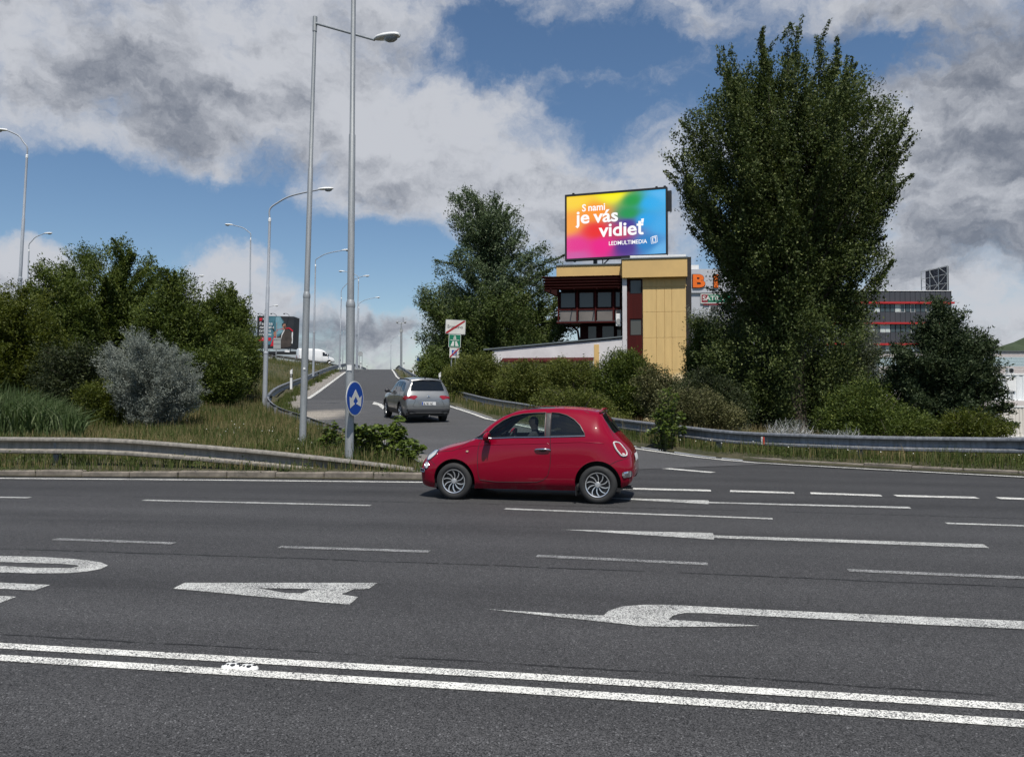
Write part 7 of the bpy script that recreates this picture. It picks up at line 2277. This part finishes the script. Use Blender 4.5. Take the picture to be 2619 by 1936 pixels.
# ------------------------------------------------------------------ leafy weeds with broad leaves
def broad_bush(name, label, centre, rx, ry, h, n_stem, leaf, mat, seed, spread=1.0):
    leaf *= .8
    rs_ = np.random.RandomState(seed); c = Vector(centre)
    root = thing(name, label, 'shrub', c)
    st = MB(); pos, ax = [], []
    for i in range(n_stem):
        a = rs_.rand() * 2 * math.pi; r = math.sqrt(rs_.rand())
        b0 = Vector((rx * .35 * r * math.cos(a), ry * .35 * r * math.sin(a), -.05))
        tip = Vector((rx * r * math.cos(a) * spread, ry * r * math.sin(a), h * (1.05 - .55 * r * r) * (rs_.uniform(.55, 1.0) if i % 4 else rs_.uniform(1.0, 1.4))))
        mid = b0.lerp(tip, .55) + Vector((0, 0, h * .22))
        pl = smooth_line([b0, mid, tip], 6)
        st.tube(pl, list(np.linspace(.014, .004, len(pl))), 4, cap=False)
        for j, p in enumerate(pl):
            f = j / len(pl)
            if f < .12: continue
            for q in range(3 if f < .8 else 4):
                an = rs_.rand() * 2 * math.pi; d = Vector((math.cos(an), math.sin(an), rs_.uniform(-.35, .3)))
                pos.append(p + d * leaf * .5 + Vector(rs_.normal(0, leaf * .25, 3))); ax.append(d)
    link('stems', st.me('stems', MAT['stem']), root)
    pos = np.array([tuple(p) for p in pos]); ax = np.array([tuple(p) for p in ax]); n = len(pos)
    pos[:, 2] = np.maximum(pos[:, 2], .04)
    d = ax / np.linalg.norm(ax, axis=1, keepdims=True)
    nn = rs_.normal(0, .45, (n, 3)); nn[:, 2] += 1.0; nn[:, 1] -= .35
    s = np.cross(d, nn); s /= np.linalg.norm(s, axis=1, keepdims=True); q = np.cross(s, d)
    L = (leaf * rs_.uniform(.6, 1.3, n))[:, None]
    # ovate leaf: base, two shoulder points, two mid points, tip, folded along the midrib
    prof = [(-.5, 0), (-.32, .30), (-.02, .36), (.28, .2), (.55, 0), (.28, -.2), (-.02, -.36), (-.32, -.30)]
    V = np.stack([pos + d * L * a + s * L * b_ + q * L * (abs(b_) * .35 - .18 * a * a) for a, b_ in prof] + [pos + d * L * 0.0], 1)
    F_ = []
    for k_ in range(8): F_.append([8, k_, (k_ + 1) % 8])
    F_ = (np.array(F_)[None] + (np.arange(n) * 9)[:, None, None]).reshape(-1, 3)
    link('leaves', np_mesh('leaves', V.reshape(-1, 3), F_, mat), root)
    return root
MAT['stem'] = plain('green_stem', (.10, .11, .035), .7)
def on_ground(px, py, lo=15.9, hi=70.):
    """where the sight line through a pixel meets the open ground"""
    r = ray(px, py); Ys = np.linspace(lo, hi, 600)
    pts = np.array([[r.x / r.y * y, y, CAM_H + r.z / r.y * y] for y in Ys]); g = TZ(pts[:, 0], pts[:, 1])
    i = int(np.argmax(pts[:, 2] <= g)); return Vector(pts[i])
kb_ = P(965, 1172, 18.2); kb_.z = tz(kb_.x, 18.2)
broad_bush('knotweed_bush', 'broad-leaved green bush growing beside the pole with the blue sign', kb_, 1.0, .7, .95, 58, .15, LM['knot'], 3)
kb_ = P(842, 1150, 19.6); kb_.z = tz(kb_.x, 19.6)
broad_bush('knotweed_bush', 'small broad-leaved plant left of the pole with the blue sign', kb_, .28, .3, .75, 9, .12, LM['knot'], 4)
kb_ = P(1052, 1192, 17.6); kb_.z = .15
broad_bush('knotweed_bush', 'low broad-leaved plant at the buried rail end in front of the red car', kb_, .35, .4, .45, 12, .12, LM['knot'], 5)
kb_ = P(1706, 1163, 22.3); kb_.z = .1
broad_bush('leafy_bush', 'bright green leafy bush growing over the right guardrail', kb_, .66, .55, 1.35, 46, .12, LM['knot'], 6, .9)

# pale dry plants: bleached stems fanned out
def dry_plant(label, px, py, Y, h, w_, n, seed):
    c = P(px, py, Y); c.z = tz(c.x, Y)
    root = thing('dry_plant', label, 'plant', c); rr = random.Random(seed); m2 = MB()
    for i in range(n):
        a = rr.uniform(-1, 1); tip = Vector((a * w_, rr.uniform(-.5, .5) * w_, h * (1 - .45 * abs(a)) * rr.uniform(.6, 1.1)))
        mid = tip * .5 + Vector((-a * w_ * .12, 0, h * .06))
        m2.tube([Vector((a * .08, 0, -.05)), mid, tip], [.012, .008, .003], 3, cap=False)
        for j in range(4):
            p = mid.lerp(tip, rr.random()); m2.tube([p, p + Vector((rr.uniform(-.2, .2), rr.uniform(-.15, .15), rr.uniform(.05, .3)))], [.005, .002], 3, cap=False)
    m2.obj('stems', MAT['bleached'], root)
    rs_ = np.random.RandomState(seed); N = n * 14
    pos = np.column_stack([rs_.normal(0, w_ * .4, N), rs_.normal(0, w_ * .3, N), h * (.45 + .55 * rs_.rand(N))])
    link('leaves', leaves_mesh('leaves', pos, np.tile([0, 0, 1.0], (N, 1)), np.full(N, .05), LM['silver_dim'], seed, .3), root)
MAT['bleached'] = plain('bleached_stems', (.50, .50, .49), .8, var=.2)
dry_plant('pale bleached bushy plant behind the right guardrail under the poplar', 2020, 1112, 22.6, .95, .75, 70, 3)
dry_plant('smaller pale dry plant behind the right guardrail, right of the bleached bushy one', 2135, 1114, 22.0, .7, .45, 26, 4)
dry_plant('wispy pale dry plant behind the right guardrail near the green shrub', 2175, 1114, 21.6, .65, .35, 18, 5)

# ------------------------------------------------------------------ grasses (stuff)
def blades(name, pts, hts, mat, seed, width=.012, lean=.45, seg=1):
    """pts (n,3) roots; two-piece bent blades"""
    rs_ = np.random.RandomState(seed); n = len(pts)
    a = rs_.rand(n) * 2 * np.pi; d = np.column_stack([np.cos(a), np.sin(a), np.zeros(n)])
    b_ = rs_.rand(n) * 2 * np.pi; sd = np.column_stack([np.cos(b_), np.sin(b_) * .5, np.zeros(n)])
    h = hts[:, None]; wv = width * (0.6 + .8 * rs_.rand(n))[:, None]
    ln = (lean * rs_.rand(n) ** 1.2)[:, None]
    up = np.array([0, 0, 1.0])
    mid = pts + up * h * .6 + d * h * ln * .3; tip = pts + up * h * (1 - .25 * ln) + d * h * ln
    V = np.stack([pts - sd * wv, pts + sd * wv, mid + sd * wv * .75, mid - sd * wv * .75, tip], 1).reshape(-1, 3)
    o = (np.arange(n) * 5)[:, None]
    T = np.concatenate([o + np.array([[0, 1, 2]]), o + np.array([[0, 2, 3]]), o + np.array([[3, 2, 4]])]).astype(np.int32)
    return link(name, np_mesh(name, V, T, mat))
MAT['grass'] = leaf_mat('grass_blades', (.028, .048, .010), (.092, .112, .028), (.19, .17, .075), transl=.25, patch=.8)
MAT['straw'] = leaf_mat('straw_blades', (.16, .125, .055), (.29, .235, .115), (.10, .10, .03), transl=.2, patch=1.2)
MAT['reed'] = leaf_mat('reed_blades', (.022, .044, .012), (.085, .122, .042), (.17, .20, .10), transl=.28, patch=2.5)
def scatter(poly, n, seed, keep=None):
    rs_ = np.random.RandomState(seed); xs = [p[0] for p in poly]; ys = [p[1] for p in poly]
    out = []
    tot = 0
    while tot < n:
        m2 = n * 2
        x = rs_.uniform(min(xs), max(xs), m2); y = rs_.uniform(min(ys), max(ys), m2)
        k_ = inside(poly, x, y) & ~inside(PAVED, x, y)
        # thinner with distance
        k_ &= rs_.rand(m2) < np.clip((26.0 / np.maximum(y, 16)) ** 1.6, .05, 1)
        if keep is not None: k_ &= keep(x, y, rs_)
        p = np.column_stack([x[k_], y[k_]]); out.append(p); tot += len(p)
    p = np.concatenate(out)[:n]
    return np.column_stack([p, TZ(p[:, 0], p[:, 1]) - .02])
pn = lambda x, y, f=1.0, s=0.0: np.sin(x * f * 1.3 + s) * np.sin(y * f * 1.7 + s * 2) + .5 * np.sin(x * f * 3.1 - y * f * 2.3 + s)
ISLAND = [(-24, 16.55), (-10.6, 16.02), (-4.8, 15.66), (-1.7, 15.35), (-1.75, 15.9), (-3.6, 19.4), (-5.8, 25), (-10.0, 33.2), (-13.4, 41), (-16.8, 54), (-20, 71), (-24.6, 100), (-29, 125), (-34, 115), (-36, 90), (-30, 55), (-26, 40), (-26, 28)]
VERGE = [(-17.5, 115), (-13.1, 90), (-9.0, 71), (-5.2, 54), (-3.25, 45), (-.6, 33.5), (1.75, 27.8), (3.95, 23.1), (5.35, 20.7), (6.2, 20.0), (7.4, 18.9), (8.4, 17.95), (10.8, 16.1), (14.8, 13.8), (20, 11.8), (26, 14), (24, 24), (18, 27), (12, 32), (7, 45), (1, 70), (-11, 122)]
rs = np.random.RandomState(8)
g = scatter(ISLAND, 75000, 1)
ht = rs.uniform(.12, .38, len(g)) * (1 + .35 * pn(g[:, 0], g[:, 1], .6)).clip(.5, 1.6); ht *= np.where(g[:, 1] < 16.7, .70, 1.0) * np.interp(g[:, 1], [20, 60], [1, 1.9])
tag(blades('grass', g, ht, MAT['grass'], 1, width=.009), 'tangled green grass on the island and the ramp bank', 'grass', kind='stuff')
g = scatter(ISLAND, 34000, 2, lambda x, y, r: (pn(x, y, .55, 1.0) > .15) | (r.rand(len(x)) < .18))
ht = rs.uniform(.18, .48, len(g)) * np.interp(g[:, 1], [16.8, 17.2, 20, 60], [.5, .8, 1, 1.6])
tag(blades('dry_grass', g, ht, MAT['straw'], 2, width=.0055, lean=.35), 'straw-coloured dry grass on the island', 'grass', kind='stuff')
g = scatter(VERGE, 78000, 3)
ht = rs.uniform(.10, .40, len(g)) * (1 + .4 * pn(g[:, 0], g[:, 1], .7, 2)).clip(.5, 1.7)
tag(blades('grass', g, ht, MAT['grass'], 3, width=.009), 'green grass on the verge under the right guardrail', 'grass', kind='stuff')
g = scatter(VERGE, 17000, 4, lambda x, y, r: ((pn(x, y, .5, 3.0) > .1) | (r.rand(len(x)) < .2)))
ht = rs.uniform(.2, .50, len(g)) * np.where(g[:, 1] > 22.5, 1.5, 1)
tag(blades('dry_grass', g, ht, MAT['straw'], 4, width=.0055, lean=.35), 'straw-coloured dry grass on the right verge', 'grass', kind='stuff')
# tufts between the ramp rail and the gravel
yy_ = rs.uniform(36, 112, 9000); xx_ = np.interp(yy_, [p[1] for p in RAMP_L], [p[0] for p in RAMP_L]) + rs.uniform(.0, 1.0, 9000) * (.55 + .45 * np.sin(yy_ * .9))
kp = rs.rand(9000) < np.clip((40 / yy_) ** 1.2, 0, 1)
g = np.column_stack([xx_, yy_, RZ(yy_)])[kp]
tag(blades('shoulder_grass', g, rs.uniform(.12, .5, len(g)), MAT['grass'], 15, width=.016), 'tufts of grass along the foot of the ramp guardrail', 'grass', kind='stuff')
# leafy weeds mixed in
wd_ = []
for poly, n, sd in ((ISLAND, 5200, 5), (VERGE, 5600, 6)):
    c = scatter(poly, n // 9, sd, lambda x, y, r: y < 34); r2 = np.random.RandomState(sd)
    q = np.repeat(c, 60, axis=0); q = q + r2.normal(0, 1, q.shape) * np.array([.13, .13, .0]); q[:, 2] += np.abs(r2.normal(0, .13, len(q))) + .02; wd_.append(q)
q = np.concatenate(wd_)
tag(link('weeds', leaves_mesh('weeds', q, np.tile([0, 0, .6], (len(q), 1)), np.random.RandomState(1).uniform(.03, .065, len(q)), LM['wall'], 9, .5)), 'small leafy weeds among the grass on both verges', 'weeds', kind='stuff')
# weeds rooted in the kerb joint
r2 = np.random.RandomState(12)
kx = np.concatenate([r2.uniform(-17, -1.8, 60), r2.uniform(6.2, 14, 40)])
ky = np.where(kx < 0, np.interp(kx, [-22, -16, -10.6, -4.8, -1.75], [16.22, 16.08, 15.78, 15.4, 15.08]), np.interp(kx, [6.0, 7.2, 8.35, 10.75, 14.8], [19.9, 18.8, 17.7, 15.9, 13.6]))
c = np.column_stack([kx, ky + r2.uniform(.1, .3, len(kx)), np.full(len(kx), .1)])
q = np.repeat(c, 46, axis=0) + r2.normal(0, 1, (len(c) * 46, 3)) * np.array([.14, .06, .0]); q[:, 2] += np.abs(r2.normal(0, .055, len(q)))
tag(link('kerb_weeds', leaves_mesh('kerb_weeds', q, np.tile([0, -.2, .6], (len(q), 1)), r2.uniform(.02, .05, len(q)), LM['wall'], 13, .4)), 'small weeds sprouting along the kerb joints', 'weeds', kind='stuff')
# daisies
c = scatter([(4, 21.5), (8.5, 18.3), (14, 14.5), (15, 17), (10, 21), (5, 24)], 70, 7)
q = c.copy(); q[:, 2] += np.random.RandomState(3).uniform(.18, .36, len(q))
c2 = scatter([(-9, 20), (-5, 18), (-5, 24), (-11, 30)], 26, 8); c2[:, 2] += .25
q = np.concatenate([q, c2])
dm = MB()
for p in q:
    dm.lathe([(.015, 0), (.012, .005), (.004, .008)], 6, Matrix.Translation(p) @ Matrix.Rotation(R(35), 4, 'X'))
tag(dm.obj('daisies', plain('daisy_white', (.75, .75, .70), .7)), 'tiny white daisies scattered in the verge grass', 'flowers', kind='stuff')
# reeds
def reeds():
    rs_ = np.random.RandomState(31); n = 3600
    px = rs_.uniform(-60, 215, n); Yv = rs_.uniform(22.5, 27, n)
    x = (px - CX) / F_PX * Yv; z = TZ(x, Yv)
    h = rs_.uniform(.6, 1.9, n) * np.interp(px, [-60, 60, 150, 215], [.98, .92, .72, .45])
    o = blades('reeds', np.column_stack([x, Yv, z]), h, MAT['reed'], 32, width=.024, lean=1.15)
    tag(o, 'tall bluish-green reeds behind the dusty guardrail at the left edge', 'reeds', kind='stuff')
reeds()
